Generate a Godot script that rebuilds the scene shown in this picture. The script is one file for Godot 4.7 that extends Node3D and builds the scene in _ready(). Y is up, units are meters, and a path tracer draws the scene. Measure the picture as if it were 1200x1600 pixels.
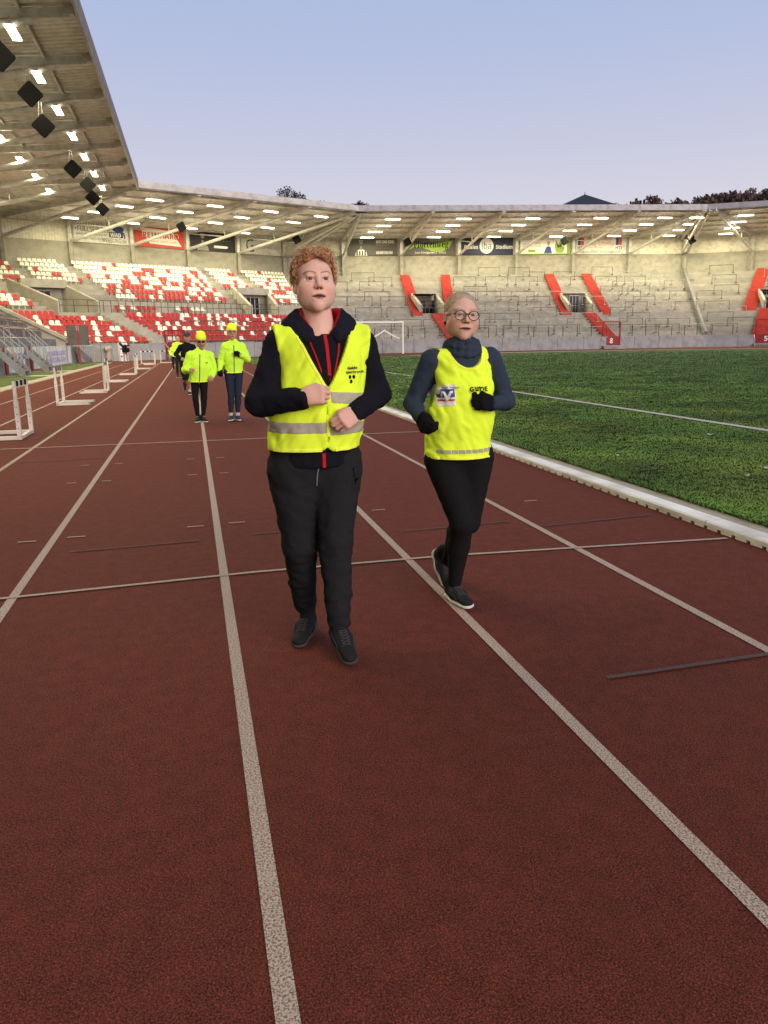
extends Node3D

var M := {}          # materials by plain name
var rng := RandomNumberGenerator.new()
var used_names := {}

func _ready() -> void:
	rng.seed = 20241
	# ---- camera
	var cam := Camera3D.new()
	cam.name = "camera"
	cam.fov = 67.380135
	cam.near = 0.05
	cam.far = 2000.0
	cam.transform = Transform3D(Basis(Vector3(0.971015, -0.013367, 0.238645), Vector3(0.064897, 0.975673, -0.209407), Vector3(-0.230041, 0.218825, 0.948260)), Vector3(0, 1.45, 0))
	add_child(cam)
	cam.current = true
	# ---- sky at dusk
	var env := Environment.new()
	env.background_mode = Environment.BG_SKY
	var sky := Sky.new()
	var sm := ProceduralSkyMaterial.new()
	sm.sky_top_color = Color(0.275, 0.42, 0.74).linear_to_srgb()
	sm.sky_horizon_color = Color(1.0, 0.85, 0.77).linear_to_srgb()
	sm.sky_curve = 0.17
	sm.ground_horizon_color = Color(0.30, 0.27, 0.26)
	sm.ground_bottom_color = Color(0.18, 0.15, 0.14)
	sm.sky_energy_multiplier = 1.0
	sm.sun_angle_max = 1.0
	sky.sky_material = sm
	env.sky = sky
	env.background_energy_multiplier = 1.0
	env.tonemap_mode = Environment.TONE_MAPPER_LINEAR
	env.tonemap_exposure = 1.0
	env.sdfgi_enabled = true
	env.ssao_enabled = true
	env.ssil_enabled = true
	var we := WorldEnvironment.new()
	we.name = "world_environment"
	we.environment = env
	add_child(we)
	# ---- the last glow of the day, low behind the photographer
	var sun := DirectionalLight3D.new()
	sun.name = "evening_glow"
	sun.light_energy = 0.78
	sun.light_color = Color(1.0, 0.94, 0.91)
	sun.light_angular_distance = 40.0
	sun.shadow_enabled = true
	add_child(sun)
	sun.look_at_from_position(Vector3(5, 5.2, 14), Vector3(0, 0, 0))
	make_materials()
	build_ground()
	build_stands()
	build_roofs()
	build_background()
	build_banners()
	build_trackside()
	build_people()

# ---------------------------------------------------------------- small helpers
func V(x: float, y: float, z: float) -> Vector3:   # z metres down the track
	return Vector3(x, y, -z)

func numbered(called: String) -> String:
	var n: int = used_names.get(called, 0)
	used_names[called] = n + 1
	return called if n == 0 else "%s_%03d" % [called, n]

func tag(o: Node, label: String, category: String, group := "", kind := "") -> void:
	if label: o.set_meta("label", label)
	if category: o.set_meta("category", category)
	if group: o.set_meta("group", group)
	if kind: o.set_meta("kind", kind)

func thing(called: String, label: String, category: String, at := Vector3.ZERO, turn := 0.0, group := "") -> Node3D:
	var o := Node3D.new()
	o.name = numbered(called)
	add_child(o)
	o.position = at
	o.rotation.y = turn
	tag(o, label, category, group)
	return o

func put(called: String, mesh: Mesh, mat: Material, parent: Node = null, xf := Transform3D()) -> MeshInstance3D:
	var o := MeshInstance3D.new()
	o.mesh = mesh
	o.material_override = mat
	o.transform = xf
	if parent == null:
		o.name = numbered(called)
		add_child(o)
	else:
		var n := 0
		var want := called
		while parent.has_node(NodePath(want)):
			n += 1
			want = "%s_%03d" % [called, n]
		o.name = want
		parent.add_child(o)
	return o

var part_count := {}
func part(called: String, mesh: Mesh, mat: Material, parent: Node, xf := Transform3D()) -> MeshInstance3D:   # fast naming for long runs
	var o := MeshInstance3D.new()
	o.mesh = mesh
	o.material_override = mat
	o.transform = xf
	var key := str(parent.get_instance_id()) + called
	var n: int = part_count.get(key, 0)
	part_count[key] = n + 1
	o.name = called if n == 0 else "%s_%03d" % [called, n]
	parent.add_child(o)
	return o

func copy(o: Node3D, label := "") -> Node3D:
	var base := String(o.name).rstrip("0123456789").trim_suffix("_")
	var c: Node3D = o.duplicate()
	c.name = numbered(base)
	add_child(c)
	if label: c.set_meta("label", label)
	return c

class Geo:
	var st := SurfaceTool.new()
	func _init() -> void:
		st.begin(Mesh.PRIMITIVE_TRIANGLES)
		st.set_smooth_group(-1)
	func tri(a: Vector3, b: Vector3, c: Vector3, n: Vector3) -> void:
		if (a - c).cross(a - b).dot(n) < 0.0:
			var t := b
			b = c
			c = t
		for p in [a, b, c]:
			st.set_normal(n)
			st.add_vertex(p)
	func quad(a: Vector3, b: Vector3, c: Vector3, d: Vector3, n := Vector3.ZERO) -> void:
		if n == Vector3.ZERO: n = (c - a).cross(b - d).normalized()
		tri(a, b, c, n)
		tri(a, c, d, n)
	func quad_uv(a: Vector3, b: Vector3, c: Vector3, d: Vector3, n: Vector3) -> void:   # a lower left, b lower right, c upper right
		var ps := [a, b, c, d]
		var uv := [Vector2(0, 1), Vector2(1, 1), Vector2(1, 0), Vector2(0, 0)]
		for t in ([[0, 2, 1], [0, 3, 2]] if (a - b).cross(a - c).dot(n) > 0.0 else [[0, 1, 2], [0, 2, 3]]):
			for k in t:
				st.set_normal(n)
				st.set_uv(uv[k])
				st.add_vertex(ps[k])
	func box(x: Transform3D, s: Vector3) -> void:
		var h := s * 0.5
		var X := x.basis.x * h.x
		var Y := x.basis.y * h.y
		var Z := x.basis.z * h.z
		var o := x.origin
		for q in [[X, Y, Z], [Y, Z, X], [Z, X, Y]]:
			var n: Vector3 = q[0].normalized()
			quad(o + q[0] - q[1] - q[2], o + q[0] + q[1] - q[2], o + q[0] + q[1] + q[2], o + q[0] - q[1] + q[2], n)
			quad(o - q[0] - q[1] - q[2], o - q[0] + q[1] - q[2], o - q[0] + q[1] + q[2], o - q[0] - q[1] + q[2], -n)
	func block(lo: Vector3, hi: Vector3) -> void:
		box(Transform3D(Basis(), (lo + hi) * 0.5), (hi - lo).abs())
	func bar(a: Vector3, b: Vector3, w: float, h: float) -> void:
		var d := (b - a).normalized()
		var up := Vector3.UP if absf(d.y) < 0.95 else Vector3.RIGHT
		var side := d.cross(up).normalized()
		box(Transform3D(Basis(side, side.cross(d).normalized(), -d), (a + b) * 0.5), Vector3(w, h, a.distance_to(b)))
	func tube(a: Vector3, b: Vector3, r: float, n := 8, r2 := -1.0, caps := true) -> void:
		if r2 < 0.0: r2 = r
		var d := (b - a).normalized()
		var u := d.cross(Vector3.UP if absf(d.y) < 0.95 else Vector3.RIGHT).normalized()
		var v := d.cross(u)
		for i in n:
			var c0 := u * cos(TAU * i / n) + v * sin(TAU * i / n)
			var c1 := u * cos(TAU * (i + 1) / n) + v * sin(TAU * (i + 1) / n)
			var ps := [a + c0 * r, a + c1 * r, b + c1 * r2, b + c0 * r2]
			var ns := [c0, c1, c1, c0]
			for t in [[0, 1, 2], [0, 2, 3]]:
				var q: Array = t if (ps[t[0]] - ps[t[2]]).cross(ps[t[0]] - ps[t[1]]).dot(c0 + c1) > 0.0 else [t[0], t[2], t[1]]
				for k in q:
					st.set_normal(ns[k])
					st.add_vertex(ps[k])
			if caps:
				tri(a, a + c0 * r, a + c1 * r, -d)
				tri(b, b + c0 * r2, b + c1 * r2, d)
	func path(pts: Array, r: float, n := 6) -> void:
		for i in pts.size() - 1: tube(pts[i], pts[i + 1], r, n)
	func disc(c: Vector3, nrm: Vector3, r: float, depth: float, n := 16) -> void:
		tube(c, c + nrm * depth, r, n)
	func prism(poly: PackedVector2Array, x: Transform3D, depth: float) -> void:   # outline in x's xy plane, pushed out along its z
		var idx := Geometry2D.triangulate_polygon(poly)
		var z := x.basis.z.normalized()
		for i in range(0, idx.size(), 3):
			var t := []
			for k in 3: t.append(x * Vector3(poly[idx[i + k]].x, poly[idx[i + k]].y, 0))
			tri(t[0] + z * depth, t[1] + z * depth, t[2] + z * depth, z)
			tri(t[0], t[1], t[2], -z)
		var ccw := not Geometry2D.is_polygon_clockwise(poly)
		for i in poly.size():
			var p := poly[i]
			var q := poly[(i + 1) % poly.size()]
			var e := (q - p).normalized()
			var n2 := Vector2(e.y, -e.x) if ccw else Vector2(-e.y, e.x)
			var a := x * Vector3(p.x, p.y, 0)
			var b := x * Vector3(q.x, q.y, 0)
			quad(a, b, b + z * depth, a + z * depth, (x.basis * Vector3(n2.x, n2.y, 0)).normalized())
	func done() -> ArrayMesh:
		return st.commit()

func words(s: String, height: float, bold := true, serif := false) -> TextMesh:
	var t := TextMesh.new()
	var f := SystemFont.new()
	f.font_names = PackedStringArray(["Droid Serif" if serif else "Droid Sans"])
	if bold: f.font_weight = 700
	t.font = f
	t.text = s
	t.font_size = 32
	t.pixel_size = height / 32.0 * 1.38
	t.depth = 0.012
	t.curve_step = 1.5
	t.horizontal_alignment = HORIZONTAL_ALIGNMENT_LEFT
	return t

# ---------------------------------------------------------------- materials
func lin(r: float, g: float, b: float) -> Color:
	return Color(r, g, b).linear_to_srgb()

func mat(called: String, c: Color, rough := 0.9, metal := 0.0) -> StandardMaterial3D:
	var m := StandardMaterial3D.new()
	m.resource_name = called
	m.albedo_color = c
	m.roughness = rough
	m.metallic = metal
	m.metallic_specular = 0.4
	M[called] = m
	return m

func noise_tex(size: int, freq: float, oct: int, ramp: Array, seed_: int, normal := 0.0, kind := FastNoiseLite.TYPE_SIMPLEX_SMOOTH) -> NoiseTexture2D:
	var n := FastNoiseLite.new()
	n.seed = seed_
	n.noise_type = kind
	n.frequency = freq
	n.fractal_octaves = oct
	n.fractal_gain = 0.6
	var t := NoiseTexture2D.new()
	t.width = size
	t.height = size
	t.seamless = true
	t.generate_mipmaps = false
	t.noise = n
	if normal > 0.0:
		t.as_normal_map = true
		t.bump_strength = normal
	elif ramp.size():
		var g := Gradient.new()
		var off := PackedFloat32Array()
		var cols := PackedColorArray()
		for i in range(0, ramp.size(), 2):
			off.append(ramp[i])
			cols.append(ramp[i + 1])
		g.offsets = off
		g.colors = cols
		t.color_ramp = g
	return t

func grey(a: float) -> Color:
	return Color(a, a, a)

func triplanar(m: StandardMaterial3D, scale: float, world := true) -> void:
	m.uv1_triplanar = true
	m.uv1_world_triplanar = world
	m.uv1_scale = Vector3.ONE * scale

func make_materials() -> void:
	# crumb rubber of the running track: fine grains with paler and darker crumbs
	var tr := mat("track_rubber", Color(1, 1, 1), 0.88)
	var ti := Image.create(1024, 1024, false, Image.FORMAT_RGB8)
	var g1 := FastNoiseLite.new()
	g1.seed = 3; g1.frequency = 0.19; g1.noise_type = FastNoiseLite.TYPE_SIMPLEX; g1.fractal_octaves = 2
	var im1 := g1.get_seamless_image(1024, 1024)
	g1.seed = 9; g1.frequency = 0.012; g1.fractal_octaves = 3
	var im2 := g1.get_seamless_image(1024, 1024)
	var b1 := im1.get_data()
	var b2 := im2.get_data()
	var px := PackedByteArray(); px.resize(1024 * 1024 * 3)
	for i in 1024 * 1024:
		var a := b1[i] / 255.0
		var b := b2[i] / 255.0
		var v := 0.70 + 0.85 * (a - 0.5) + 0.20 * (b - 0.5) + 1.1 * (float(hash(i) % 1000) / 1000.0 - 0.5)
		if a > 0.78: v += 0.5
		v = clampf(v, 0.15, 1.6)
		px[i * 3] = int(clampf(113.0 * sqrt(v), 0, 255)); px[i * 3 + 1] = int(clampf(55.0 * sqrt(v), 0, 255)); px[i * 3 + 2] = int(clampf(42.0 * sqrt(v), 0, 255))
	ti = Image.create_from_data(1024, 1024, false, Image.FORMAT_RGB8, px)
	tr.albedo_texture = ImageTexture.create_from_image(ti)
	tr.metallic_specular = 0.25
	tr.vertex_color_use_as_albedo = true
	triplanar(tr, 1.0 / 1.7)
	var grain_normal := noise_tex(1024, 0.26, 2, [], 4, 4.0)
	tr.normal_enabled = true
	tr.normal_scale = 0.45
	tr.normal_texture = grain_normal
	# painted lines, worn by the grain
	var lp := mat("line_paint", lin(0.56, 0.47, 0.40), 0.9)
	lp.albedo_texture = noise_tex(1024, 0.14, 2, [0.0, Color(0.50, 0.36, 0.31), 0.34, Color(0.72, 0.63, 0.57), 0.52, Color(0.93, 0.92, 0.91), 1.0, Color(1, 1, 1)], 12)
	triplanar(lp, 1.0 / 1.3)
	lp.normal_enabled = true
	lp.normal_texture = grain_normal
	var gl := mat("worn_marking", lin(0.115, 0.075, 0.07), 0.9)
	gl.albedo_texture = lp.albedo_texture
	triplanar(gl, 1.0 / 1.3)
	var pp := mat("pitch_paint", lin(0.62, 0.64, 0.58), 0.9)
	pp.albedo_texture = lp.albedo_texture
	triplanar(pp, 1.0 / 2.0)
	# grass
	var gr := mat("lawn", Color(1, 1, 1), 0.95)
	gr.albedo_texture = noise_tex(1024, 0.05, 4, [0.0, lin(0.052, 0.076, 0.011), 0.5, lin(0.080, 0.116, 0.020), 1.0, lin(0.112, 0.152, 0.031)], 21)
	gr.vertex_color_use_as_albedo = true
	triplanar(gr, 1.0 / 2.3)
	gr.normal_enabled = true
	gr.normal_texture = noise_tex(512, 0.08, 3, [], 22, 8.0)
	var bl := mat("grass_blade", Color(1, 1, 1), 0.7)
	bl.vertex_color_use_as_albedo = true
	bl.backlight_enabled = true
	bl.backlight = Color(0.15, 0.2, 0.05)
	# concrete
	var conc_tex := noise_tex(1024, 0.006, 6, [0.0, Color(0.82, 0.80, 0.77), 0.35, Color(0.91, 0.90, 0.88), 0.6, Color(0.95, 0.945, 0.93), 1.0, Color(1, 1, 1)], 31)
	var conc_n := noise_tex(512, 0.05, 4, [], 32, 3.0)
	for c in [["terrace_concrete", lin(0.355, 0.345, 0.31)], ["terrace_concrete_dark", lin(0.315, 0.305, 0.275)], ["terrace_concrete_pale", lin(0.385, 0.37, 0.335)], ["wall_concrete", lin(0.36, 0.35, 0.305)], ["pitch_wall", lin(0.34, 0.345, 0.37)], ["path_concrete", lin(0.42, 0.38, 0.30)], ["box_grey", lin(0.20, 0.205, 0.22)]]:
		var m := mat(c[0], c[1], 0.92)
		m.albedo_texture = conc_tex
		triplanar(m, 1.0 / 7.0)
		m.normal_enabled = true
		m.normal_scale = 0.5
		m.normal_texture = conc_n
	# steel and sheet
	var dust := noise_tex(512, 0.008, 5, [0.0, Color(0.78, 0.76, 0.73), 0.5, Color(0.93, 0.92, 0.91), 1.0, Color(1, 1, 1)], 41)
	for c in [["roof_sheet", lin(0.74, 0.73, 0.70), 0.55, 0.0], ["roof_top", lin(0.30, 0.30, 0.32), 0.6, 0.0], ["steel_frame", lin(0.62, 0.62, 0.60), 0.5, 0.2], ["fascia", lin(0.40, 0.40, 0.43), 0.5, 0.2], ["fascia_brown", lin(0.24, 0.20, 0.18), 0.6, 0.0], ["galvanised", lin(0.36, 0.37, 0.39), 0.45, 0.6], ["dark_rail", lin(0.105, 0.098, 0.085), 0.6, 0.3], ["hurdle_white", lin(0.66, 0.63, 0.56), 0.5, 0.0], ["kerb_white", lin(0.84, 0.83, 0.79), 0.55, 0.0], ["cladding_pale", lin(0.66, 0.64, 0.55), 0.45, 0.0], ["red_paint", lin(0.46, 0.055, 0.035), 0.75, 0.0], ["gate_red", lin(0.26, 0.012, 0.022), 0.5, 0.0], ["banner_white", lin(0.68, 0.68, 0.64), 0.6, 0.0], ["wall_banner", lin(0.82, 0.82, 0.88), 0.6, 0.0], ["orange_rail", lin(0.30, 0.14, 0.10), 0.6, 0.0]]:
		var m := mat(c[0], c[1], c[2], c[3])
		m.albedo_texture = dust
		triplanar(m, 1.0 / 4.0)
	for c in [["seat_white", lin(0.74, 0.72, 0.62)], ["seat_red", lin(0.40, 0.030, 0.030)]]:
		mat(c[0], c[1], 0.45)
	mat("speaker_black", lin(0.014, 0.015, 0.016), 1.0).metallic_specular = 0.1
	mat("black", lin(0.012, 0.012, 0.013), 1.0).metallic_specular = 0.1
	mat("door_dark", lin(0.02, 0.022, 0.026), 0.35)
	mat("banner_dark", lin(0.022, 0.021, 0.022), 0.5)
	mat("banner_grey", lin(0.085, 0.078, 0.068), 0.5)
	mat("banner_navy", lin(0.018, 0.022, 0.055), 0.5)
	mat("banner_red", lin(0.52, 0.055, 0.035), 0.5)
	mat("print_white", lin(0.75, 0.74, 0.70), 0.6)
	mat("print_dark", lin(0.05, 0.05, 0.055), 0.6)
	mat("print_grey", lin(0.28, 0.27, 0.25), 0.6)
	mat("print_blue", lin(0.03, 0.06, 0.22), 0.6)
	mat("print_violet", lin(0.30, 0.27, 0.48), 0.6)
	mat("print_green", lin(0.22, 0.36, 0.05), 0.6)
	mat("print_red", lin(0.50, 0.07, 0.05), 0.6)
	mat("print_skin", lin(0.40, 0.26, 0.19), 0.6)
	mat("net_cord", lin(0.7, 0.7, 0.7), 0.8)
	mat("bark", lin(0.05, 0.04, 0.033), 0.95)
	mat("dark_slate", lin(0.022, 0.024, 0.03), 0.7)
	for c in [["leaf_dark", lin(0.040, 0.042, 0.036)], ["leaf_brown", lin(0.085, 0.06, 0.05)], ["leaf_rust", lin(0.12, 0.075, 0.06)]]:
		mat(c[0], c[1], 0.9)
	mat("hill", lin(0.03, 0.025, 0.02), 0.95)
	var em := mat("lamp_glow", Color(1, 1, 1), 0.5)
	em.emission_enabled = true
	em.emission = Color(1.0, 0.96, 0.84)
	em.emission_energy_multiplier = 9.0
	# cloth
	var weave := noise_tex(512, 0.22, 2, [], 51, 3.0)
	for c in [["hi_vis_yellow", lin(0.76, 1.0, 0.05), 0.8], ["hi_vis_green", lin(0.56, 0.95, 0.06), 0.8], ["hi_vis_seam", lin(0.86, 0.95, 0.10), 0.7], ["black_jersey", lin(0.0095, 0.0095, 0.014), 0.95], ["navy_jersey", lin(0.030, 0.042, 0.066), 0.9], ["navy_legging", lin(0.020, 0.026, 0.045), 0.8], ["black_legging", lin(0.010, 0.010, 0.011), 0.85], ["black_trouser", lin(0.016, 0.017, 0.0185), 0.9], ["red_trim", lin(0.42, 0.016, 0.020), 0.8], ["hood_cloth", Color(1, 1, 1), 0.95], ["black_glove", lin(0.008, 0.008, 0.009), 0.95], ["shoe_black", lin(0.016, 0.016, 0.018), 0.7], ["shoe_navy", lin(0.035, 0.045, 0.08), 0.8], ["sole_white", lin(0.62, 0.60, 0.55), 0.7], ["sole_dark", lin(0.055, 0.053, 0.05), 0.8], ["sock_grey", lin(0.42, 0.40, 0.38), 0.9], ["beige_cloth", lin(0.35, 0.30, 0.24), 0.9], ["reflective_band", lin(0.40, 0.37, 0.30), 0.4]]:
		var m := mat(c[0], c[1], c[2])
		m.normal_enabled = true
		m.normal_scale = 0.35
		m.normal_texture = weave
		m.metallic_specular = 0.2
		triplanar(m, 9.0, false)
	M["hood_cloth"].vertex_color_use_as_albedo = true
	var sk := mat("skin", Color(1, 1, 1), 0.55)
	sk.vertex_color_use_as_albedo = true
	sk.subsurf_scatter_enabled = true
	sk.subsurf_scatter_strength = 0.12
	var ha := mat("hair", Color(1, 1, 1), 0.6)
	ha.vertex_color_use_as_albedo = true
	mat("eye_white", lin(0.48, 0.42, 0.38), 0.2)
	mat("iris", lin(0.035, 0.03, 0.028), 0.2)
	mat("spectacle_frame", lin(0.02, 0.012, 0.01), 0.3)
	var ln := mat("lens", Color(0.9, 0.93, 0.95, 0.03), 0.05)
	ln.metallic_specular = 0.12
	ln.transparency = BaseMaterial3D.TRANSPARENCY_ALPHA
	mat("sunglass", lin(0.008, 0.006, 0.006), 0.15)
# ---------------------------------------------------------------- the ground
func sheet(called: String, pts: PackedVector2Array, y: float, m: Material, kind := "structure", parent: Node = null, tint := Color.WHITE) -> MeshInstance3D:
	var g := Geo.new()
	var idx := Geometry2D.triangulate_polygon(pts)
	g.st.set_color(tint)
	for i in range(0, idx.size(), 3):
		g.tri(V(pts[idx[i]].x, y, pts[idx[i]].y), V(pts[idx[i + 1]].x, y, pts[idx[i + 1]].y), V(pts[idx[i + 2]].x, y, pts[idx[i + 2]].y), Vector3.UP)
	var o := put(called, g.done(), m, parent)
	if kind: o.set_meta("kind", kind)
	return o

func rect(x0: float, z0: float, x1: float, z1: float) -> PackedVector2Array:
	return PackedVector2Array([Vector2(x0, z0), Vector2(x1, z0), Vector2(x1, z1), Vector2(x0, z1)])

func grid_sheet(called: String, x0: float, z0: float, x1: float, z1: float, step: float, y: float, m: Material, low: float, high: float, seed_: int) -> void:
	var n := FastNoiseLite.new()
	n.seed = seed_
	n.frequency = 0.22
	n.fractal_octaves = 3
	var st := SurfaceTool.new()
	st.begin(Mesh.PRIMITIVE_TRIANGLES)
	var nx := int((x1 - x0) / step)
	var nz := int((z1 - z0) / step)
	for j in nz + 1:
		for i in nx + 1:
			var x := x0 + (x1 - x0) * i / nx
			var z := z0 + (z1 - z0) * j / nz
			var v := lerpf(low, high, clampf(0.5 + 0.75 * n.get_noise_2d(x, z * 0.6), 0, 1))
			st.set_color(Color(v, v * (0.98 + 0.03 * n.get_noise_2d(z, x)), v))
			st.set_normal(Vector3.UP)
			st.add_vertex(V(x, y, z))
	for j in nz:
		for i in nx:
			var a := j * (nx + 1) + i
			for k in [a, a + nx + 1, a + 1, a + 1, a + nx + 1, a + nx + 2]: st.add_index(k)
	var o := put(called, st.commit(), m)
	o.set_meta("kind", "structure")

func infield_edge(off: float) -> PackedVector2Array:
	var r := 36.4 - off
	var pts := PackedVector2Array([Vector2(3.94 + off, -12)])
	for i in 41:
		var a := PI - PI * i / 40.0
		pts.append(Vector2(40.3 + r * cos(a), 37.0 + r * sin(a)))
	pts.append(Vector2(76.7 - off, -12))
	return pts

func build_ground() -> void:
	var g := Geo.new()
	g.st.set_color(Color(0.5, 0.45, 0.4))
	g.quad(V(-900, -0.06, -900), V(900, -0.06, -900), V(900, -0.06, 900), V(-900, -0.06, 900), Vector3.UP)
	put("ground", g.done(), M.path_concrete).set_meta("kind", "structure")
	grid_sheet("running_track", -5.98, -12, 5.0, 64, 0.5, 0.0, M.track_rubber, 0.86, 1.14, 5)
	grid_sheet("running_track_bend", 5.0, 20, 100, 92, 4.0, -0.003, M.track_rubber, 0.9, 1.1, 6)
	sheet("running_track_end", rect(-9, 64, 5.0, 86), -0.006, M.track_rubber)
	# the football lawn, shaded in broad mown bands
	var st := SurfaceTool.new()
	st.begin(Mesh.PRIMITIVE_TRIANGLES)
	var edge := infield_edge(0.28)
	var nz := FastNoiseLite.new()
	nz.seed = 8; nz.frequency = 0.13; nz.fractal_octaves = 4
	var gg := Geo.new()
	var step := 1.0
	for j in range(-12, 74):
		var z0 := float(j)
		var z1 := z0 + step
		for i in 73:
			var row := []
			var ok := true
			for c in [Vector2(0, z0), Vector2(1, z0), Vector2(1, z1), Vector2(0, z1)]:
				var zz: float = c.y
				var half := 36.12 if zz <= 37.0 else sqrt(maxf(36.12 * 36.12 - (zz - 37.0) * (zz - 37.0), 0.0))
				var x: float = 40.3 - half + 2.0 * half * (i + c.x) / 73.0
				row.append(Vector2(x, zz))
			var v: float = 1.0 + 0.35 * nz.get_noise_2d(row[0].x * 0.5, row[0].y)
			v *= 1.08 if int(floor((row[0].y + 40.0) / 5.5)) % 2 == 0 else 0.92
			gg.st.set_color(Color(v, v, v))
			gg.quad(V(row[0].x, 0.03, row[0].y), V(row[1].x, 0.03, row[1].y), V(row[2].x, 0.03, row[2].y), V(row[3].x, 0.03, row[3].y), Vector3.UP)
	put("football_lawn", gg.done(), M.lawn).set_meta("kind", "structure")
	build_blades()
	# strip of concrete between kerb and lawn
	sheet("kerb_strip", rect(3.78, -12, 4.24, 40), 0.012, M.path_concrete)
	# white touchline of the pitch
	var pl := sheet("pitch_touchline", rect(8.22, -5, 8.38, 60), 0.052, M.pitch_paint)
	pl.set_meta("kind", "structure")
	# lane lines, five centimetres wide
	var k := 0
	for x in [-5.95, -4.72, -3.5, -2.29, -1.11, 0.11, 1.33, 2.54]:
		var far := 62.0 if x < -0.5 else 50.0
		sheet("lane_line" if k == 0 else "lane_line_%03d" % k, rect(x - 0.027, -3, x + 0.027, far), 0.004, M.line_paint)
		k += 1
	# the thin line that crosses the lanes, and the start line further on
	sheet("cross_line", PackedVector2Array([Vector2(-5.9, 4.47), Vector2(-1.17, 4.66), Vector2(0.3, 4.775), Vector2(1.6, 4.79), Vector2(3.7, 4.65), Vector2(3.7, 4.685), Vector2(1.6, 4.825), Vector2(0.3, 4.81), Vector2(-1.17, 4.695), Vector2(-5.9, 4.505)]), 0.008, M.line_paint)
	sheet("cross_line_001", rect(-5.9, 11.78, 3.7, 11.83), 0.008, M.line_paint)
	# short ticks and worn marks between the lanes
	k = 0
	for t in [[-0.06, 6.18, 0.13], [0.27, 6.22, 0.13], [-1.29, 6.05, 0.13], [-0.95, 6.1, 0.13], [1.17, 6.3, 0.12], [1.49, 6.34, 0.12], [-0.08, 8.72, 0.1], [0.27, 8.74, 0.1], [-1.33, 8.6, 0.1], [-0.98, 8.62, 0.1], [-0.1, 9.95, 0.1], [0.27, 9.96, 0.1], [-1.35, 9.85, 0.1], [-0.96, 9.86, 0.1], [-1.9, 5.55, 0.2], [2.3, 6.6, 0.12], [2.9, 6.3, 0.12]]:
		sheet("tick_mark" if k == 0 else "tick_mark_%03d" % k, rect(t[0] - t[2] * 0.5, t[1], t[0] + t[2] * 0.5, t[1] + 0.022), 0.008, M.line_paint)
		k += 1
	k = 0
	for t in [[-0.93, 5.66, -0.03, 5.72, 0.022], [0.36, 5.8, 1.2, 5.84, 0.02], [1.5, 5.55, 2.4, 5.63, 0.02], [2.62, 5.4, 3.6, 5.5, 0.02], [-2.2, 10.4, -1.2, 10.45, 0.03], [1.66, 2.78, 2.75, 2.82, 0.03]]:
		var d: Vector2 = Vector2(t[2] - t[0], t[3] - t[1]).orthogonal().normalized() * float(t[4]) * 0.5
		sheet("worn_mark" if k == 0 else "worn_mark_%03d" % k, PackedVector2Array([Vector2(t[0], t[1]) - d, Vector2(t[2], t[3]) - d, Vector2(t[2], t[3]) + d, Vector2(t[0], t[1]) + d]), 0.008, M.worn_marking)
		k += 1
	# kerb stones and grass patches at the foot of the main stand
	sheet("outer_kerb_strip", rect(-6.5, -12, -6.0, 64), 0.012, M.path_concrete)
	sheet("stand_forecourt", rect(-8.8, -12, -6.5, 66), 0.0, M.path_concrete)
	k = 0
	for p in [[24.0, 38.8], [41.0, 45.0], [47.2, 60.4], [62.0, 66.0]]:
		var s := sheet("grass_patch" if k == 0 else "grass_patch_%03d" % k, rect(-8.6, p[0], -6.5, p[1]), 0.022, M.lawn)
		k += 1

func blade_tuft(seed_: int, n: int, h: float, spread: float) -> ArrayMesh:
	var r := RandomNumberGenerator.new()
	r.seed = seed_
	var st := SurfaceTool.new()
	st.begin(Mesh.PRIMITIVE_TRIANGLES)
	for i in n:
		var c := Vector3(r.randf_range(-spread, spread), 0, r.randf_range(-spread, spread))
		var a := r.randf() * TAU
		var lean := Vector3(cos(a), 0, sin(a)) * r.randf_range(0.2, 0.9) * h
		var side := Vector3(-sin(a), 0, cos(a)) * r.randf_range(0.0022, 0.004)
		var hh := h * r.randf_range(0.5, 1.0)
		var v := r.randf_range(0.75, 1.2)
		st.set_color(Color(0.132 * v, 0.208 * v, 0.036 * v))
		var mid := c + lean * 0.4 + Vector3(0, hh * 0.65, 0)
		var tip := c + lean + Vector3(0, hh, 0)
		for p in [c - side, mid - side, c + side, c + side, mid - side, mid + side, mid - side, tip, mid + side]:
			st.set_normal(Vector3(0, 0.9, 0.3).normalized())
			st.add_vertex(p)
	return st.commit()

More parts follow.
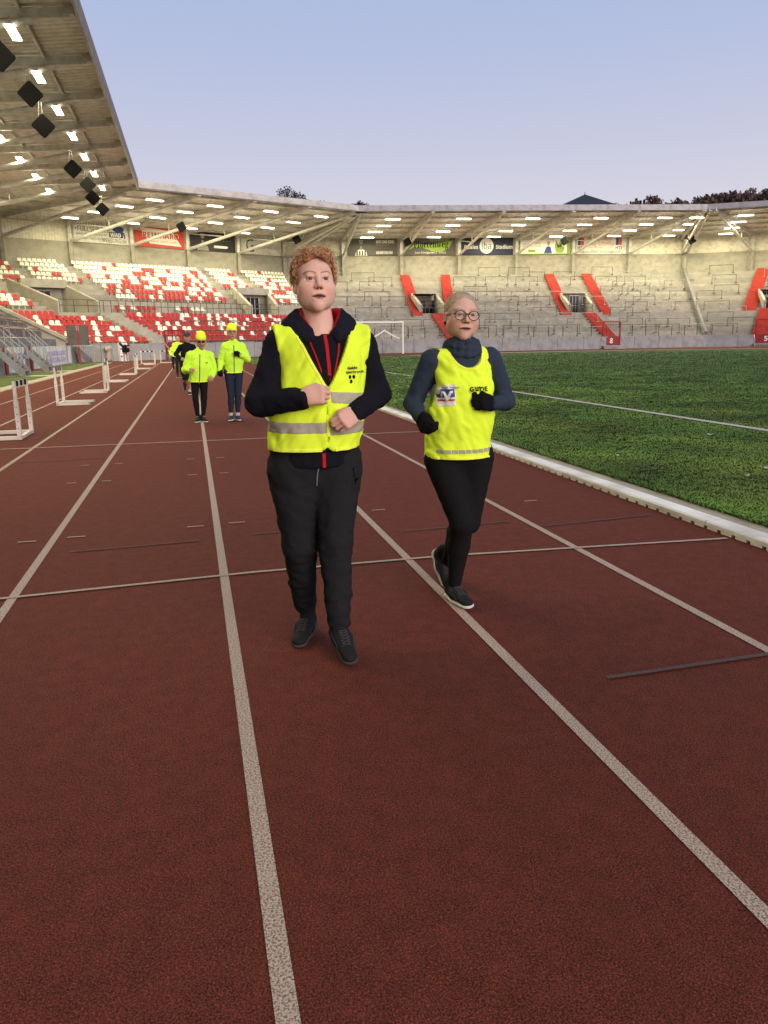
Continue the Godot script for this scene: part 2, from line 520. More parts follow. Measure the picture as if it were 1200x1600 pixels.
func build_blades() -> void:
	var mm := MultiMesh.new()
	mm.transform_format = MultiMesh.TRANSFORM_3D
	mm.use_colors = true
	mm.mesh = blade_tuft(3, 16, 0.025, 0.065)
	var xs := []
	var r := RandomNumberGenerator.new()
	r.seed = 77
	var nz := FastNoiseLite.new()
	nz.seed = 15; nz.frequency = 0.5; nz.fractal_octaves = 3
	var cols := []
	for i in 150000:
		var z := 3.0 + 62.0 * pow(r.randf(), 2.0)
		var x := 4.22 + (z * 0.95 - 1.0) * pow(r.randf(), 1.15)
		if x > 4.22 + 44.0 or absf(x - 8.3) < 0.07: continue
		var s := r.randf_range(0.6, 1.15) * (1.0 + z / 40.0)
		xs.append(Transform3D(Basis(Vector3.UP, r.randf() * TAU).scaled(Vector3(s * (1.0 + z / 25.0), s, s * (1.0 + z / 25.0))), V(x, 0.026, z)))
		var v := 0.95 + 0.7 * nz.get_noise_2d(x, z)
		v *= 1.06 if int(floor((z + 40.0) / 5.5)) % 2 == 0 else 0.94
		cols.append(Color(v * (1.0 + 0.25 * nz.get_noise_2d(x + 90.0, z)), v, v))
	mm.instance_count = xs.size()
	for i in xs.size():
		mm.set_instance_transform(i, xs[i])
		mm.set_instance_color(i, cols[i])
	var o := MultiMeshInstance3D.new()
	o.name = "lawn_grass"
	o.multimesh = mm
	o.material_override = M.grass_blade
	add_child(o)
	tag(o, "short green grass of the football lawn beside the white kerb", "grass", "", "stuff")

# ---------------------------------------------------------------- the stands: front line, back line, and rows laid between them
const FRONT := [Vector2(-8.7, -30), Vector2(-8.7, 67), Vector2(13, 82.5), Vector2(64, 88), Vector2(96, 74)]
const BACK := [Vector2(-31, -30), Vector2(-31, 89.8), Vector2(13.5, 112.9), Vector2(70, 102.6), Vector2(102, 84)]
const EAVE := [Vector2(-4.45, -30), Vector2(-4.45, 84.4), Vector2(20.6, 96.6), Vector2(64.2, 90.0), Vector2(96, 70)]
const LOW := 1.4
const HIGH := 10.7

func ground_at(i: int, s: float, t: float) -> Vector2:
	return (FRONT[i].lerp(FRONT[i + 1], s) as Vector2).lerp(BACK[i].lerp(BACK[i + 1], s), t)

func tier(i: int, s: float, t: float, dy := 0.0) -> Vector3:
	var p := ground_at(i, s, t)
	return V(p.x, LOW + (HIGH - LOW) * t + dy, p.y)

func facing(i: int) -> Vector3:      # level direction from the stand to the field
	var d: Vector2 = (BACK[i + 1] + FRONT[i + 1] - BACK[i] - FRONT[i]).normalized()
	var n := Vector2(d.y, -d.x)
	return V(n.x, 0, n.y)

func along(i: int) -> Vector3:
	var d: Vector2 = (BACK[i + 1] + FRONT[i + 1] - BACK[i] - FRONT[i]).normalized()
	return V(d.x, 0, d.y)

func frame_at(i: int, p: Vector3) -> Transform3D:   # x along the stand (to the right as seen from the field), y up, z to the field
	var z := facing(i)
	return Transform3D(Basis(Vector3.UP.cross(z).normalized(), Vector3.UP, z), p)

# a step of the stand between s0 and s1: its tread at height y from t0 to t1 and a riser down to y_low
func step_mesh(i: int, s0: float, s1: float, t0: float, t1: float, y: float, y_low: float, lean0 := 0.0) -> ArrayMesh:
	var g := Geo.new()
	var a := ground_at(i, s0, t0)
	var b := ground_at(i, s1, t0)
	var c := ground_at(i, s1, t1)
	var d := ground_at(i, s0, t1)
	g.quad(V(a.x, y, a.y), V(b.x, y, b.y), V(c.x, y, c.y), V(d.x, y, d.y), Vector3.UP)
	g.quad(V(a.x, y, a.y), V(b.x, y, b.y), V(b.x, y_low, b.y), V(a.x, y_low, a.y), facing(i))
	var n := along(i)
	g.quad(V(a.x, y, a.y), V(d.x, y, d.y), V(d.x, y_low, d.y), V(a.x, y_low, a.y), -n)
	g.quad(V(b.x, y, b.y), V(c.x, y, c.y), V(c.x, y_low, c.y), V(b.x, y_low, b.y), n)
	return g.done()

func front_wall(i: int, s0: float, s1: float, parent: Node, m: Material, n: int, skip := []) -> void:
	# cast panels with a joint between each
	for k in n:
		var a := s0 + (s1 - s0) * k / n
		var b := s0 + (s1 - s0) * (k + 1) / n
		var hide := false
		for q in skip:
			if (a + b) * 0.5 > q[0] and (a + b) * 0.5 < q[1]: hide = true
		if hide: continue
		var pa := ground_at(i, a, 0)
		var pb := ground_at(i, b, 0)
		var gap := (pb - pa).normalized() * 0.02
		var g := Geo.new()
		var f := facing(i)
		var A := V(pa.x + gap.x, 0, pa.y + gap.y)
		var B := V(pb.x - gap.x, 0, pb.y - gap.y)
		var h := Vector3(0, LOW, 0)
		g.quad(A + f * 0.14, B + f * 0.14, B + f * 0.14 + h, A + f * 0.14 + h, f)
		g.quad(A + f * 0.14 + h, B + f * 0.14 + h, B - f * 0.1 + h, A - f * 0.1 + h, Vector3.UP)
		g.quad(A + f * 0.14, A + f * 0.14 + h, A - f * 0.1 + h, A - f * 0.1, (A - B).normalized())
		g.quad(B + f * 0.14, B + f * 0.14 + h, B - f * 0.1 + h, B - f * 0.1, (B - A).normalized())
		part("wall_panel", g.done(), m, parent)
		var cg := Geo.new()
		cg.bar(A + f * 0.02 + h * 1.02, B + f * 0.02 + h * 1.02, 0.30, 0.06)
		if k % 3 != 2: part("coping", cg.done(), M.terrace_concrete_pale, parent)

func back_wall(i: int, parent: Node, top: float, bays: Array) -> void:
	for k in bays.size() - 1:
		var a := ground_at(i, bays[k], 1.0)
		var b := ground_at(i, bays[k + 1], 1.0)
		var g := Geo.new()
		var A := V(a.x, 0, a.y)
		var B := V(b.x, 0, b.y)
		var f := facing(i)
		for y in [[0.0, 13.0]]:
			g.quad(A + Vector3(0, y[0], 0), B + Vector3(0, y[0], 0), B + Vector3(0, y[1], 0), A + Vector3(0, y[1], 0), f)
			g.quad(A + Vector3(0, y[0], 0) - f * 0.3, B + Vector3(0, y[0], 0) - f * 0.3, B + Vector3(0, y[1], 0) - f * 0.3, A + Vector3(0, y[1], 0) - f * 0.3, -f)
		g.quad(A + Vector3(0, 13, 0), B + Vector3(0, 13, 0), B + Vector3(0, 13, 0) - f * 0.3, A + Vector3(0, 13, 0) - f * 0.3, Vector3.UP)
		part("wall_bay", g.done(), M.wall_concrete, parent)
		# profiled cladding above the wall
		var c := Geo.new()
		var n := int((B - A).length() / 0.35)
		for q in n:
			var p0 := A.lerp(B, float(q) / n) + Vector3(0, 13, 0) - f * 0.12
			var p1 := A.lerp(B, (q + 0.5) / n) + Vector3(0, 13, 0) - f * 0.12
			var p2 := A.lerp(B, (q + 1.0) / n) + Vector3(0, 13, 0) - f * 0.12
			var h := Vector3(0, top - 13.0, 0)
			var d := f * 0.06
			var pm := p1.lerp(p0, 0.25)
			var pn := p1.lerp(p2, 0.75)
			c.quad(p0, pm, pm + h, p0 + h, f)
			c.quad(pm, p1 + d, p1 + d + h, pm + h, (f - along(i) * 0.4).normalized())
			c.quad(p1 + d, pn + d, pn + d + h, p1 + d + h, f)
			c.quad(pn + d, p2, p2 + h, pn + d + h, (f + along(i) * 0.4).normalized())
		part("cladding", c.done(), M.cladding_pale, parent)
		var cg := Geo.new()
		cg.bar(A + Vector3(0, 7.0, 0) + f * 0.2, A + Vector3(0, 13.0, 0) + f * 0.2, 0.62, 0.4)
		part("column", cg.done(), M.wall_concrete, parent)
		var ch := Geo.new()
		ch.bar(A + Vector3(0, 13.0, 0) + f * 0.2, A + Vector3(0, top, 0) + f * 0.2, 0.45, 0.4)
		part("column_head", ch.done(), M.steel_frame, parent)

var seat_list := []
var seat_mesh: ArrayMesh

func make_seat() -> ArrayMesh:
	var g := Geo.new()
	var w := 0.235
	# shell: pan, curved back with a rounded top
	for s in [0, 1]:
		pass
	g.box(Transform3D(Basis(Vector3.RIGHT, 0.10), Vector3(0, 0.40, 0.16)), Vector3(w * 2.0, 0.06, 0.44))
	var prof := [Vector2(-0.05, 0.38), Vector2(-0.10, 0.55), Vector2(-0.13, 0.70), Vector2(-0.17, 0.80)]
	for k in 3:
		var a: Vector2 = prof[k]
		var b: Vector2 = prof[k + 1]
		var wa := w * (1.0 if k < 2 else 0.96)
		var wb: float = w * ([1.0, 0.96, 0.72][k])
		var n := Vector3(0, b.x - a.x, b.y - a.y)
		n = Vector3(0, -(b.x - a.x), (b.y - a.y)).normalized()
		g.quad(Vector3(-wa, a.y, a.x), Vector3(wa, a.y, a.x), Vector3(wb, b.y, b.x), Vector3(-wb, b.y, b.x), n)
		g.quad(Vector3(-wa, a.y, a.x - 0.03), Vector3(wa, a.y, a.x - 0.03), Vector3(wb, b.y, b.x - 0.03), Vector3(-wb, b.y, b.x - 0.03), -n)
		for sx in [-1.0, 1.0]:
			g.quad(Vector3(sx * wa, a.y, a.x), Vector3(sx * wb, b.y, b.x), Vector3(sx * wb, b.y, b.x - 0.03), Vector3(sx * wa, a.y, a.x - 0.03), Vector3(sx, 0, 0))
	g.quad(Vector3(-w * 0.72, 0.80, -0.17), Vector3(w * 0.72, 0.80, -0.17), Vector3(w * 0.72, 0.80, -0.20), Vector3(-w * 0.72, 0.80, -0.20), Vector3.UP)
	g.block(Vector3(-0.05, 0.0, -0.02), Vector3(0.05, 0.38, 0.05))
	return g.done()

func seat_row(i: int, s0: float, s1: float, t: float, y: float, red: float, owner_: Node, gaps: Array) -> void:
	var a := ground_at(i, s0, t)
	var b := ground_at(i, s1, t)
	var n := int(a.distance_to(b) / 0.53)
	for k in n:
		var s := s0 + (s1 - s0) * (k + 0.5) / n
		var skip := false
		for q in gaps:
			if s > q[0] and s < q[1]: skip = true
		if skip: continue
		var p := ground_at(i, s, t)
		var at := V(p.x, y, p.y)
		var x := frame_at(i, at)
		x.basis = x.basis.scaled(Vector3(0.92, 0.94, 1.0))
		seat_list.append([at.distance_to(Vector3(0, 1.45, 0)) - 12.0 * (0.5 if i == 1 else 0.0), x, rng.randf() < red, owner_])

func place_seats() -> void:
	seat_list.sort_custom(func(a, b): return a[0] < b[0])
	var rest := {}
	for k in seat_list.size():
		var q: Array = seat_list[k]
		if k < 280:
			part("seat", seat_mesh, M.seat_red if q[2] else M.seat_white, q[3], q[1])
		else:
			var key := [q[3], q[2]]
			if not rest.has(key): rest[key] = []
			rest[key].append(q[1])
	for key in rest:
		var mm := MultiMesh.new()
		mm.transform_format = MultiMesh.TRANSFORM_3D
		mm.mesh = seat_mesh
		mm.instance_count = rest[key].size()
		for k in rest[key].size(): mm.set_instance_transform(k, rest[key][k])
		var o := MultiMeshInstance3D.new()
		o.multimesh = mm
		o.material_override = M.seat_red if key[1] else M.seat_white
		o.name = "red_seating" if key[1] else "white_seating"
		o.set_meta("kind", "stuff")
		key[0].add_child(o)

func rail(pts: Array, h: float, parent: Node, m: Material, bars := 2, every := true) -> void:
	var g := Geo.new()
	for k in pts.size():
		g.tube(pts[k], pts[k] + Vector3(0, h, 0), 0.035, 6)
		if k < pts.size() - 1:
			for b in bars:
				var y := h * (1.0 - 0.45 * b)
				g.tube(pts[k] + Vector3(0, y, 0), pts[k + 1] + Vector3(0, y, 0), 0.032, 6)
	part("railing", g.done(), m, parent)

# recess in the stand with a doorway at its back
func vomitory(i: int, sa: float, sb: float, t0: float, t1: float, parent: Node, door_wide: float, style: int) -> void:
	var y0 := LOW + (HIGH - LOW) * t0
	var y1 := LOW + (HIGH - LOW) * t1
	var g := Geo.new()
	var w := 0.35
	for s in [sa, sb]:
		var a := ground_at(i, s, t0)
		var b := ground_at(i, s, t1)
		var A := V(a.x, 0, a.y)
		var B := V(b.x, 0, b.y)
		var d := (B - A).normalized()
		var side := d.cross(Vector3.UP).normalized() * w * 0.5
		var lo := y0 - 0.3
		var ps := [A + Vector3(0, lo, 0), B + Vector3(0, lo, 0), B + Vector3(0, y1 + 0.75, 0), A + Vector3(0, y0 + 1.0, 0)]
		g.quad(ps[0] + side, ps[1] + side, ps[2] + side, ps[3] + side, side.normalized())
		g.quad(ps[0] - side, ps[1] - side, ps[2] - side, ps[3] - side, -side.normalized())
		g.quad(ps[3] + side, ps[2] + side, ps[2] - side, ps[3] - side, Vector3.UP)
		g.quad(ps[0] + side, ps[3] + side, ps[3] - side, ps[0] - side, -d)
	part("parapet", g.done(), M.terrace_concrete_pale, parent)
	var p0 := ground_at(i, sa, t0)
	var p1 := ground_at(i, sb, t0)
	var tm := t0 + (t1 - t0) * 0.72
	var q0 := ground_at(i, sa, tm)
	var q1 := ground_at(i, sb, tm)
	var f := facing(i)
	var fl := Geo.new()
	fl.quad(V(p0.x, y0, p0.y), V(p1.x, y0, p1.y), V(q1.x, y0, q1.y), V(q0.x, y0, q0.y), Vector3.UP)
	fl.quad(V(p0.x, y0, p0.y), V(p1.x, y0, p1.y), V(p1.x, y0 - 0.5, p1.y), V(p0.x, y0 - 0.5, p0.y), f)
	part("landing", fl.done(), M.terrace_concrete, parent)
	# back of the recess: wall with the opening, lintel block above
	var Q0 := V(q0.x, 0, q0.y)
	var Q1 := V(q1.x, 0, q1.y)
	var top := y1 + 0.65
	var lint := y0 + 2.55
	var lg := Geo.new()
	lg.quad(Q0 + Vector3(0, lint, 0), Q1 + Vector3(0, lint, 0), Q1 + Vector3(0, top, 0), Q0 + Vector3(0, top, 0), f)
	var deep := tm + (0.03 if style == 0 else 0.10)
	var back0 := ground_at(i, sa, deep)
	var back1 := ground_at(i, sb, deep)
	lg.quad(Q0 + Vector3(0, top, 0), Q1 + Vector3(0, top, 0), V(back1.x, top, back1.y), V(back0.x, top, back0.y), Vector3.UP)
	lg.quad(Q0 + Vector3(0, lint, 0), Q1 + Vector3(0, lint, 0), V(back1.x, lint, back1.y), V(back0.x, lint, back0.y), Vector3.DOWN)
	part("lintel", lg.done(), M.terrace_concrete_pale, parent)
	var R0 := V(back0.x, 0, back0.y)
	var R1 := V(back1.x, 0, back1.y)
	var e := (Q1 - Q0).normalized()
	var len := Q0.distance_to(Q1)
	var wg := Geo.new()
	wg.quad(R0 + Vector3(0, y0 - 0.1, 0), R1 + Vector3(0, y0 - 0.1, 0), R1 + Vector3(0, lint, 0), R0 + Vector3(0, lint, 0), f)
	part("door_wall", wg.done(), M.wall_concrete if style == 0 else M.door_dark, parent)
	var db := R0 + e * len * (0.5 - door_wide * 0.5) + f * 0.05 + Vector3(0, y0, 0)
	var dw := len * door_wide
	var door := Geo.new()
	door.quad(db, db + e * dw, db + e * dw + Vector3(0, 2.3, 0), db + Vector3(0, 2.3, 0), f)
	var dr := part("door", door.done(), M.door_dark, parent)
	var fr := Geo.new()
	for k in 4:
		var x0 := db + e * dw * k / 3.0 + f * 0.06
		fr.bar(x0, x0 + Vector3(0, 2.3, 0), 0.07, 0.07)
	fr.bar(db + f * 0.06 + Vector3(0, 2.3, 0), db + e * dw + f * 0.06 + Vector3(0, 2.3, 0), 0.1, 0.1)
	fr.bar(db + f * 0.06 + Vector3(0, 1.0, 0), db + e * dw + f * 0.06 + Vector3(0, 1.0, 0), 0.06, 0.06)
	part("door_frame", fr.done(), M.galvanised, dr)
	if style == 2:
		var sg := Geo.new()
		sg.box(Transform3D(Basis(e, Vector3.UP, f), db + e * dw * 0.8 + f * 0.15 + Vector3(0, 1.3, 0)), Vector3(0.9, 0.9, 0.03))
		part("notice", sg.done(), M.print_grey, parent)
	# rail across the front of the landing
	var P0 := V(p0.x, y0, p0.y)
	var P1 := V(p1.x, y0, p1.y)
	rail([P0, P0.lerp(P1, 0.35), P0.lerp(P1, 0.7), P1], 1.15, parent, M.dark_rail)

# flight of painted steps running up the terrace
func stair(called: String, i: int, s0: float, t0: float, s1: float, t1: float, wide: float, n: int, parent: Node, m: Material) -> void:
	var g := Geo.new()
	for k in n:
		var ta := lerpf(t0, t1, float(k) / n)
		var tb := lerpf(t0, t1, float(k + 1) / n)
		var sa := lerpf(s0, s1, float(k) / n)
		var p := tier(i, sa, ta)
		var q := tier(i, lerpf(s0, s1, float(k + 1) / n), tb)
		var e := along(i) * wide * 0.5
		var y := q.y + 0.06
		p.y = 0
		q.y = 0
		g.quad(p - e + Vector3(0, y, 0), p + e + Vector3(0, y, 0), q + e + Vector3(0, y, 0), q - e + Vector3(0, y, 0), Vector3.UP)
		g.quad(p - e + Vector3(0, y, 0), p + e + Vector3(0, y, 0), p + e + Vector3(0, y - 0.7, 0), p - e + Vector3(0, y - 0.7, 0), facing(i))
		for sg in [-1.0, 1.0]:
			g.quad(p + e * sg + Vector3(0, y, 0), q + e * sg + Vector3(0, y, 0), q + e * sg + Vector3(0, y - 0.7, 0), p + e * sg + Vector3(0, y - 0.7, 0), along(i) * sg)
	part(called, g.done(), m, parent)

func build_stands() -> void:
	seat_mesh = make_seat()
	# -- the seated stand across the bend
	var st := thing("seating_stand", "concrete stand with rows of red and white seats behind the runners", "grandstand")
	front_wall(1, -0.02, 1.02, st, M.pitch_wall, 12)
	var bays := [0.0]
	for k in 7: bays.append(1.0 - 0.1477 * (6 - k))
	back_wall(1, st, 15.6, bays)
	var voms := [[0.15, 0.262], [0.775, 0.885]]
	var aisles_up := [[0.255, 0.285, 0.205, 0.235], [0.375, 0.405, 0.345, 0.375], [0.722, 0.75, 0.73, 0.755], [0.812, 0.842, 0.872, 0.90]]
	var ts := [0.0, 0.055, 0.11, 0.165, 0.22, 0.27]
	var last := LOW - 0.4
	for k in ts.size():
		var t: float = ts[k]
		var y := LOW - 0.15 + 8.8 * t
		var te: float = ts[k + 1] if k + 1 < ts.size() else 0.335
		part("row_step", step_mesh(1, -0.35 if k else -0.02, 1.0, t, te, y, last), [M.terrace_concrete, M.terrace_concrete_dark][k % 2], st)
		last = y - 0.1
		if k < 6: seat_row(1, -0.02 - t * 0.9, 1.0, t + 0.032, y, 0.74, st, [[0.255 - 0.06 * t, 0.325 - 0.06 * t]] if k < 5 else [[0.13, 0.33]])
	# the wall and gangway under the upper rows
	for seg in [[0.262, 0.775], [0.885, 1.0]]:
		part("tier_wall", step_mesh(1, seg[0], seg[1], 0.335, 0.40, 4.35, 3.0), M.terrace_concrete, st)
		part("tier_wall", step_mesh(1, seg[0], seg[1], 0.40, 0.455, 4.95, 4.2), M.terrace_concrete_pale, st)
	for k in 3:
		var tt := 0.335 + k * 0.04
		part("row_step", step_mesh(1, -0.4, 0.15, tt, tt + 0.045, LOW + (HIGH - LOW) * tt, 3.4), M.terrace_concrete, st)
		seat_row(1, -0.4, 0.105, tt + 0.02, LOW + (HIGH - LOW) * tt, 0.5, st, [])
	seat_row(1, 0.33, 0.46, 0.37, 4.35, 0.5, st, [])
	seat_row(1, 0.52, 0.62, 0.37, 4.35, 0.5, st, [])
	var t2 := 0.455
	last = 4.8
	for k in 9:
		var y := LOW + (HIGH - LOW) * t2
		var segs := [[-0.4, 1.0]]
		if t2 < 0.59: segs = [[-0.4, 0.15], [0.262, 0.775], [0.885, 1.0]]
		for sg in segs:
			part("row_step", step_mesh(1, sg[0], sg[1], t2, minf(t2 + 0.068, 1.0), y, last - 0.1), [M.terrace_concrete, M.terrace_concrete_dark, M.terrace_concrete_pale][k % 3], st)
		last = y
		var f := (t2 - 0.455) / 0.545
		var gaps := []
		for a in aisles_up: gaps.append([lerpf(a[2], a[0], f), lerpf(a[3], a[1], f)])
		if t2 < 0.64:
			gaps.append([0.105, 0.345 if t2 < 0.6 else 0.29])
			gaps.append([0.755, 0.905])
		seat_row(1, -0.40, 0.995, t2 + 0.035, y, [0.55, 0.5, 0.42, 0.36, 0.26, 0.2, 0.12, 0.06, 0.0][k], st, gaps)
		t2 += 0.068
	for v in voms: vomitory(1, v[0], v[1], 0.31, 0.60, st, 0.42, 0)
	var pts := []
	for k in 25: pts.append(tier(1, lerpf(0.24, 0.77, k / 24.0), 0.335, 4.35 - (LOW + (HIGH - LOW) * 0.335)))
	rail(pts, 1.1, st, M.dark_rail)
	pts = []
	for k in 18: pts.append(V(ground_at(1, lerpf(0.33, 1.0, k / 17.0), 0.0).x, LOW, ground_at(1, lerpf(0.33, 1.0, k / 17.0), 0.0).y))
	rail(pts, 2.0, st, M.dark_rail, 3)
	for q in [[0.235, 0.27], [0.70, 0.735]]:
		var hg := Geo.new()
		var ha := ground_at(1, q[0], 0.30)
		var hb := ground_at(1, q[1] + 0.04, 0.30)
		hg.bar(V(ha.x, 3.85, ha.y), V(hb.x, 3.85, hb.y), 0.8, 0.12)
		part("slab", hg.done(), M.box_grey, st)
	stair("stair_flight", 1, 0.29, 0.0, 0.275, 0.30, 1.9, 12, st, M.terrace_concrete_pale)
	# -- main stand along the straight
	var ms := thing("main_stand", "main grandstand along the left edge with concrete flank wall and grey boxes", "grandstand")
	back_wall(0, ms, 14.6, [0.0, 0.1, 0.2, 0.3, 0.4, 0.5, 0.6, 0.7, 0.8, 0.9, 1.0])
	t2 = 0.0
	last = LOW - 0.6
	for k in 16:
		var t := k / 16.0
		var y := LOW + (HIGH - LOW) * t
		var z0 := 60.6
		var s0 := (z0 + 30.0) / (97.0 + 22.8 * t)
		part("row_step", step_mesh(0, s0, 1.0, t, t + 0.0625, y - 0.2, last - 0.2), [M.terrace_concrete, M.terrace_concrete_dark][k % 2], ms)
		last = y
		seat_row(0, s0, 1.0, t + 0.03, y - 0.2, 0.55, ms, [])
		# the long part of the stand nearer the camera, stepped concrete behind the boxes
		if k >= 7: part("row_step", step_mesh(0, 0.0, s0 - 0.006, t, t + 0.0625, y - 0.6, last - 0.8), M.terrace_concrete_dark, ms)
	# flank wall that climbs away from the track
	var fw := Geo.new()
	for dz in [60.0, 60.5]:
		fw.quad(V(-8.7, 0, dz), V(-24, 0, dz), V(-24, 10.0, dz), V(-8.7, 1.75, dz), V(0, 0, -1.0 if dz < 60.2 else 1.0))
	fw.quad(V(-8.7, 1.75, 60.0), V(-24, 10.0, 60.0), V(-24, 10.0, 60.5), V(-8.7, 1.75, 60.5), Vector3.UP)
	fw.quad(V(-8.7, 0, 60.0), V(-8.7, 1.75, 60.0), V(-8.7, 1.75, 60.5), V(-8.7, 0, 60.5), Vector3.RIGHT)
	part("flank_wall", fw.done(), M.terrace_concrete_pale, ms)
	var fc := Geo.new()
	fc.bar(V(-8.6, 1.78, 60.2), V(-24, 10.06, 60.2), 0.8, 0.22)
	part("flank_coping", fc.done(), M.wall_concrete, ms)
	for k in 3: part("front_wall", box_mesh(Vector3(-9.1, -0.05, -60.5 + k * 12.0 - 0.0), Vector3(-8.72, 1.3, -49.0 + k * 12.0)), M.pitch_wall, ms)
	for k in 2: part("front_wall", box_mesh(Vector3(-9.1, -0.05, -24.6 + k * 16.0), Vector3(-8.72, 1.3, -8.9 + k * 16.0)), M.pitch_wall, ms)
	part("front_wall", box_mesh(Vector3(-9.1, -0.05, -67.0), Vector3(-8.72, 1.3, -60.55)), M.pitch_wall, ms)
	# grey boxes on three steps with orange-red rails
	for k in 6:
		var x := -9.15 - k * 0.88
		var y := 1.30 + k * 0.55
		part("terrace_slab", box_mesh(Vector3(x - (0.88 if k < 5 else 9.0), 0.0, -59.9), Vector3(x, y, 8.0)), M.terrace_concrete_dark, ms)
		for q in 12:
			var z1 := 59.6 - q * 6.2 - k * 0.05
			if z1 < 14.0: continue
			part("box_front", box_mesh(Vector3(x - 0.32, y + 0.02, -z1), Vector3(x - 0.12, y + 0.5, -z1 + 5.6 + 0.3 * (q % 2))), M.box_grey, ms)
		var rg := Geo.new()
		rg.tube(V(x - 0.05, y + 0.62, 59.0 - k * 0.6), V(x - 0.05, y + 0.62, 12.0), 0.05, 6)
		for q in 24: rg.tube(V(x - 0.05, y, 59.0 - k * 0.6 - q * 1.9), V(x - 0.05, y + 0.62, 59.0 - k * 0.6 - q * 1.9), 0.03, 5)
		if k == 1 or k == 2 or k == 4: part("orange_railing", rg.done(), M.orange_rail, ms)
	place_seats()
	# -- the standing terraces
	var te := thing("standing_terrace", "empty concrete standing terrace with red stairs behind the far goal", "terrace")
	var tr := thing("standing_terrace", "empty concrete standing terrace at the right edge beyond the drainpipe", "terrace")
	for c in [[2, te], [3, tr]]:
		var i: int = c[0]
		front_wall(i, 0.0, 1.0, c[1], M.pitch_wall, 14 if i == 2 else 9, [[0.70, 0.735]] if i == 2 else [[0.17, 0.25]])
		last = LOW - 0.4
		for k in 26:
			var t := k / 26.0
			var y := LOW - 0.05 + (HIGH - LOW) * t
			var segs := [[0.0, 1.0]]
			if t > 0.335 and t < 0.545: segs = [[0.0, 0.271], [0.327, 0.645], [0.706, 1.0]] if i == 2 else [[0.0, 0.235], [0.32, 1.0]]
			for sg in segs:
				part("terrace_step", step_mesh(i, sg[0], sg[1], t, (k + 1) / 26.0, y, last - 0.02), [M.terrace_concrete, M.terrace_concrete_dark, M.terrace_concrete, M.terrace_concrete_pale, M.terrace_concrete_dark][(k * 3 + i) % 5], c[1])
			last = y
	back_wall(2, te, 15.6, [0.0, 1.0 / 7, 2.0 / 7, 3.0 / 7, 4.0 / 7, 5.0 / 7, 6.0 / 7, 1.0])
	back_wall(3, tr, 15.6, [0.0, 0.24, 0.48, 0.72, 1.0])
	vomitory(2, 0.271, 0.327, 0.335, 0.54, te, 0.94, 2)
	vomitory(2, 0.645, 0.706, 0.335, 0.54, te, 0.42, 0)
	vomitory(3, 0.235, 0.32, 0.37, 0.57, tr, 0.9, 1)
	stair("red_stair", 2, 0.262, 0.325, 0.290, 0.945, 1.3, 26, te, M.red_paint)
	stair("red_stair", 2, 0.345, 0.335, 0.391, 0.945, 1.3, 26, te, M.red_paint)
	stair("red_stair", 2, 0.310, 0.0, 0.309, 0.325, 1.5, 14, te, M.red_paint)
	stair("red_stair", 2, 0.637, 0.325, 0.652, 0.945, 1.35, 26, te, M.red_paint)
	stair("red_stair", 2, 0.745, 0.345, 0.746, 0.945, 1.35, 26, te, M.red_paint)
	stair("red_stair", 2, 0.716, 0.0, 0.697, 0.335, 1.5, 14, te, M.red_paint)
	stair("red_stair", 3, 0.185, 0.365, 0.287, 0.98, 1.6, 26, tr, M.red_paint)
	stair("red_stair", 3, 0.185, 0.0, 0.245, 0.365, 1.8, 14, tr, M.red_paint)
	# drainpipe in the corner
	var dp := Geo.new()
	var dps := []
	for k in 12: dps.append(tier(2, 1.0, k / 11.0, 0.35))
	dp.path(dps, 0.22, 8)
	put("drainpipe", dp.done(), M.box_grey)
	tag(get_node("drainpipe"), "dark grey pipe running down the terrace corner", "drainpipe")
	build_barriers()

func box_mesh(lo: Vector3, hi: Vector3) -> ArrayMesh:
	var g := Geo.new()
	g.block(lo.min(hi), lo.max(hi))
	return g.done()

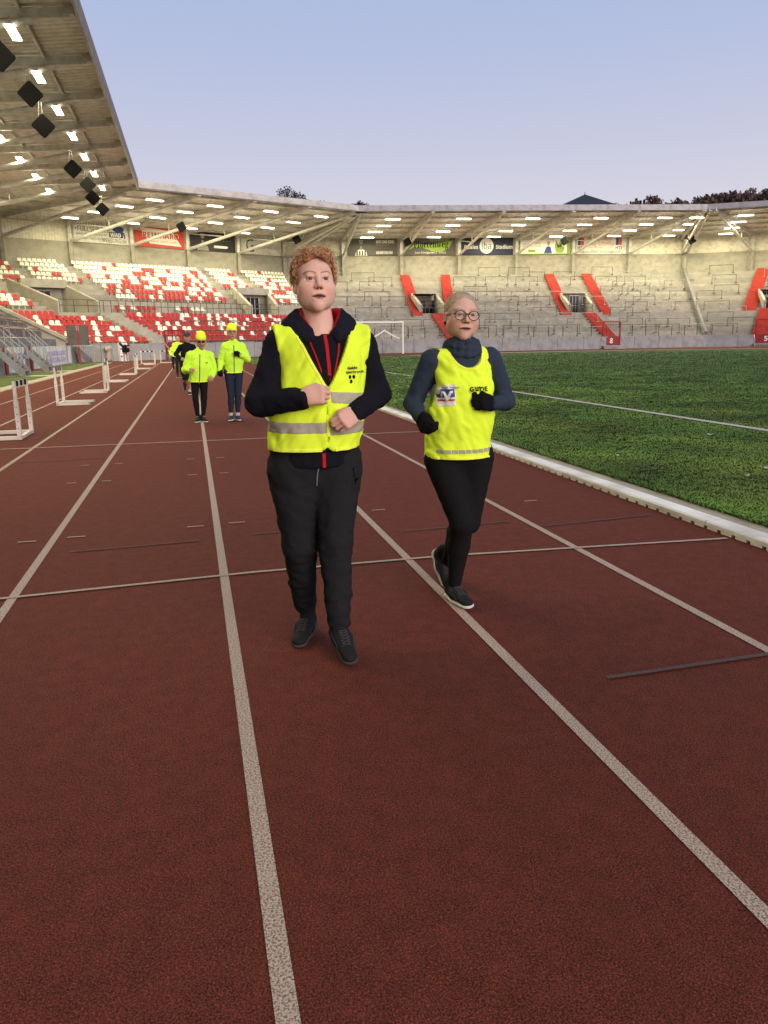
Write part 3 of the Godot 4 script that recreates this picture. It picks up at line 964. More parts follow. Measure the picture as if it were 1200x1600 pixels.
func build_barriers() -> void:
	# crush barriers: one rail on two legs, with foot plates
	var first: Node3D
	var ords := ["lowest", "second", "third", "fourth", "fifth", "sixth", "seventh", "eighth", "ninth", "tenth", "eleventh", "top"]
	for i in [2, 3]:
		for k in 12:
			var t := 0.035 + k * 0.0805
			var n := 14 if i == 2 else 8
			var col := 0
			for q in n:
				var s := (q + 0.5 + (0.5 if k % 2 else 0.0)) / n + rng.randf_range(-0.008, 0.008)
				if s > 0.97: continue
				if i == 3 and s > 0.62: continue
				var bad := false
				for z in ([[0.285, 0.395, 0.3, 1.0], [0.235, 0.345, 0.3, 1.0], [0.285, 0.335, 0.0, 0.4], [0.615, 0.675, 0.25, 1.0], [0.725, 0.77, 0.3, 1.0], [0.675, 0.74, 0.0, 0.4], [0.27, 0.33, 0.3, 0.62], [0.64, 0.71, 0.3, 0.62]] if i == 2 else [[0.16, 0.33, 0.0, 0.6], [0.2, 0.31, 0.5, 1.0]]):
					if t > z[2] and t < z[3] and s > z[0] and s < z[1]: bad = true
				if bad or rng.randf() < 0.16: continue
				var p := tier(i, s, t, 0.12)
				var o: Node3D
				col += 1
				var label := "dark crush barrier, %s from the left in the %s row of the %s terrace" % [nth(col), ords[k], "far" if i == 2 else "right"]
				if first == null:
					o = thing("crush_barrier", label, "crush barrier", Vector3.ZERO, 0.0, "crush barriers on the standing terraces")
					var g := Geo.new()
					g.tube(Vector3(-1.6, 1.05, 0), Vector3(1.6, 1.05, 0), 0.032, 8)
					part("rail", g.done(), M.dark_rail, o)
					for x in [-1.57, 1.57]:
						var l := Geo.new()
						l.tube(Vector3(x, 0, 0), Vector3(x, 1.03, 0), 0.034, 8)
						l.block(Vector3(x - 0.14, -0.05, -0.14), Vector3(x + 0.14, 0.04, 0.14))
						part("leg", l.done(), M.dark_rail, o)
					first = o
				else:
					o = copy(first, label)
				o.transform = frame_at(i, p)
				if rng.randf() < 0.28:
					for ch in o.get_children(): ch.material_override = M.galvanised
					o.set_meta("label", label.replace("dark crush", "bare metal crush"))
	# rail along the foot of the terraces
	for i in [2, 3]:
		var o := thing("terrace_fence", "low dark post and rail fence along the front of the %s terrace" % ["far", "right hand"][i - 2], "fence", Vector3.ZERO, 0.0)
		var n := 26 if i == 2 else 14
		for k in n:
			var s := (k + 0.3) / n
			if i == 2 and ((s > 0.285 and s < 0.335) or (s > 0.69 and s < 0.745)): continue
			if i == 3 and ((s > 0.16 and s < 0.25) or s > 0.7): continue
			var a := tier(i, s, 0.012)
			var g := Geo.new()
			g.tube(a, a + Vector3(0, 1.25, 0), 0.05, 6)
			part("post", g.done(), M.dark_rail, o)
			if k % 4 != 3:
				var b := tier(i, (k + 1.3) / n, 0.012)
				var r := Geo.new()
				r.tube(a + Vector3(0, 1.15, 0), b + Vector3(0, 1.15, 0), 0.035, 6)
				part("rail", r.done(), M.galvanised if k % 3 else M.dark_rail, o)

func nth(n: int) -> String:
	var small := ["", "first", "second", "third", "fourth", "fifth", "sixth", "seventh", "eighth", "ninth", "tenth", "eleventh", "twelfth", "thirteenth", "fourteenth", "fifteenth", "sixteenth", "seventeenth", "eighteenth", "nineteenth"]
	if n < 20: return small[n]
	var tens := ["", "", "twenty", "thirty", "forty", "fifty", "sixty", "seventy", "eighty", "ninety"]
	if n % 10 == 0: return (tens[n / 10] as String).trim_suffix("y") + "ieth"
	return tens[n / 10] + " " + small[n % 10]
# ---------------------------------------------------------------- roofs, lamps and loudspeakers
func eave_at(i: int, s: float) -> Vector2: return EAVE[i].lerp(EAVE[i + 1], s)
const EAVE_Y := [16.6, 16.75, 17.0, 17.2, 17.2]
const BACK_Y := 15.5
func roof_at(i: int, s: float, t: float, dy := 0.0) -> Vector3:     # underside, t from the eave to the back wall
	var e := eave_at(i, s)
	var b := BACK[i].lerp(BACK[i + 1], s) as Vector2
	var p := e.lerp(b, t)
	return V(p.x, lerpf(lerpf(EAVE_Y[i], EAVE_Y[i + 1], s), 14.6 if i == 0 else BACK_Y, t) + dy, p.y)

func build_roofs() -> void:
	var names := ["main stand along the left", "seated stand in the bend", "far standing terrace", "standing terrace at the right"]
	for i in 4:
		var r := thing("stand_roof", "sheet roof on steel frames over the %s" % names[i], "roof")
		var la := eave_at(i, 0).distance_to(eave_at(i, 1))
		# deck of profiled sheets that run from the eave to the back
		var g := Geo.new()
		var n := int(la / 0.5)
		for k in n:
			var s := [float(k) / n, (k + 0.42) / n, (k + 0.5) / n, (k + 0.92) / n, (k + 1.0) / n]
			var y := [0.0, 0.0, -0.09, -0.09, 0.0]
			for q in 4:
				g.quad(roof_at(i, s[q], -0.01, y[q]), roof_at(i, s[q + 1], -0.01, y[q + 1]), roof_at(i, s[q + 1], 1.02, y[q + 1]), roof_at(i, s[q], 1.02, y[q]), Vector3.DOWN if q != 1 and q != 3 else (Vector3.DOWN + along(i) * (0.8 if q == 3 else -0.8)).normalized())
		part("deck", g.done(), M.roof_sheet, r)
		var tp := Geo.new()
		tp.quad(roof_at(i, 0, -0.012, 0.22), roof_at(i, 1, -0.012, 0.22), roof_at(i, 1, 1.03, 0.22), roof_at(i, 0, 1.03, 0.22), Vector3.UP)
		part("roof_covering", tp.done(), M.roof_top, r)
		# fascia with a gutter lip
		var fg := Geo.new()
		var a := roof_at(i, 0, -0.014, 0.0)
		var b := roof_at(i, 1, -0.014, 0.0)
		fg.bar(a + Vector3(0, -0.02, 0), b + Vector3(0, -0.02, 0), 0.16, 0.62 if i else 0.85)
		part("fascia", fg.done(), M.fascia if i >= 2 else M.fascia_brown if i == 0 else M.steel_frame, r)
		var gg := Geo.new()
		gg.tube(a + Vector3(0, -0.36 if i else -0.5, 0), b + Vector3(0, -0.36 if i else -0.5, 0), 0.09, 6)
		part("gutter", gg.done(), M.galvanised, r)
		# purlins
		for k in 6:
			var pg := Geo.new()
			var t := 0.08 + k * 0.175
			pg.bar(roof_at(i, 0.002, t, -0.20), roof_at(i, 0.998, t, -0.20), 0.12, 0.2)
			part("purlin", pg.done(), M.steel_frame, r)
		# frames: rafter, strut from the wall column out to the eave, small web bars
		var fr := []
		if i == 0:
			for k in 17:
				var z := -21.0 + 6.27 * k
				fr.append([(z + 30.0) / 114.4, (z + 30.0) / 119.8])
		elif i == 1: fr = [[0.0, 0.262], [0.25, 0.41], [0.49, 0.557], [0.75, 0.705], [1.0, 0.852], [1.0, 0.99]]
		elif i == 2: fr = [[0.01, 0.02], [0.01, 1.0 / 7], [0.21, 2.0 / 7], [0.41, 3.0 / 7], [0.61, 4.0 / 7], [0.8, 5.0 / 7], [0.99, 6.0 / 7], [0.995, 0.99]]
		else: fr = [[0.01, 0.01], [0.03, 0.24], [0.27, 0.48], [0.5, 0.72]]
		for q in fr:
			var ev := eave_at(i, q[0])
			var bk := BACK[i].lerp(BACK[i + 1], q[1]) as Vector2
			var ey := lerpf(EAVE_Y[i], EAVE_Y[i + 1], q[0])
			var by := 14.6 if i == 0 else BACK_Y
			var E := V(ev.x, ey - 0.42, ev.y)
			var Bk := V(bk.x, by - 0.42, bk.y)
			var foot := V(bk.x, 13.05 if i else 10.5, bk.y) + facing(i) * 0.4
			var rg := Geo.new()
			rg.bar(E, Bk, 0.24, 0.42)
			part("rafter", rg.done(), M.steel_frame, r)
			var sg := Geo.new()
			sg.tube(foot, E.lerp(Bk, 0.06) + Vector3(0, -0.25, 0), 0.2 if i < 2 else 0.17, 8)
			part("strut", sg.done(), M.steel_frame, r)
			var wg := Geo.new()
			var m1 := foot.lerp(E, 0.32)
			wg.tube(m1, E.lerp(Bk, 0.68), 0.07, 6)
			wg.tube(m1, Bk + Vector3(0, -0.1, 0), 0.07, 6)
			if i == 0:
				wg.tube(foot.lerp(E, 0.6), E.lerp(Bk, 0.4), 0.07, 6)
				wg.tube(foot.lerp(E, 0.6), E.lerp(Bk, 0.62), 0.07, 6)
			part("web_bar", wg.done(), M.steel_frame, r)
			var bg := Geo.new()
			bg.block(E + Vector3(-0.22, -0.1, -0.22), E + Vector3(0.22, 0.35, 0.22))
			part("bracket", bg.done(), M.steel_frame, r)
	build_lamps()
	build_speakers()

func build_lamps() -> void:
	var house := Geo.new()
	house.box(Transform3D(Basis(), Vector3(0, 0.10, 0)), Vector3(1.9, 0.12, 0.24))
	for x in [-0.6, 0.6]: house.tube(Vector3(x, 0.15, 0), Vector3(x, 0.62, 0), 0.025, 5)
	var hm := house.done()
	var glow := Geo.new()
	glow.box(Transform3D(Basis(), Vector3(0, 0.0, 0)), Vector3(1.8, 0.07, 0.40))
	var gm := glow.done()
	var spots := []
	for i in [1, 2, 3]:
		var bays := []
		if i == 1: bays = [[0.07, 0.34], [0.125, 0.34], [0.37, 0.48], [0.62, 0.63], [0.87, 0.78]]
		elif i == 2: bays = [[0.11, 0.18], [0.31, 0.34], [0.51, 0.48], [0.71, 0.63], [0.90, 0.77], [0.985, 0.93]]
		else: bays = [[0.13, 0.12], [0.36, 0.36], [0.6, 0.6]]
		if i == 1: bays.remove_at(0)
		var b := 0
		for q in bays:
			for k in 4:
				var t: float = [0.09, 0.31, 0.52, 0.73][k]
				var e := eave_at(i, q[0])
				var bk := BACK[i].lerp(BACK[i + 1], q[1]) as Vector2
				var p := e.lerp(bk, t)
				var y := lerpf(lerpf(EAVE_Y[i], EAVE_Y[i + 1], q[0]), BACK_Y, t) - 0.95
				spots.append([V(p.x, y, p.y), frame_at(i, Vector3.ZERO).basis, "lit strip floodlight, %s from the eave in the %s bay of the %s roof" % [nth(k + 1), nth(b + 1), ["", "bend stand", "far terrace", "right terrace"][i]]])
			b += 1
	for row in 3:
		for k in 15:
			var z := -1.7 + 6.27 * k
			var x: float = [-7.0, -11.6, -17.0][row]
			var y: float = 16.6 - (x + 4.45) / -26.55 * 2.0 - 0.95
			if z > 80.0 or z < 10.0: continue
			spots.append([V(x, y, z), Basis(Vector3.UP, PI / 2), "lit floodlight, %s from the near end in the %s row of the main roof" % [nth(k - 1), ["eave", "middle", "back"][row]]])
	var first: Node3D
	for q in spots:
		var o: Node3D
		if first == null:
			o = thing("floodlight", q[2], "floodlight", Vector3.ZERO, 0.0, "strip floodlights under the stand roofs")
			part("housing", hm, M.steel_frame, o)
			part("lamp_tube", gm, M.lamp_glow, o)
			first = o
		else:
			o = copy(first, q[2])
		o.transform = Transform3D(q[1], q[0])
		var l := AreaLight3D.new()
		l.name = "lamp_light"
		l.area_size = Vector2(1.7, 0.34)
		l.light_color = Color(1.0, 0.95, 0.755)
		l.light_energy = LAMP
		l.shadow_enabled = true
		l.area_range = 90.0
		l.transform = Transform3D(Basis(Vector3.RIGHT, -PI / 2), Vector3(0, -0.05, 0))
		lights_todo.append([o, l])
	for q in lights_todo: q[0].add_child(q[1])

var lights_todo := []
const LAMP := 42.0

func build_speakers() -> void:
	var first: Node3D
	var k := 0
	var spots := []
	for z in [32.5, 39.6, 46.4, 49.7, 61.0, 69.6, 72.5, 80.2]:
		spots.append([V(-7.2, [13.7, 13.65, 14.05, 13.35, 13.37, 13.9, 13.4, 13.7][k], z), PI / 4, "black square loudspeaker hung from the main stand roof, %s from the near end" % nth(k + 1)])
		k += 1
	for q in [[1, 0.49, 0.47, "hung above the red banner"], [1, 0.93, 0.55, "hung before the pale banner"], [2, 0.25, 0.62, "hung above the green and grey banner"], [2, 0.66, 0.62, "hung above the green framed banner"], [2, 1.0, 0.62, "hung in the terrace corner"]]:
		spots.append([roof_at(q[0], q[1], q[2], -1.9), 0.5, "black loudspeaker box %s" % q[3]])
	for q in spots:
		var o: Node3D
		if first == null:
			o = thing("loudspeaker", q[2], "loudspeaker", Vector3.ZERO, 0.0, "loudspeakers under the roofs")
			var g := Geo.new()
			var c := 0.06
			g.block(Vector3(-0.55, -0.55 + c, -0.35), Vector3(0.55, 0.55 - c, 0.35))
			g.block(Vector3(-0.55 + c, -0.552, -0.347), Vector3(0.55 - c, 0.552, 0.347))
			part("cabinet", g.done(), M.speaker_black, o)
			var fg := Geo.new()
			fg.block(Vector3(-0.47, -0.47, 0.352), Vector3(0.47, 0.47, 0.38))
			part("grille", fg.done(), M.black, o)
			var hg := Geo.new()
			hg.tube(Vector3(0.4, 0.4, -0.2), Vector3(1.0, 1.0, -0.3), 0.03, 5)
			hg.tube(Vector3(0.15, 0.5, -0.2), Vector3(0.9, 1.1, -0.3), 0.03, 5)
			part("bracket", hg.done(), M.galvanised, o)
			first = o
		else:
			o = copy(first, q[2])
		var p: Vector3 = q[0]
		var dir := (Vector3(0, 1.45, 0) - p).normalized()
		var bs := Basis.looking_at(-dir) * Basis(Vector3(0, 0, 1), q[1] as float)
		o.transform = Transform3D(bs.scaled(Vector3.ONE * 0.84), p)

# ---------------------------------------------------------------- beyond the stadium
func build_background() -> void:
	# wooded ridge at the right, its trees and the dark pitched roof
	var g := Geo.new()
	var ridge := [[60.0, 44.0], [100, 45.5], [125, 46.3], [150, 46.6], [170, 48.3], [185, 50.0], [205, 52.5], [240, 57.0], [300, 60.0]]
	for k in ridge.size() - 1:
		var a: Array = ridge[k]
		var b: Array = ridge[k + 1]
		g.quad(V(a[0], 0, 215), V(b[0], 0, 215), V(b[0], b[1] - 7, 262), V(a[0], a[1] - 7, 262), Vector3(0, 0.7, 0.7).normalized())
		g.quad(V(a[0], 0, 330), V(b[0], 0, 330), V(b[0], b[1] - 7, 262), V(a[0], a[1] - 7, 262), Vector3(0, 0.7, -0.7).normalized())
	put("wooded_hill", g.done(), M.hill).set_meta("kind", "structure")
	var kinds := []
	for k in 3: kinds.append(tree_meshes(100 + k, k))
	var n := 0
	for k in 90:
		var x := 130.0 + 118.0 * (k + rng.randf_range(-0.4, 0.4)) / 90.0
		var h := 0.0
		for q in ridge.size() - 1:
			if x >= ridge[q][0] and x < ridge[q + 1][0]: h = lerpf(ridge[q][1], ridge[q + 1][1], (x - ridge[q][0]) / (ridge[q + 1][0] - ridge[q][0]))
		var z := 258.0 + rng.randf_range(-6, 8)
		var kind: int = [2, 1, 2, 1, 2, 1, 2, 0][rng.randi() % 8]
		var s := rng.randf_range(0.75, 1.25)
		s *= 0.75
		var o := thing(["pine_tree", "beech_tree", "rust_tree"][kind], "%s on the wooded ridge, %s along the skyline from the left" % [["dark pointed pine", "dark rounded tree", "rust brown tree"][kind], nth(k + 1)], "tree", V(x, h - 14.5 * s + rng.randf_range(-0.6, 1.0), z), rng.randf() * TAU, "trees on the wooded ridge")
		part("trunk", kinds[kind][0], M.bark, o)
		part("crown", kinds[kind][1], [M.leaf_dark, M.leaf_brown, M.leaf_rust][kind], o)
		o.scale = Vector3(s, s * rng.randf_range(0.9, 1.15), s)
		n += 1
	# loose half bare trees that look over the roof at the bend
	for q in [[18.0, 125.0, 25.4, 5.2, "half bare tree showing above the roof behind the bend"], [28.0, 128.0, 23.5, 2.2, "small tree top showing above the roof corner"]]:
		bare_tree(q[0], q[1], q[2], q[3], q[4])
	var ro := thing("pitched_roof_building", "building with a dark pointed slate roof behind the far terrace", "building", V(78.0, 0, 150))
	var wl := Geo.new()
	wl.block(Vector3(-8.2, 0, -7.5), Vector3(8.2, 24.8, 7.5))
	part("wall", wl.done(), M.wall_concrete, ro)
	var rf := Geo.new()
	var ap := Vector3(0.8, 29.4, 0)
	var cs := [Vector3(-9.6, 24.7, 8.4), Vector3(9.6, 24.7, 8.4), Vector3(9.6, 24.7, -8.4), Vector3(-9.6, 24.7, -8.4)]
	for k in 4:
		var u: Vector3 = cs[k]
		var w: Vector3 = cs[(k + 1) % 4]
		var nn := (w - u).cross(ap - u).normalized()
		rf.tri(u, w, ap, nn)
	rf.quad(cs[0], cs[1], cs[2], cs[3], Vector3.DOWN)
	part("roof", rf.done(), M.dark_slate, ro)
	var fi := Geo.new()
	fi.tube(ap + Vector3(0, -0.2, 0), ap + Vector3(0, 0.5, 0), 0.12, 6, 0.03)
	part("finial", fi.done(), M.dark_slate, ro)

func tree_meshes(seed_: int, kind: int) -> Array:
	var r := RandomNumberGenerator.new()
	r.seed = seed_
	var t := Geo.new()
	t.tube(Vector3.ZERO, Vector3(0.2, 11, 0), 0.35, 7, 0.08)
	for k in 6:
		var a := r.randf() * TAU
		var y := r.randf_range(4, 10)
		t.tube(Vector3(0, y, 0), Vector3(cos(a) * 2.4, y + r.randf_range(0.3, 2.0), sin(a) * 2.4), 0.12, 5, 0.03)
	var c := Geo.new()
	for k in 520:
		var p: Vector3
		if kind == 0:
			var y := r.randf()
			p = Vector3(r.randf_range(-1, 1), 0, r.randf_range(-1, 1)).normalized() * (1.0 - y) * 2.6 * sqrt(r.randf()) + Vector3(0, 3.0 + y * 12.5, 0)
		else:
			var d := Vector3(r.randf_range(-1, 1), r.randf_range(-1, 1), r.randf_range(-1, 1)).normalized() * pow(r.randf(), 0.4)
			p = Vector3(d.x * 4.2, 9.2 + d.y * 4.6, d.z * 4.2) + Vector3(sin(d.y * 7.0 + seed_), 0, cos(d.x * 6.0)) * 0.8
		var u := Vector3(r.randf_range(-1, 1), r.randf_range(-1, 1), r.randf_range(-1, 1)).normalized()
		var v := u.cross(Vector3(r.randf_range(-1, 1), r.randf_range(-1, 1), r.randf_range(-1, 1))).normalized()
		var s := r.randf_range(0.35, 0.85)
		c.tri(p - u * s, p + v * s, p + u * s, u.cross(v).normalized())
		c.tri(p - u * s, p - v * s * 0.7, p + u * s, u.cross(v).normalized())
	return [t.done(), c.done()]

func bare_tree(x: float, z: float, top: float, w: float, label: String) -> void:
	var r := RandomNumberGenerator.new()
	r.seed = int(x * 10)
	var o := thing("bare_tree", label, "tree", V(x, 0, z))
	var t := Geo.new()
	var c := Geo.new()
	t.tube(Vector3.ZERO, Vector3(0, top - w * 1.1, 0), 0.4, 8, 0.22)
	var todo := []
	for k in 9:
		var a := TAU * k / 9.0 + r.randf()
		todo.append([Vector3(0, top - w * r.randf_range(1.05, 1.7), 0), Vector3(cos(a) * 0.8, r.randf_range(0.5, 1.3), sin(a) * 0.8).normalized(), w * r.randf_range(0.5, 0.75), 0.11, 0])
	while todo.size():
		var b: Array = todo.pop_back()
		var e: Vector3 = b[0] + b[1] * b[2]
		t.tube(b[0], e, b[3], 4, b[3] * 0.5, false)
		if b[4] < 3:
			for k in 4:
				var d: Vector3 = (b[1] + Vector3(r.randf_range(-1, 1), r.randf_range(-0.4, 1), r.randf_range(-1, 1)) * 0.8).normalized()
				todo.append([(b[0] as Vector3).lerp(e, r.randf_range(0.5, 1.0)), d, b[2] * 0.55, b[3] * 0.55, b[4] + 1])
		else:
			for k in 4:
				var p := e + Vector3(r.randf_range(-1, 1), r.randf_range(-1, 1), r.randf_range(-1, 1)) * 0.3
				var u := Vector3(r.randf_range(-1, 1), r.randf_range(-1, 1), r.randf_range(-1, 1)).normalized() * 0.16
				var v := u.cross(Vector3(0.3, 1, 0.2)).normalized() * 0.12
				c.quad(p - u, p - v, p + u, p + v)
	part("trunk", t.done(), M.bark, o)
	part("crown", c.done(), M.leaf_dark, o)
# ---------------------------------------------------------------- advertising banners on the cladding
func banner(i: int, sa: float, sb: float, ground: String, label: String) -> Node3D:
	var a := ground_at(i, sa, 1.0)
	var b := ground_at(i, sb, 1.0)
	var f := facing(i)
	var A := V(a.x, 13.02, a.y) + f * 0.1
	var B := V(b.x, 13.02, b.y) + f * 0.1
	var e := (B - A).normalized()
	var len := A.distance_to(B)
	var o := thing("advertising_banner", label, "banner", A)
	o.transform = Transform3D(Basis(e, Vector3.UP, e.cross(Vector3.UP)), A + e * 0.45)
	o.set_meta("w", len - 0.9)
	var g := Geo.new()
	g.block(Vector3(0, 0, 0), Vector3(len - 0.9, 2.5, 0.05))
	part("panel", g.done(), M[ground], o)
	o.remove_meta("w")
	return o

func letters(o: Node3D, s: String, x: float, y: float, h: float, m: String, bold := true, serif := false, z := 0.055, fit := 0.0) -> void:
	var t := words(s, h, bold, serif)
	var p := part("lettering", t, M[m], o)
	var wd := t.get_aabb()
	var sx := fit / wd.size.x if fit > 0.0 else 1.0
	p.transform = Transform3D(Basis().scaled(Vector3(sx, 1, 1)), Vector3(x - wd.position.x * sx, y - wd.position.y, z))

func shape(o: Node3D, called: String, pts: Array, m: String, z := 0.052, d := 0.01) -> void:
	var g := Geo.new()
	g.prism(PackedVector2Array(pts), Transform3D(Basis(), Vector3(0, 0, z)), d)
	part(called, g.done(), M[m], o)

func oval(cx: float, cy: float, rx: float, ry: float, n := 20, a0 := 0.0, a1 := TAU) -> Array:
	var r := []
	for k in n: r.append(Vector2(cx + rx * cos(a0 + (a1 - a0) * k / n), cy + ry * sin(a0 + (a1 - a0) * k / n)))
	return r

func box2(x: float, y: float, w: float, h: float) -> Array:
	return [Vector2(x, y), Vector2(x + w, y), Vector2(x + w, y + h), Vector2(x, y + h)]

func figure(o: Node3D, x: float, top: float, suit: String, tone: String) -> void:   # printed head and shoulders
	shape(o, "printed_figure", [Vector2(x - 0.85, 0.02), Vector2(x - 0.72, 0.55), Vector2(x - 0.3, 0.85), Vector2(x + 0.3, 0.85), Vector2(x + 0.72, 0.55), Vector2(x + 0.85, 0.02)], suit)
	shape(o, "printed_head", oval(x, top - 0.45, 0.3, 0.42), tone, 0.064)
	shape(o, "printed_neck", box2(x - 0.15, 0.78, 0.3, 0.5), tone, 0.058)
	shape(o, "printed_hair", oval(x, top - 0.28, 0.31, 0.3, 14, 0.0, PI), "print_dark", 0.076)

func build_banners() -> void:
	var c := 0.1477
	var s := []
	for k in 7: s.append(1.0 - c * (6 - k))
	var o := banner(1, s[0] + 0.01, s[1], "banner_dark", "dark banner with a small white printed label, first at the left edge")
	for k in 9: shape(o, "printed_stripe", box2(0.4 + k * 0.72, 1.2, 0.09, 1.2), "print_dark")
	figure(o, 2.6, 1.75, "print_grey", "print_grey")
	shape(o, "printed_label", box2(3.6, 0.42, 0.8, 0.36), "print_white")
	shape(o, "printed_label", box2(4.5, 0.36, 1.4, 0.36), "print_white")
	o = banner(1, s[2], s[3], "banner_white", "white print shop banner reading PLOTT PRINT FULLSERVICE with a blue lizard")
	letters(o, "PLOTT•PRINT", 0.25, 1.85, 0.50, "print_dark", false, false, 0.055, 3.9)
	letters(o, "•FULLSERVICE", 0.25, 1.25, 0.50, "print_dark", false, false, 0.055, 4.0)
	letters(o, "www.wad-werbung.de", 0.3, 0.75, 0.26, "print_dark", false)
	letters(o, "Tel. 0361 / 6435-63369", 0.3, 0.35, 0.24, "print_dark", false)
	letters(o, "WERBUNG.de", 3.3, 0.15, 0.46, "print_dark", false, false, 0.055, 3.0)
	shape(o, "printed_logo", box2(4.2, 0.75, 1.7, 0.62), "print_dark")
	letters(o, "WAD", 4.35, 0.82, 0.46, "print_white", true, false, 0.066, 1.3)
	shape(o, "printed_lizard", oval(5.35, 1.72, 0.72, 0.36) , "print_blue", 0.056)
	shape(o, "printed_lizard", oval(4.75, 1.95, 0.32, 0.2), "print_blue", 0.06)
	shape(o, "printed_lizard", [Vector2(5.7, 1.6), Vector2(6.1, 1.3), Vector2(6.2, 0.8), Vector2(5.95, 0.62), Vector2(5.98, 0.75), Vector2(6.05, 0.85), Vector2(5.95, 1.2), Vector2(5.6, 1.4)], "print_blue", 0.064)
	o = banner(1, s[3], s[4], "banner_red", "red banner with a white slanted panel lettered REINHARD")
	shape(o, "printed_panel", [Vector2(0.6, 2.25), Vector2(4.9, 2.05), Vector2(6.1, 0.25), Vector2(1.9, 0.4)], "print_white")
	letters(o, "REINHARD", 0.95, 1.1, 0.66, "print_white", true, false, 0.075, 4.8)
	letters(o, "REINHARD", 1.0, 1.08, 0.62, "banner_red", true, false, 0.084, 4.7)
	letters(o, "PLANUNG · MONTAGE · ELEKTRO", 2.0, 0.58, 0.22, "print_red", false, false, 0.062, 3.5)
	o = banner(1, s[4], s[5], "banner_dark", "dark banner with a grey printed player, between the red and the pale banner")
	figure(o, 1.7, 2.35, "print_grey", "print_grey")
	shape(o, "printed_label", [Vector2(3.3, 0.42), Vector2(5.2, 0.42), Vector2(5.4, 0.58), Vector2(5.2, 0.74), Vector2(3.3, 0.74)], "print_white")
	for k in 14: shape(o, "printed_dot", box2(2.7 + (k % 7) * 0.5, 1.3 + 0.5 * (k / 7), 0.07, 0.12), "print_grey")
	o = banner(1, s[5], s[6] - 0.003, "banner_white", "pale banner with a large G and grey lettering above the young man")
	letters(o, "G", 0.8, 0.3, 1.55, "print_dark", false)
	shape(o, "printed_arc", [Vector2(0.7, 2.3), Vector2(0.95, 0.95), Vector2(1.05, 0.95), Vector2(0.85, 2.3)], "print_green")
	letters(o, "lasfasermontage", 2.2, 0.62, 0.5, "print_grey", false, false, 0.055, 4.0)
	letters(o, "Ihr Partner für Netze und Anschlüsse", 1.9, 1.95, 0.2, "print_grey", false, false, 0.055, 3.6)
	letters(o, "GmbH", 5.3, 1.25, 0.18, "print_grey", false)
	var w := 1.0 / 7
	o = banner(2, 0.004 + w, 2 * w, "banner_grey", "dark grey banner with a printed player in a striped shirt")
	o.position += Vector3.ZERO
	figure(o, 1.9, 2.4, "print_white", "print_grey")
	for k in 4: shape(o, "printed_stripe", box2(1.22 + k * 0.38, 0.04, 0.2, 0.6), "print_dark", 0.064)
	letters(o, "WIR SIND EINS.", 4.0, 1.65, 0.40, "print_white", true, false, 0.055, 2.6)
	letters(o, "Unser Team. Unsere Stadt.", 4.0, 1.35, 0.16, "print_grey", false, false, 0.055, 1.8)
	letters(o, "GEMEINSAM", 4.0, 0.22, 0.38, "print_white", true, false, 0.055, 2.3)
	o = banner(2, 2 * w, 3 * w, "banner_grey", "grey banner with a green leaf shape lettered Pfortenweg")
	shape(o, "printed_leaf", [Vector2(0.6, 0.75), Vector2(1.5, 1.6), Vector2(3.2, 1.4), Vector2(5.0, 1.65), Vector2(6.9, 1.95), Vector2(6.3, 0.9), Vector2(5.2, 0.4), Vector2(3.9, 0.55), Vector2(2.6, 1.05), Vector2(1.4, 1.05)], "print_green")
	letters(o, "Pfortenweg", 1.35, 0.75, 0.85, "black", true, true, 0.066, 4.9)
	letters(o, "Gästehaus am", 3.6, 1.95, 0.5, "print_green", true, true, 0.055, 2.8)
	letters(o, "Zum Schulgarten 2 · Erfurt", 1.5, 0.15, 0.26, "print_white", false, false, 0.055, 4.4)
	o = banner(2, 3 * w, 4 * w, "banner_navy", "navy blue banner with a white circle lettered iba")
	shape(o, "printed_circle", oval(3.5, 1.22, 1.0, 1.05, 28), "print_white")
	letters(o, "iba", 2.85, 0.78, 0.85, "banner_navy", false, false, 0.066, 1.3)
	letters(o, "Duales", 0.35, 0.8, 0.52, "print_white", true, false, 0.055, 1.95)
	letters(o, "Studium", 4.85, 0.8, 0.52, "print_white", true, false, 0.055, 2.4)
	o = banner(2, 4 * w, 5 * w, "print_green", "white banner with a green frame and a printed man in a blue suit")
	shape(o, "printed_panel", box2(0.16, 0.14, 6.7, 2.22), "print_white", 0.052, 0.006)
	letters(o, "Physiotherapie und Training", 0.4, 1.85, 0.3, "print_grey", false, false, 0.06, 4.6)
	letters(o, "aus einer Hand", 0.45, 1.35, 0.26, "print_grey", false, false, 0.06, 2.6)
	letters(o, "jetzt Termin buchen", 0.45, 0.95, 0.22, "print_grey", false, false, 0.06, 2.7)
	shape(o, "printed_label", box2(1.3, 0.3, 1.0, 0.35), "print_green", 0.06)
	shape(o, "printed_suit", [Vector2(3.55, 0.16), Vector2(3.85, 0.95), Vector2(4.2, 1.15), Vector2(4.55, 0.95), Vector2(4.75, 0.16)], "print_blue", 0.062)
	shape(o, "printed_head", oval(4.2, 1.5, 0.2, 0.3), "print_skin", 0.066)
	shape(o, "printed_plant", [Vector2(5.3, 0.2), Vector2(5.1, 1.1), Vector2(5.3, 1.95), Vector2(5.6, 1.3), Vector2(5.9, 1.9), Vector2(6.3, 2.0), Vector2(6.15, 1.2), Vector2(6.55, 0.9), Vector2(6.3, 0.2)], "print_green", 0.062)
	shape(o, "printed_plant", [Vector2(5.5, 0.9), Vector2(5.35, 1.6), Vector2(5.8, 1.2), Vector2(6.1, 1.7), Vector2(6.1, 1.0)], "print_dark", 0.074)
	o = banner(2, 5 * w, 6 * w, "banner_white", "white banner with red lettering Heizung Sanitär between two HTS signs")
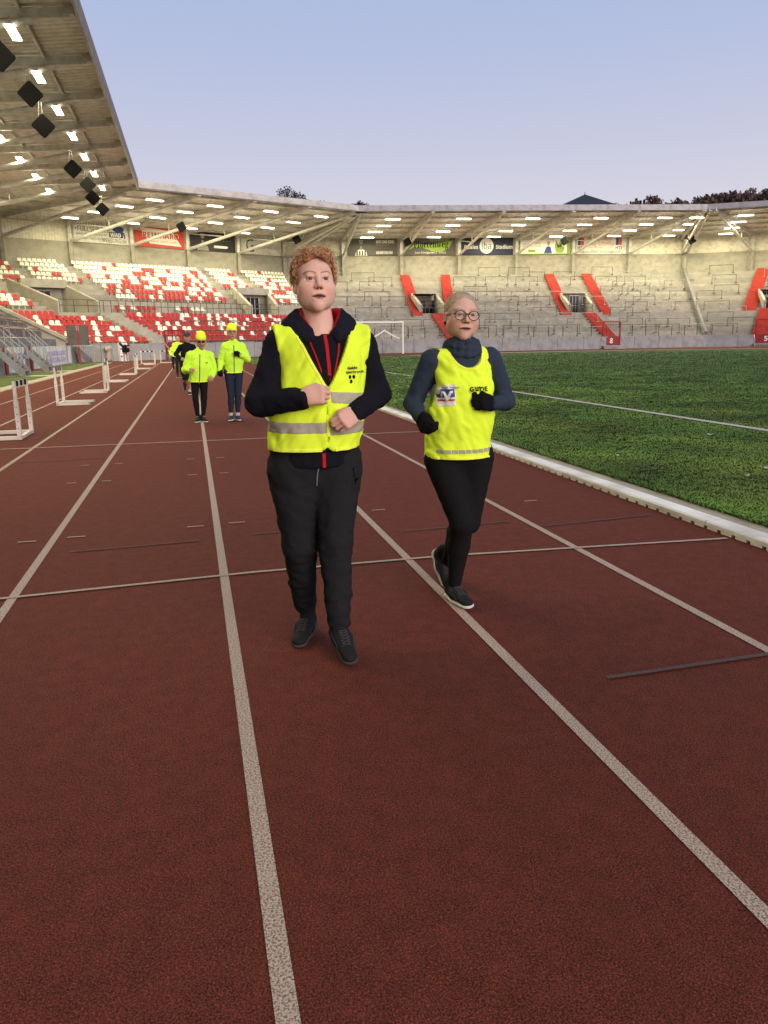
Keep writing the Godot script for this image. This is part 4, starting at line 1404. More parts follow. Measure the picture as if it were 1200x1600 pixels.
	for x in [0.25, 5.75]:
		shape(o, "printed_logo", [Vector2(x, 1.2), Vector2(x, 2.2), Vector2(x + 0.42, 2.4), Vector2(x + 0.42, 1.2)], "print_blue")
		shape(o, "printed_logo", [Vector2(x + 0.44, 1.2), Vector2(x + 0.44, 2.4), Vector2(x + 0.88, 2.1), Vector2(x + 0.88, 1.2)], "print_red")
		letters(o, "HTS", x, 0.65, 0.42, "print_dark", true, false, 0.055, 0.95)
	letters(o, "Heizung • Sanitär", 1.6, 1.8, 0.44, "print_red", false, false, 0.055, 3.7)
	letters(o, "Elektro • Kälte/Klima", 1.55, 1.15, 0.44, "print_red", false, false, 0.055, 3.9)
	letters(o, "Beratung · Planung · Montage · Wartung", 1.9, 0.75, 0.17, "print_grey", false, false, 0.055, 3.0)
	letters(o, "Alles rund um Haus- und Gebäudetechnik", 0.5, 0.15, 0.3, "print_dark", false, false, 0.055, 5.9)
# ---------------------------------------------------------------- kerb, hurdles, stairs, gates, goal
func build_trackside() -> void:
	var kb := thing("track_kerb", "white raised aluminium kerb between the red track and the lawn", "kerb")
	var path := []
	for k in 60: path.append(Vector2(3.84, -3.0 + k * 0.8))
	var line := []
	for p in path:
		if p.y < 37.0: line.append(p)
	for k in 60:
		var a := PI - PI * k / 59.0
		line.append(Vector2(40.3 + 36.46 * cos(a), 37.0 + 36.46 * sin(a)))
	var mesh_cache: ArrayMesh
	for k in line.size() - 1:
		var a: Vector2 = line[k]
		var b: Vector2 = line[k + 1]
		var len := a.distance_to(b)
		var g := Geo.new()
		if k < 50:
			if mesh_cache == null:
				# rounded top rail on little feet
				var w := 0.085
				var prof := [Vector2(-w, 0.022), Vector2(-w, 0.050), Vector2(-w + 0.014, 0.062), Vector2(w - 0.014, 0.062), Vector2(w, 0.050), Vector2(w, 0.022)]
				var l := len - 0.006
				for q in prof.size():
					var p0: Vector2 = prof[q]
					var p1: Vector2 = prof[(q + 1) % prof.size()]
					var n := Vector3((p1 - p0).y * -1.0, (p1 - p0).x, 0).normalized()
					g.quad(Vector3(p0.x, p0.y, -l / 2), Vector3(p1.x, p1.y, -l / 2), Vector3(p1.x, p1.y, l / 2), Vector3(p0.x, p0.y, l / 2), n)
				for q in 5:
					var z := -l / 2 + 0.08 + q * 0.16
					g.block(Vector3(-w + 0.004, 0.0, z - 0.06), Vector3(w - 0.004, 0.03, z + 0.06))
				mesh_cache = g.done()
			var d := V(b.x - a.x, 0, b.y - a.y).normalized()
			part("kerb_section", mesh_cache, M.kerb_white, kb, Transform3D(Basis(d.cross(Vector3.UP), Vector3.UP, -d), V((a.x + b.x) / 2, 0, (a.y + b.y) / 2)))
		else:
			g.bar(V(a.x, 0.04, a.y), V(b.x, 0.04, b.y), 0.15, 0.05)
			part("kerb_section", g.done(), M.path_concrete, kb)
	fallen_leaves()
	hurdles()
	access_stairs()
	gates()
	goal()
	wall_things()

func fallen_leaves() -> void:
	var spots := [[5.9, 6.9, "largest pale leaf lying on the lawn near the kerb"], [5.4, 6.6, "tiny pale leaf lying on the lawn nearest the kerb"], [7.2, 9.6, "pale leaf lying on the lawn further from the camera"], [4.9, 8.2, "small pale leaf on the lawn edge beside the kerb strip"]]
	for q in spots:
		var o := thing("fallen_leaf", q[2], "leaf", V(q[0], 0.056, q[1]), q[0] * 3.0, "pale leaves on the lawn")
		var g := Geo.new()
		var r: float = 0.022 + 0.008 * (q[0] - 4.9)
		var ring := []
		for k in 10: ring.append(Vector3(cos(TAU * k / 10.0) * r * 1.5, 0.008 * sin(TAU * k / 5.0) + 0.01 * absf(cos(TAU * k / 10.0)), sin(TAU * k / 10.0) * r * (0.8 + 0.3 * (k % 2))))
		for k in 10: g.tri(Vector3(0, 0.004, 0), ring[k], ring[(k + 1) % 10], Vector3.UP)
		part("blade", g.done(), M.sock_grey, o)

func hurdles() -> void:
	var o := thing("hurdle", "nearest white hurdle turned sideways, its board marked black and white", "hurdle", V(-2.68, 0, 12.95), PI / 2, "hurdles left on the outer lanes")
	# built facing +z, feet reaching back to -z... here the bar runs along x
	var w := 0.46
	for sx in [-1.0, 1.0]:
		var u := Geo.new()
		u.bar(Vector3(sx * w, 0.03, 0), Vector3(sx * w, 0.60, 0), 0.062, 0.062)
		u.bar(Vector3(sx * w, 0.58, 0), Vector3(sx * w, 0.86, 0), 0.045, 0.045)
		var up := part("upright", u.done(), M.hurdle_white, o)
		var b := Geo.new()
		for k in 4: b.tube(Vector3(sx * w - 0.035, 0.18 + k * 0.11, 0), Vector3(sx * w + 0.035, 0.18 + k * 0.11, 0), 0.008, 6)
		part("bolt", b.done(), M.black, up)
		var f := Geo.new()
		f.bar(Vector3(sx * w, 0.035, 0.03), Vector3(sx * w, 0.035, -0.70), 0.062, 0.055)
		part("foot", f.done(), M.hurdle_white, o)
		var t := Geo.new()
		t.block(Vector3(sx * w - 0.034, 0.004, -0.74), Vector3(sx * w + 0.034, 0.068, -0.70))
		part("foot_weight", t.done(), M.galvanised, o)
	var cb := Geo.new()
	cb.bar(Vector3(-w, 0.035, 0), Vector3(w, 0.035, 0), 0.055, 0.05)
	part("base_bar", cb.done(), M.hurdle_white, o)
	var bd := Geo.new()
	bd.block(Vector3(-w - 0.06, 0.82, -0.014), Vector3(w + 0.06, 0.90, 0.014))
	var board := part("board", bd.done(), M.hurdle_white, o)
	for x in [-0.30, 0.0, 0.30]:
		var s := Geo.new()
		s.block(Vector3(x - 0.075, 0.818, -0.0165), Vector3(x + 0.075, 0.902, 0.0165))
		part("stripe", s.done(), M.black, board)
	var labels := [
		["second nearest white hurdle, standing with its feet towards the middle lanes", -3.2, 19.95, 1],
		["third white hurdle from the camera, its feet towards the stand", -2.58, 24.6, 0],
		["fourth white hurdle from the camera, feet towards the middle lanes", -3.2, 31.2, 1],
		["fifth white hurdle from the camera, in front of the bending person", -2.6, 38.1, 0],
		["sixth white hurdle from the camera, short feet towards the middle", -3.05, 46.1, 1],
		["seventh white hurdle from the camera, near the end of the straight", -2.45, 55.0, 0]]
	for q in labels:
		var c := copy(o, q[0])
		c.position = V(q[1], 0, q[2] + 0.46)
		c.rotation.y = -PI / 2 if q[3] else PI / 2
	o.position.z -= 0.46
	for q in [[-3.05, 58.5, "far white hurdle facing the camera with a black and white board, left of two"], [-1.75, 59.5, "far white hurdle facing the camera with a black and white board, right of two"]]:
		var c := copy(o, q[2])
		c.position = V(q[0], 0, q[1])
		c.rotation.y = PI

func access_stairs() -> void:
	var k := 0
	for q in [[39.9, "grey metal steps with tube rails nearest the left edge"], [46.1, "grey metal steps with tube rails before the lettered white wall"], [64.2, "small grey metal steps at the corner of the stand"]]:
		var o := thing("access_stairs", q[1], "stairs", V(-8.68, 0, q[0]), 0.0, "metal steps up to the main stand")
		# steps climb from the track (+x) up to the wall (x = 0)
		var n := 5
		for s in n:
			var g := Geo.new()
			g.block(Vector3(1.05 - s * 0.21 - 0.20, 0.22 + s * 0.21, -0.62), Vector3(1.05 - s * 0.21, 0.26 + s * 0.21, 0.62))
			part("tread", g.done(), M.box_grey, o)
		for z in [-0.66, 0.66]:
			var st := Geo.new()
			st.prism(PackedVector2Array([Vector2(1.12, 0.0), Vector2(1.12, 0.28), Vector2(0.05, 1.34), Vector2(0.05, 0.95), Vector2(0.92, 0.0)]), Transform3D(Basis(), Vector3(0, 0, z - 0.03)), 0.06)
			part("stringer", st.done(), M.box_grey, o)
			var r := Geo.new()
			for h in [0.55, 1.05]:
				r.path([Vector3(1.06, 0.1, z), Vector3(1.06, 0.25 + h, z), Vector3(0.1, 1.25 + h, z), Vector3(-0.9, 1.3 + h, z), Vector3(-0.9, 1.25, z)], 0.022, 6)
			for t in [0.35, 0.7]: r.tube(Vector3(lerpf(1.06, 0.1, t), lerpf(0.25, 1.3, t), z), Vector3(lerpf(1.06, 0.1, t), lerpf(1.3, 2.3, t), z), 0.025, 6)
			part("handrail", r.done(), M.galvanised, o)
		var rp := Geo.new()
		rp.block(Vector3(-0.06, 0.05, -1.25), Vector3(0.03, 1.36, -0.72))
		part("red_gate_leaf", rp.done(), M.gate_red, o)
		k += 1
	# lettered white hoardings on the wall
	var j := 0
	for q in [[41.2, 45.2, "white hoarding with red letters between the two flights of steps", "AIR"], [47.3, 59.8, "white hoarding with small violet lettering at the end of the wall", ""], [60.7, 62.0, "blank white hoarding past the flank wall", "-"]]:
		var o := thing("wall_hoarding", q[2], "hoarding")
		var g := Geo.new()
		g.block(V(-8.72, 0.08, q[0]), V(-8.66, 1.34, q[1]))
		var gb := Geo.new()
		gb.box(Transform3D(Basis(), V(-8.685, 0.71, (q[0] + q[1]) * 0.5)), Vector3(0.05, 1.24, q[1] - q[0]))
		part("panel", gb.done(), M.wall_banner, o)
		var face := Basis(Vector3(0, 0, -1), Vector3.UP, Vector3.RIGHT)
		var rows := [["AIR", 0.35, 1.0, 1.1, "print_red"], ["ERFURT", 0.3, 2.4, 1.6, "print_blue"]] if q[3] == "AIR" else [["UND SANITÄR ELEKTRO", 0.3, 4.6, 7.2, "print_violet"], ["BAD HEIZUNG KLIMA", 0.3, 4.6, 7.2, "print_violet"], ["PARTNER", 0.2, 1.0, 2.0, "print_red"]] if q[3] == "" else []
		var y := 0.72
		for r in rows:
			var t := words(r[0], r[1])
			var p := part("lettering", t, M[r[4]], o)
			var bb := t.get_aabb()
			var sx: float = r[3] / bb.size.x
			p.transform = Transform3D(face * Basis().scaled(Vector3(sx, 1, 1)), V(-8.655, y, q[0] + r[2]) - face * Vector3(bb.position.x * sx, bb.position.y, 0))
			if q[3] == "": y -= 0.42

func gate_at(x: Transform3D, wide: float, tall: float, number: String, label: String) -> void:
	var o := thing("gate", label, "gate", Vector3.ZERO, 0.0, "red gates at the foot of the stands")
	o.transform = x
	for s in [-1.0, 1.0]:
		var g := Geo.new()
		g.bar(Vector3(s * wide / 2, 0.3, 0), Vector3(s * wide / 2, tall, 0), 0.14, 0.14)
		part("post", g.done(), M.gate_red, o)
	var t := Geo.new()
	t.bar(Vector3(-wide / 2, tall, 0), Vector3(wide / 2, tall, 0), 0.12, 0.12)
	part("top_bar", t.done(), M.gate_red, o)
	var p := Geo.new()
	p.block(Vector3(-wide / 2 + 0.08, 0.42, -0.04), Vector3(wide / 2 - 0.08, 1.5, 0.04))
	var pn := part("gate_leaf", p.done(), M.gate_red, o)
	var mesh := Geo.new()
	for k in 9: mesh.tube(Vector3(-wide / 2 + wide * (k + 1) / 10.0, 1.5, 0), Vector3(-wide / 2 + wide * (k + 1) / 10.0, tall, 0), 0.012, 4)
	part("mesh_infill", mesh.done(), M.gate_red, o)
	if number:
		var w := words(number, 0.62)
		var q := part("number", w, M.print_white, pn)
		var bb := w.get_aabb()
		q.position = Vector3(-bb.position.x - bb.size.x / 2, 0.66 - bb.position.y, 0.055)
	for s in 3:
		var g := Geo.new()
		g.block(Vector3(-wide / 2 - 0.15, 0.04 + s * 0.15, 0.15), Vector3(wide / 2 + 0.15, 0.10 + s * 0.15, 0.95 - s * 0.28))
		part("step", g.done(), M.galvanised, o)
	for s in [-1.0, 1.0]:
		var g := Geo.new()
		g.path([Vector3(s * (wide / 2 + 0.2), 0.0, 0.9), Vector3(s * (wide / 2 + 0.2), 0.95, 0.85), Vector3(s * (wide / 2 + 0.2), 1.5, 0.15)], 0.04, 6)
		part("handrail", g.done(), M.galvanised, o)

func gates() -> void:
	for q in [[1, 0.335, 1.9, 2.5, "", "dark red gate leaf at the foot of the seated stand behind the bending person"], [2, 0.310, 2.0, 3.1, "", "red gate mostly hidden behind the woman with glasses"], [2, 0.718, 2.2, 3.2, "8", "red framed gate with a white number 8 on the far terrace"], [3, 0.205, 2.5, 3.3, "5", "red framed gate with a white number at the right edge"]]:
		var p := ground_at(q[0], q[1], 0.0)
		gate_at(frame_at(q[0], V(p.x, 0, p.y) + facing(q[0]) * 0.2), q[2], q[3], q[4], q[5])

func goal() -> void:
	var o := thing("football_goal", "white goal frame with a sagging net in front of the far wall", "goal", V(21.6, 0.0, 79.6), 0.13)
	var h := 3.2
	for x in [-9.6, 0.0]:
		var g := Geo.new()
		g.tube(Vector3(x, 0, 0), Vector3(x, h, 0), 0.09, 8)
		part("goalpost", g.done(), M.print_white, o)
	var b := Geo.new()
	b.tube(Vector3(-9.69, h, 0), Vector3(0.09, h, 0), 0.09, 8)
	part("crossbar", b.done(), M.print_white, o)
	var n := Geo.new()
	# net tied up in loops behind the bar
	for k in 28:
		var x0 := -9.6 + 9.6 * k / 28.0
		var x1 := -9.6 + 9.6 * (k + 1) / 28.0
		var y := func(x: float) -> float:
			var u := fposmod(x / 4.8 + 0.35, 1.0)
			return 1.35 + 1.0 * pow(absf(2.0 * u - 1.0), 1.6)
		var ya: float = y.call(x0)
		var yb: float = y.call(x1)
		n.quad(Vector3(x0, ya, -0.9), Vector3(x1, yb, -0.9), Vector3(x1, yb + 0.16, -0.92), Vector3(x0, ya + 0.16, -0.92), Vector3.BACK)
		n.tube(Vector3(x0, h, 0), Vector3(x0, ya + 0.1, -0.9), 0.008, 3, 0.008, false)
	part("net", n.done(), M.net_cord, o)

func wall_things() -> void:
	# two dark folding screens on a red post by the corner
	var o := thing("corner_screen", "two dark upright panels on a red post at the corner of the stand", "screen", V(-8.1, 0, 62.2), 0.25)
	for x in [-0.42, 0.42]:
		var g := Geo.new()
		g.block(Vector3(x - 0.34, 1.35, -0.05), Vector3(x + 0.34, 2.82, 0.05))
		part("panel", g.done(), M.box_grey, o).material_override = M.dark_rail
	var p := Geo.new()
	p.bar(Vector3(0, 0, 0), Vector3(0, 2.8, 0), 0.13, 0.1)
	part("post", p.done(), M.gate_red, o)
	var r := Geo.new()
	r.path([Vector3(-0.8, 1.3, 0.05), Vector3(1.0, 1.3, 0.05), Vector3(1.0, 0, 0.05)], 0.035, 6)
	part("rail", r.done(), M.galvanised, o)
	# white cabinet door on the wall
	var a := ground_at(1, 0.135, 0.0)
	var c := thing("white_cabinet", "tall white cabinet against the grey wall left of the red gate", "cabinet")
	c.transform = frame_at(1, V(a.x, 0, a.y) + facing(1) * 0.45)
	var cg := Geo.new()
	cg.block(Vector3(-0.34, 0.0, -0.2), Vector3(0.34, 1.5, 0.2))
	part("body", cg.done(), M.wall_banner, c)
	var ch := Geo.new()
	ch.block(Vector3(-0.30, 0.35, 0.2), Vector3(-0.18, 0.45, 0.24))
	ch.block(Vector3(-0.30, 0.95, 0.2), Vector3(-0.18, 1.05, 0.24))
	part("hinge", ch.done(), M.black, c)
	var b := ground_at(1, 0.085, 0.0)
	var w := thing("rolled_cover", "grey brown rolled cover standing by the wall beside the white cabinet", "cover")
	w.transform = frame_at(1, V(b.x, 0, b.y) + facing(1) * 0.5)
	var f := Field.new()
	f.bone(Vector3(0, 0.2, 0), Vector3(0.03, 0.8, 0), 0.24, 0.2)
	f.ball(Vector3(-0.12, 1.0, 0.02), 0.22)
	f.ball(Vector3(0.1, 1.05, 0.05), 0.2)
	part("cover", net_mesh([f.net(0.05)]), M.beige_cloth, w)
# ---------------------------------------------------------------- distance fields, meshed as surface nets
class Field:
	var A := PackedVector3Array()
	var AB := PackedVector3Array()
	var N := PackedVector3Array()
	var IL := PackedFloat32Array()
	var RA := PackedFloat32Array()
	var RD := PackedFloat32Array()
	var FS := PackedFloat32Array()   # 1 round, below 1 flattened along N, below 0 an ellipsoid with radii N
	var K := PackedFloat32Array()
	var OP := PackedInt32Array()     # 0 joined, 1 cut away
	var post: Callable
	func bone(a: Vector3, b: Vector3, ra: float, rb: float, k := 0.03, op := 0) -> void:
		flat(a, b, ra, rb, Vector3(0, 0, 1), 1.0, k, op)
	func flat(a: Vector3, b: Vector3, ra: float, rb: float, n: Vector3, fs: float, k := 0.03, op := 0) -> void:
		A.append(a); AB.append(b - a); N.append(n.normalized()); IL.append(1.0 / maxf((b - a).length_squared(), 1e-9))
		RA.append(ra); RD.append(rb - ra); FS.append(fs); K.append(k); OP.append(op)
	func ball(c: Vector3, r: float, k := 0.03, op := 0) -> void:
		bone(c, c, r, r, k, op)
	func egg(c: Vector3, radii: Vector3, k := 0.03, op := 0) -> void:
		A.append(c); AB.append(Vector3.ZERO); N.append(radii); IL.append(1.0); RA.append(0.0); RD.append(0.0); FS.append(-1.0); K.append(k); OP.append(op)
	func copy_grown(g: float) -> Field:
		var o := Field.new()
		o.A = A.duplicate(); o.AB = AB.duplicate(); o.N = N.duplicate(); o.IL = IL.duplicate(); o.RA = RA.duplicate(); o.RD = RD.duplicate()
		o.FS = FS.duplicate(); o.K = K.duplicate(); o.OP = OP.duplicate(); o.post = post
		for i in o.RA.size():
			if o.FS[i] < 0.0: o.N[i] += Vector3.ONE * g
			else: o.RA[i] += g if o.OP[i] == 0 else -g
		return o
	func one(i: int, p: Vector3) -> float:
		var pa := p - A[i]
		var fs := FS[i]
		if fs < 0.0:
			var r := N[i]
			var q := pa / r
			var k0 := q.length()
			return k0 * (k0 - 1.0) / maxf((q / r).length(), 1e-6)
		var ab := AB[i]
		var t := clampf(pa.dot(ab) * IL[i], 0.0, 1.0)
		var v := pa - ab * t
		if fs < 1.0:
			var vn := v.dot(N[i])
			return sqrt(maxf(v.length_squared() + vn * vn * (1.0 / (fs * fs) - 1.0), 0.0)) - RA[i] - RD[i] * t
		return v.length() - RA[i] - RD[i] * t
	func value(p: Vector3, ids: PackedInt32Array) -> float:
		var d := 10.0
		for i in ids:
			var e := one(i, p)
			var k := K[i]
			if OP[i] == 0:
				var h := k - absf(d - e)
				d = minf(d, e) if h <= 0.0 else minf(d, e) - h * h / (4.0 * k)
			else:
				var h2 := k - absf(d + e)
				d = maxf(d, -e) if h2 <= 0.0 else maxf(d, -e) + h2 * h2 / (4.0 * k)
		return post.call(p, d) if post.is_valid() else d
	func all() -> PackedInt32Array:
		var ids := PackedInt32Array()
		for i in A.size(): ids.append(i)
		return ids
	func bounds(pad: float) -> AABB:
		var lo := Vector3.ONE * 1e6
		var hi := -lo
		for i in A.size():
			if OP[i]: continue
			var r := maxf(RA[i], RA[i] + RD[i])
			var rr := N[i] if FS[i] < 0.0 else Vector3(r, r, r)
			for q in [A[i], A[i] + AB[i]]:
				lo = lo.min(q - rr); hi = hi.max(q + rr)
		return AABB(lo - Vector3.ONE * pad, hi - lo + Vector3.ONE * 2.0 * pad)
	# first point of the surface met when looking along dir from p
	func hit(p: Vector3, dir: Vector3, most := 1.0) -> Vector3:
		var ids := all()
		var t := 0.0
		for i in 90:
			var d := value(p + dir * t, ids)
			if d < 0.0004: break
			t += maxf(d * 0.6, 0.0004)
			if t > most: break
		return p + dir * t
	# {pos, nor, idx} of the surface
	func net(cell: float, box := AABB(), pad := 0.02) -> Dictionary:
		if box.size == Vector3.ZERO: box = bounds(pad)
		var B := 6
		var o := box.position
		var nb := Vector3i((box.size / (cell * B)).ceil())
		var nx := nb.x * B + 1
		var ny := nb.y * B + 1
		var nz := nb.z * B + 1
		var g := PackedFloat32Array(); g.resize(nx * ny * nz); g.fill(1e3)
		var cellv := PackedInt32Array(); cellv.resize(nx * ny * nz); cellv.fill(-1)
		var every := all()
		var half := cell * B * 0.5 * 1.7321
		var live := PackedInt32Array()
		for bz in nb.z:
			for by in nb.y:
				for bx in nb.x:
					var c := o + Vector3(bx + 0.5, by + 0.5, bz + 0.5) * (cell * B)
					var ids := PackedInt32Array()
					for i in every:
						var e := one(i, c)
						if e * (FS[i] if FS[i] > 0.0 else 0.6) < half * 1.5 + K[i]: ids.append(i)
					if ids.is_empty(): continue
					if absf(value(c, ids)) * 0.55 > half + 0.012: continue
					live.append(bx + nb.x * (by + nb.y * bz))
					for z in range(bz * B, bz * B + B + 1):
						for y in range(by * B, by * B + B + 1):
							var at := nx * (y + ny * z)
							for x in range(bx * B, bx * B + B + 1):
								if g[at + x] > 900.0: g[at + x] = value(o + Vector3(x, y, z) * cell, ids)
		var pos := PackedVector3Array()
		var sy := nx
		var sz := nx * ny
		for l in live:
			var bx := l % nb.x
			var by := (l / nb.x) % nb.y
			var bz := l / (nb.x * nb.y)
			for z in range(bz * B, bz * B + B):
				for y in range(by * B, by * B + B):
					for x in range(bx * B, bx * B + B):
						var at := x + sy * y + sz * z
						var v := [g[at], g[at + 1], g[at + sy], g[at + sy + 1], g[at + sz], g[at + sz + 1], g[at + sz + sy], g[at + sz + sy + 1]]
						var neg := 0
						for q in v:
							if q < 0.0: neg += 1
						if neg == 0 or neg == 8: continue
						var sum := Vector3.ZERO
						var n := 0
						for e in EDGES:
							var a: float = v[e[0]]
							var b: float = v[e[1]]
							if (a < 0.0) != (b < 0.0):
								var t := a / (a - b)
								sum += CORNER[e[0]] + (CORNER[e[1]] - CORNER[e[0]]) * t
								n += 1
						cellv[at] = pos.size()
						pos.append(o + (Vector3(x, y, z) + sum / n) * cell)
		var idx := PackedInt32Array()
		for l in live:
			var bx := l % nb.x
			var by := (l / nb.x) % nb.y
			var bz := l / (nb.x * nb.y)
			for z in range(maxi(bz * B, 1), bz * B + B):
				for y in range(maxi(by * B, 1), by * B + B):
					for x in range(maxi(bx * B, 1), bx * B + B):
						var at := x + sy * y + sz * z
						if cellv[at] < 0: continue
						var inside := g[at] < 0.0
						for ax in 3:
							var step: int = [1, sy, sz][ax]
							if (g[at + step] < 0.0) == inside: continue
							var u: int = [sy, sz, 1][ax]
							var w: int = [sz, 1, sy][ax]
							var a := cellv[at]
							var b := cellv[at - u]
							var c := cellv[at - u - w]
							var d := cellv[at - w]
							if b < 0 or c < 0 or d < 0: continue
							if inside: idx.append_array([a, c, b, a, d, c])
							else: idx.append_array([a, b, c, a, c, d])
		var nor := PackedVector3Array(); nor.resize(pos.size())
		for i in range(0, idx.size(), 3):
			var p := pos[idx[i]]
			var fn := (pos[idx[i + 2]] - p).cross(pos[idx[i + 1]] - p)
			for k in 3: nor[idx[i + k]] += fn
		for i in nor.size(): nor[i] = nor[i].normalized()
		return {"pos": pos, "nor": nor, "idx": idx}
	const EDGES := [[0, 1], [2, 3], [4, 5], [6, 7], [0, 2], [1, 3], [4, 6], [5, 7], [0, 4], [1, 5], [2, 6], [3, 7]]
	const CORNER := [Vector3(0, 0, 0), Vector3(1, 0, 0), Vector3(0, 1, 0), Vector3(1, 1, 0), Vector3(0, 0, 1), Vector3(1, 0, 1), Vector3(0, 1, 1), Vector3(1, 1, 1)]

# joins several nets into one mesh; tint(p, n) gives each point's linear colour
func net_mesh(nets: Array, tint = null) -> ArrayMesh:
	var pos := PackedVector3Array()
	var nor := PackedVector3Array()
	var idx := PackedInt32Array()
	var col := PackedColorArray()
	for n in nets:
		var base := pos.size()
		pos.append_array(n.pos); nor.append_array(n.nor)
		for i in n.idx: idx.append(base + i)
		if n.has("col"): col.append_array(n.col)
		elif tint != null:
			for i in n.pos.size(): col.append(tint.call(n.pos[i], n.nor[i]))
	var arr := []
	arr.resize(Mesh.ARRAY_MAX)
	arr[Mesh.ARRAY_VERTEX] = pos
	arr[Mesh.ARRAY_NORMAL] = nor
	if col.size() == pos.size() and col.size(): arr[Mesh.ARRAY_COLOR] = col
	arr[Mesh.ARRAY_INDEX] = idx
	var m := ArrayMesh.new()
	if pos.size(): m.add_surface_from_arrays(Mesh.PRIMITIVE_TRIANGLES, arr)
	return m

func net_moved(n: Dictionary, x: Transform3D) -> Dictionary:
	var r := n.duplicate()
	var pos := PackedVector3Array()
	var nor := PackedVector3Array()
	for i in n.pos.size():
		pos.append(x * (n.pos[i] as Vector3)); nor.append((x.basis * (n.nor[i] as Vector3)).normalized())
	r.pos = pos; r.nor = nor
	return r

func tinted(n: Dictionary, tint: Callable) -> Dictionary:
	var col := PackedColorArray()
	for i in n.pos.size(): col.append(tint.call(n.pos[i], n.nor[i]))
	n.col = col
	return n
# ---------------------------------------------------------------- people
var skin_noise: FastNoiseLite
func skin_at(c: Color, p: Vector3, h: Transform3D, ruddy: float, brow: Color, lip: Color, s := 1.0) -> Color:   # colour of a face in head space
	var q := h.affine_inverse() * p / s
	if skin_noise == null: skin_noise = fold_noise(91, 70.0, 3)
	var spot := skin_noise.get_noise_3dv(q)
	var o := Color(c.r * (1.0 + 0.07 * spot), c.g * (1.0 + 0.13 * spot), c.b * (1.0 + 0.14 * spot))
	if q.z > 0.02 and q.y < 0.06 and q.y > -0.13:
		var x := absf(q.x)
		var cheek := exp(-pow((x - 0.042) / 0.022, 2.0) - pow((q.y + 0.035) / 0.024, 2.0))
		o = o.lerp(Color(c.r * 1.02, c.g * 0.68, c.b * 0.66), cheek * ruddy)
		var nose := exp(-pow(q.x / 0.014, 2.0) - pow((q.y + 0.02) / 0.018, 2.0))
		o = o.lerp(Color(c.r, c.g * 0.72, c.b * 0.7), nose * ruddy * 0.8)
		var lx := q.x / 0.029
		if absf(lx) < 1.0 and q.z > 0.06:
			var edge := 0.0085 * (1.0 - lx * lx)
			var up := q.y + 0.0645
			if up > -edge * 1.5 - 0.002 and up < edge + 0.001: o = o.lerp(lip, 0.8)
			if absf(up) < 0.0046 * (1.0 - lx * lx) + 0.0010: o = Color(0.05, 0.012, 0.012)
		var bx := (x - 0.033) / 0.023
		if absf(bx) < 1.0 and q.z > 0.05:
			var by := 0.0355 - 0.006 * bx * bx + (0.002 if x > 0.033 else 0.0)
			var t := clampf(1.0 - absf(q.y - by) / 0.0052, 0.0, 1.0)
			o = o.lerp(brow, clampf(t * 1.4, 0.0, 1.0) * 0.8)
		var nx := (x - 0.0070) / 0.0050
		if absf(nx) < 1.0 and absf(q.y + 0.0350) < 0.0036 * sqrt(1.0 - nx * nx) and q.z > 0.08: o = Color(c.r * 0.28, c.g * 0.17, c.b * 0.16)
		var lash := absf((x - 0.032) / 0.0165)
		if lash < 1.0 and q.z > 0.06 and absf(q.y - (0.0125 - 0.0045 * lash * lash)) < 0.0022: o = o.lerp(Color(0.10, 0.05, 0.035), 0.75)
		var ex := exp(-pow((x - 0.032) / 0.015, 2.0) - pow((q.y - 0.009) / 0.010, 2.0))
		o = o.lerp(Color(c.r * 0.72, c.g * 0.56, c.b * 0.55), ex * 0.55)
	return o

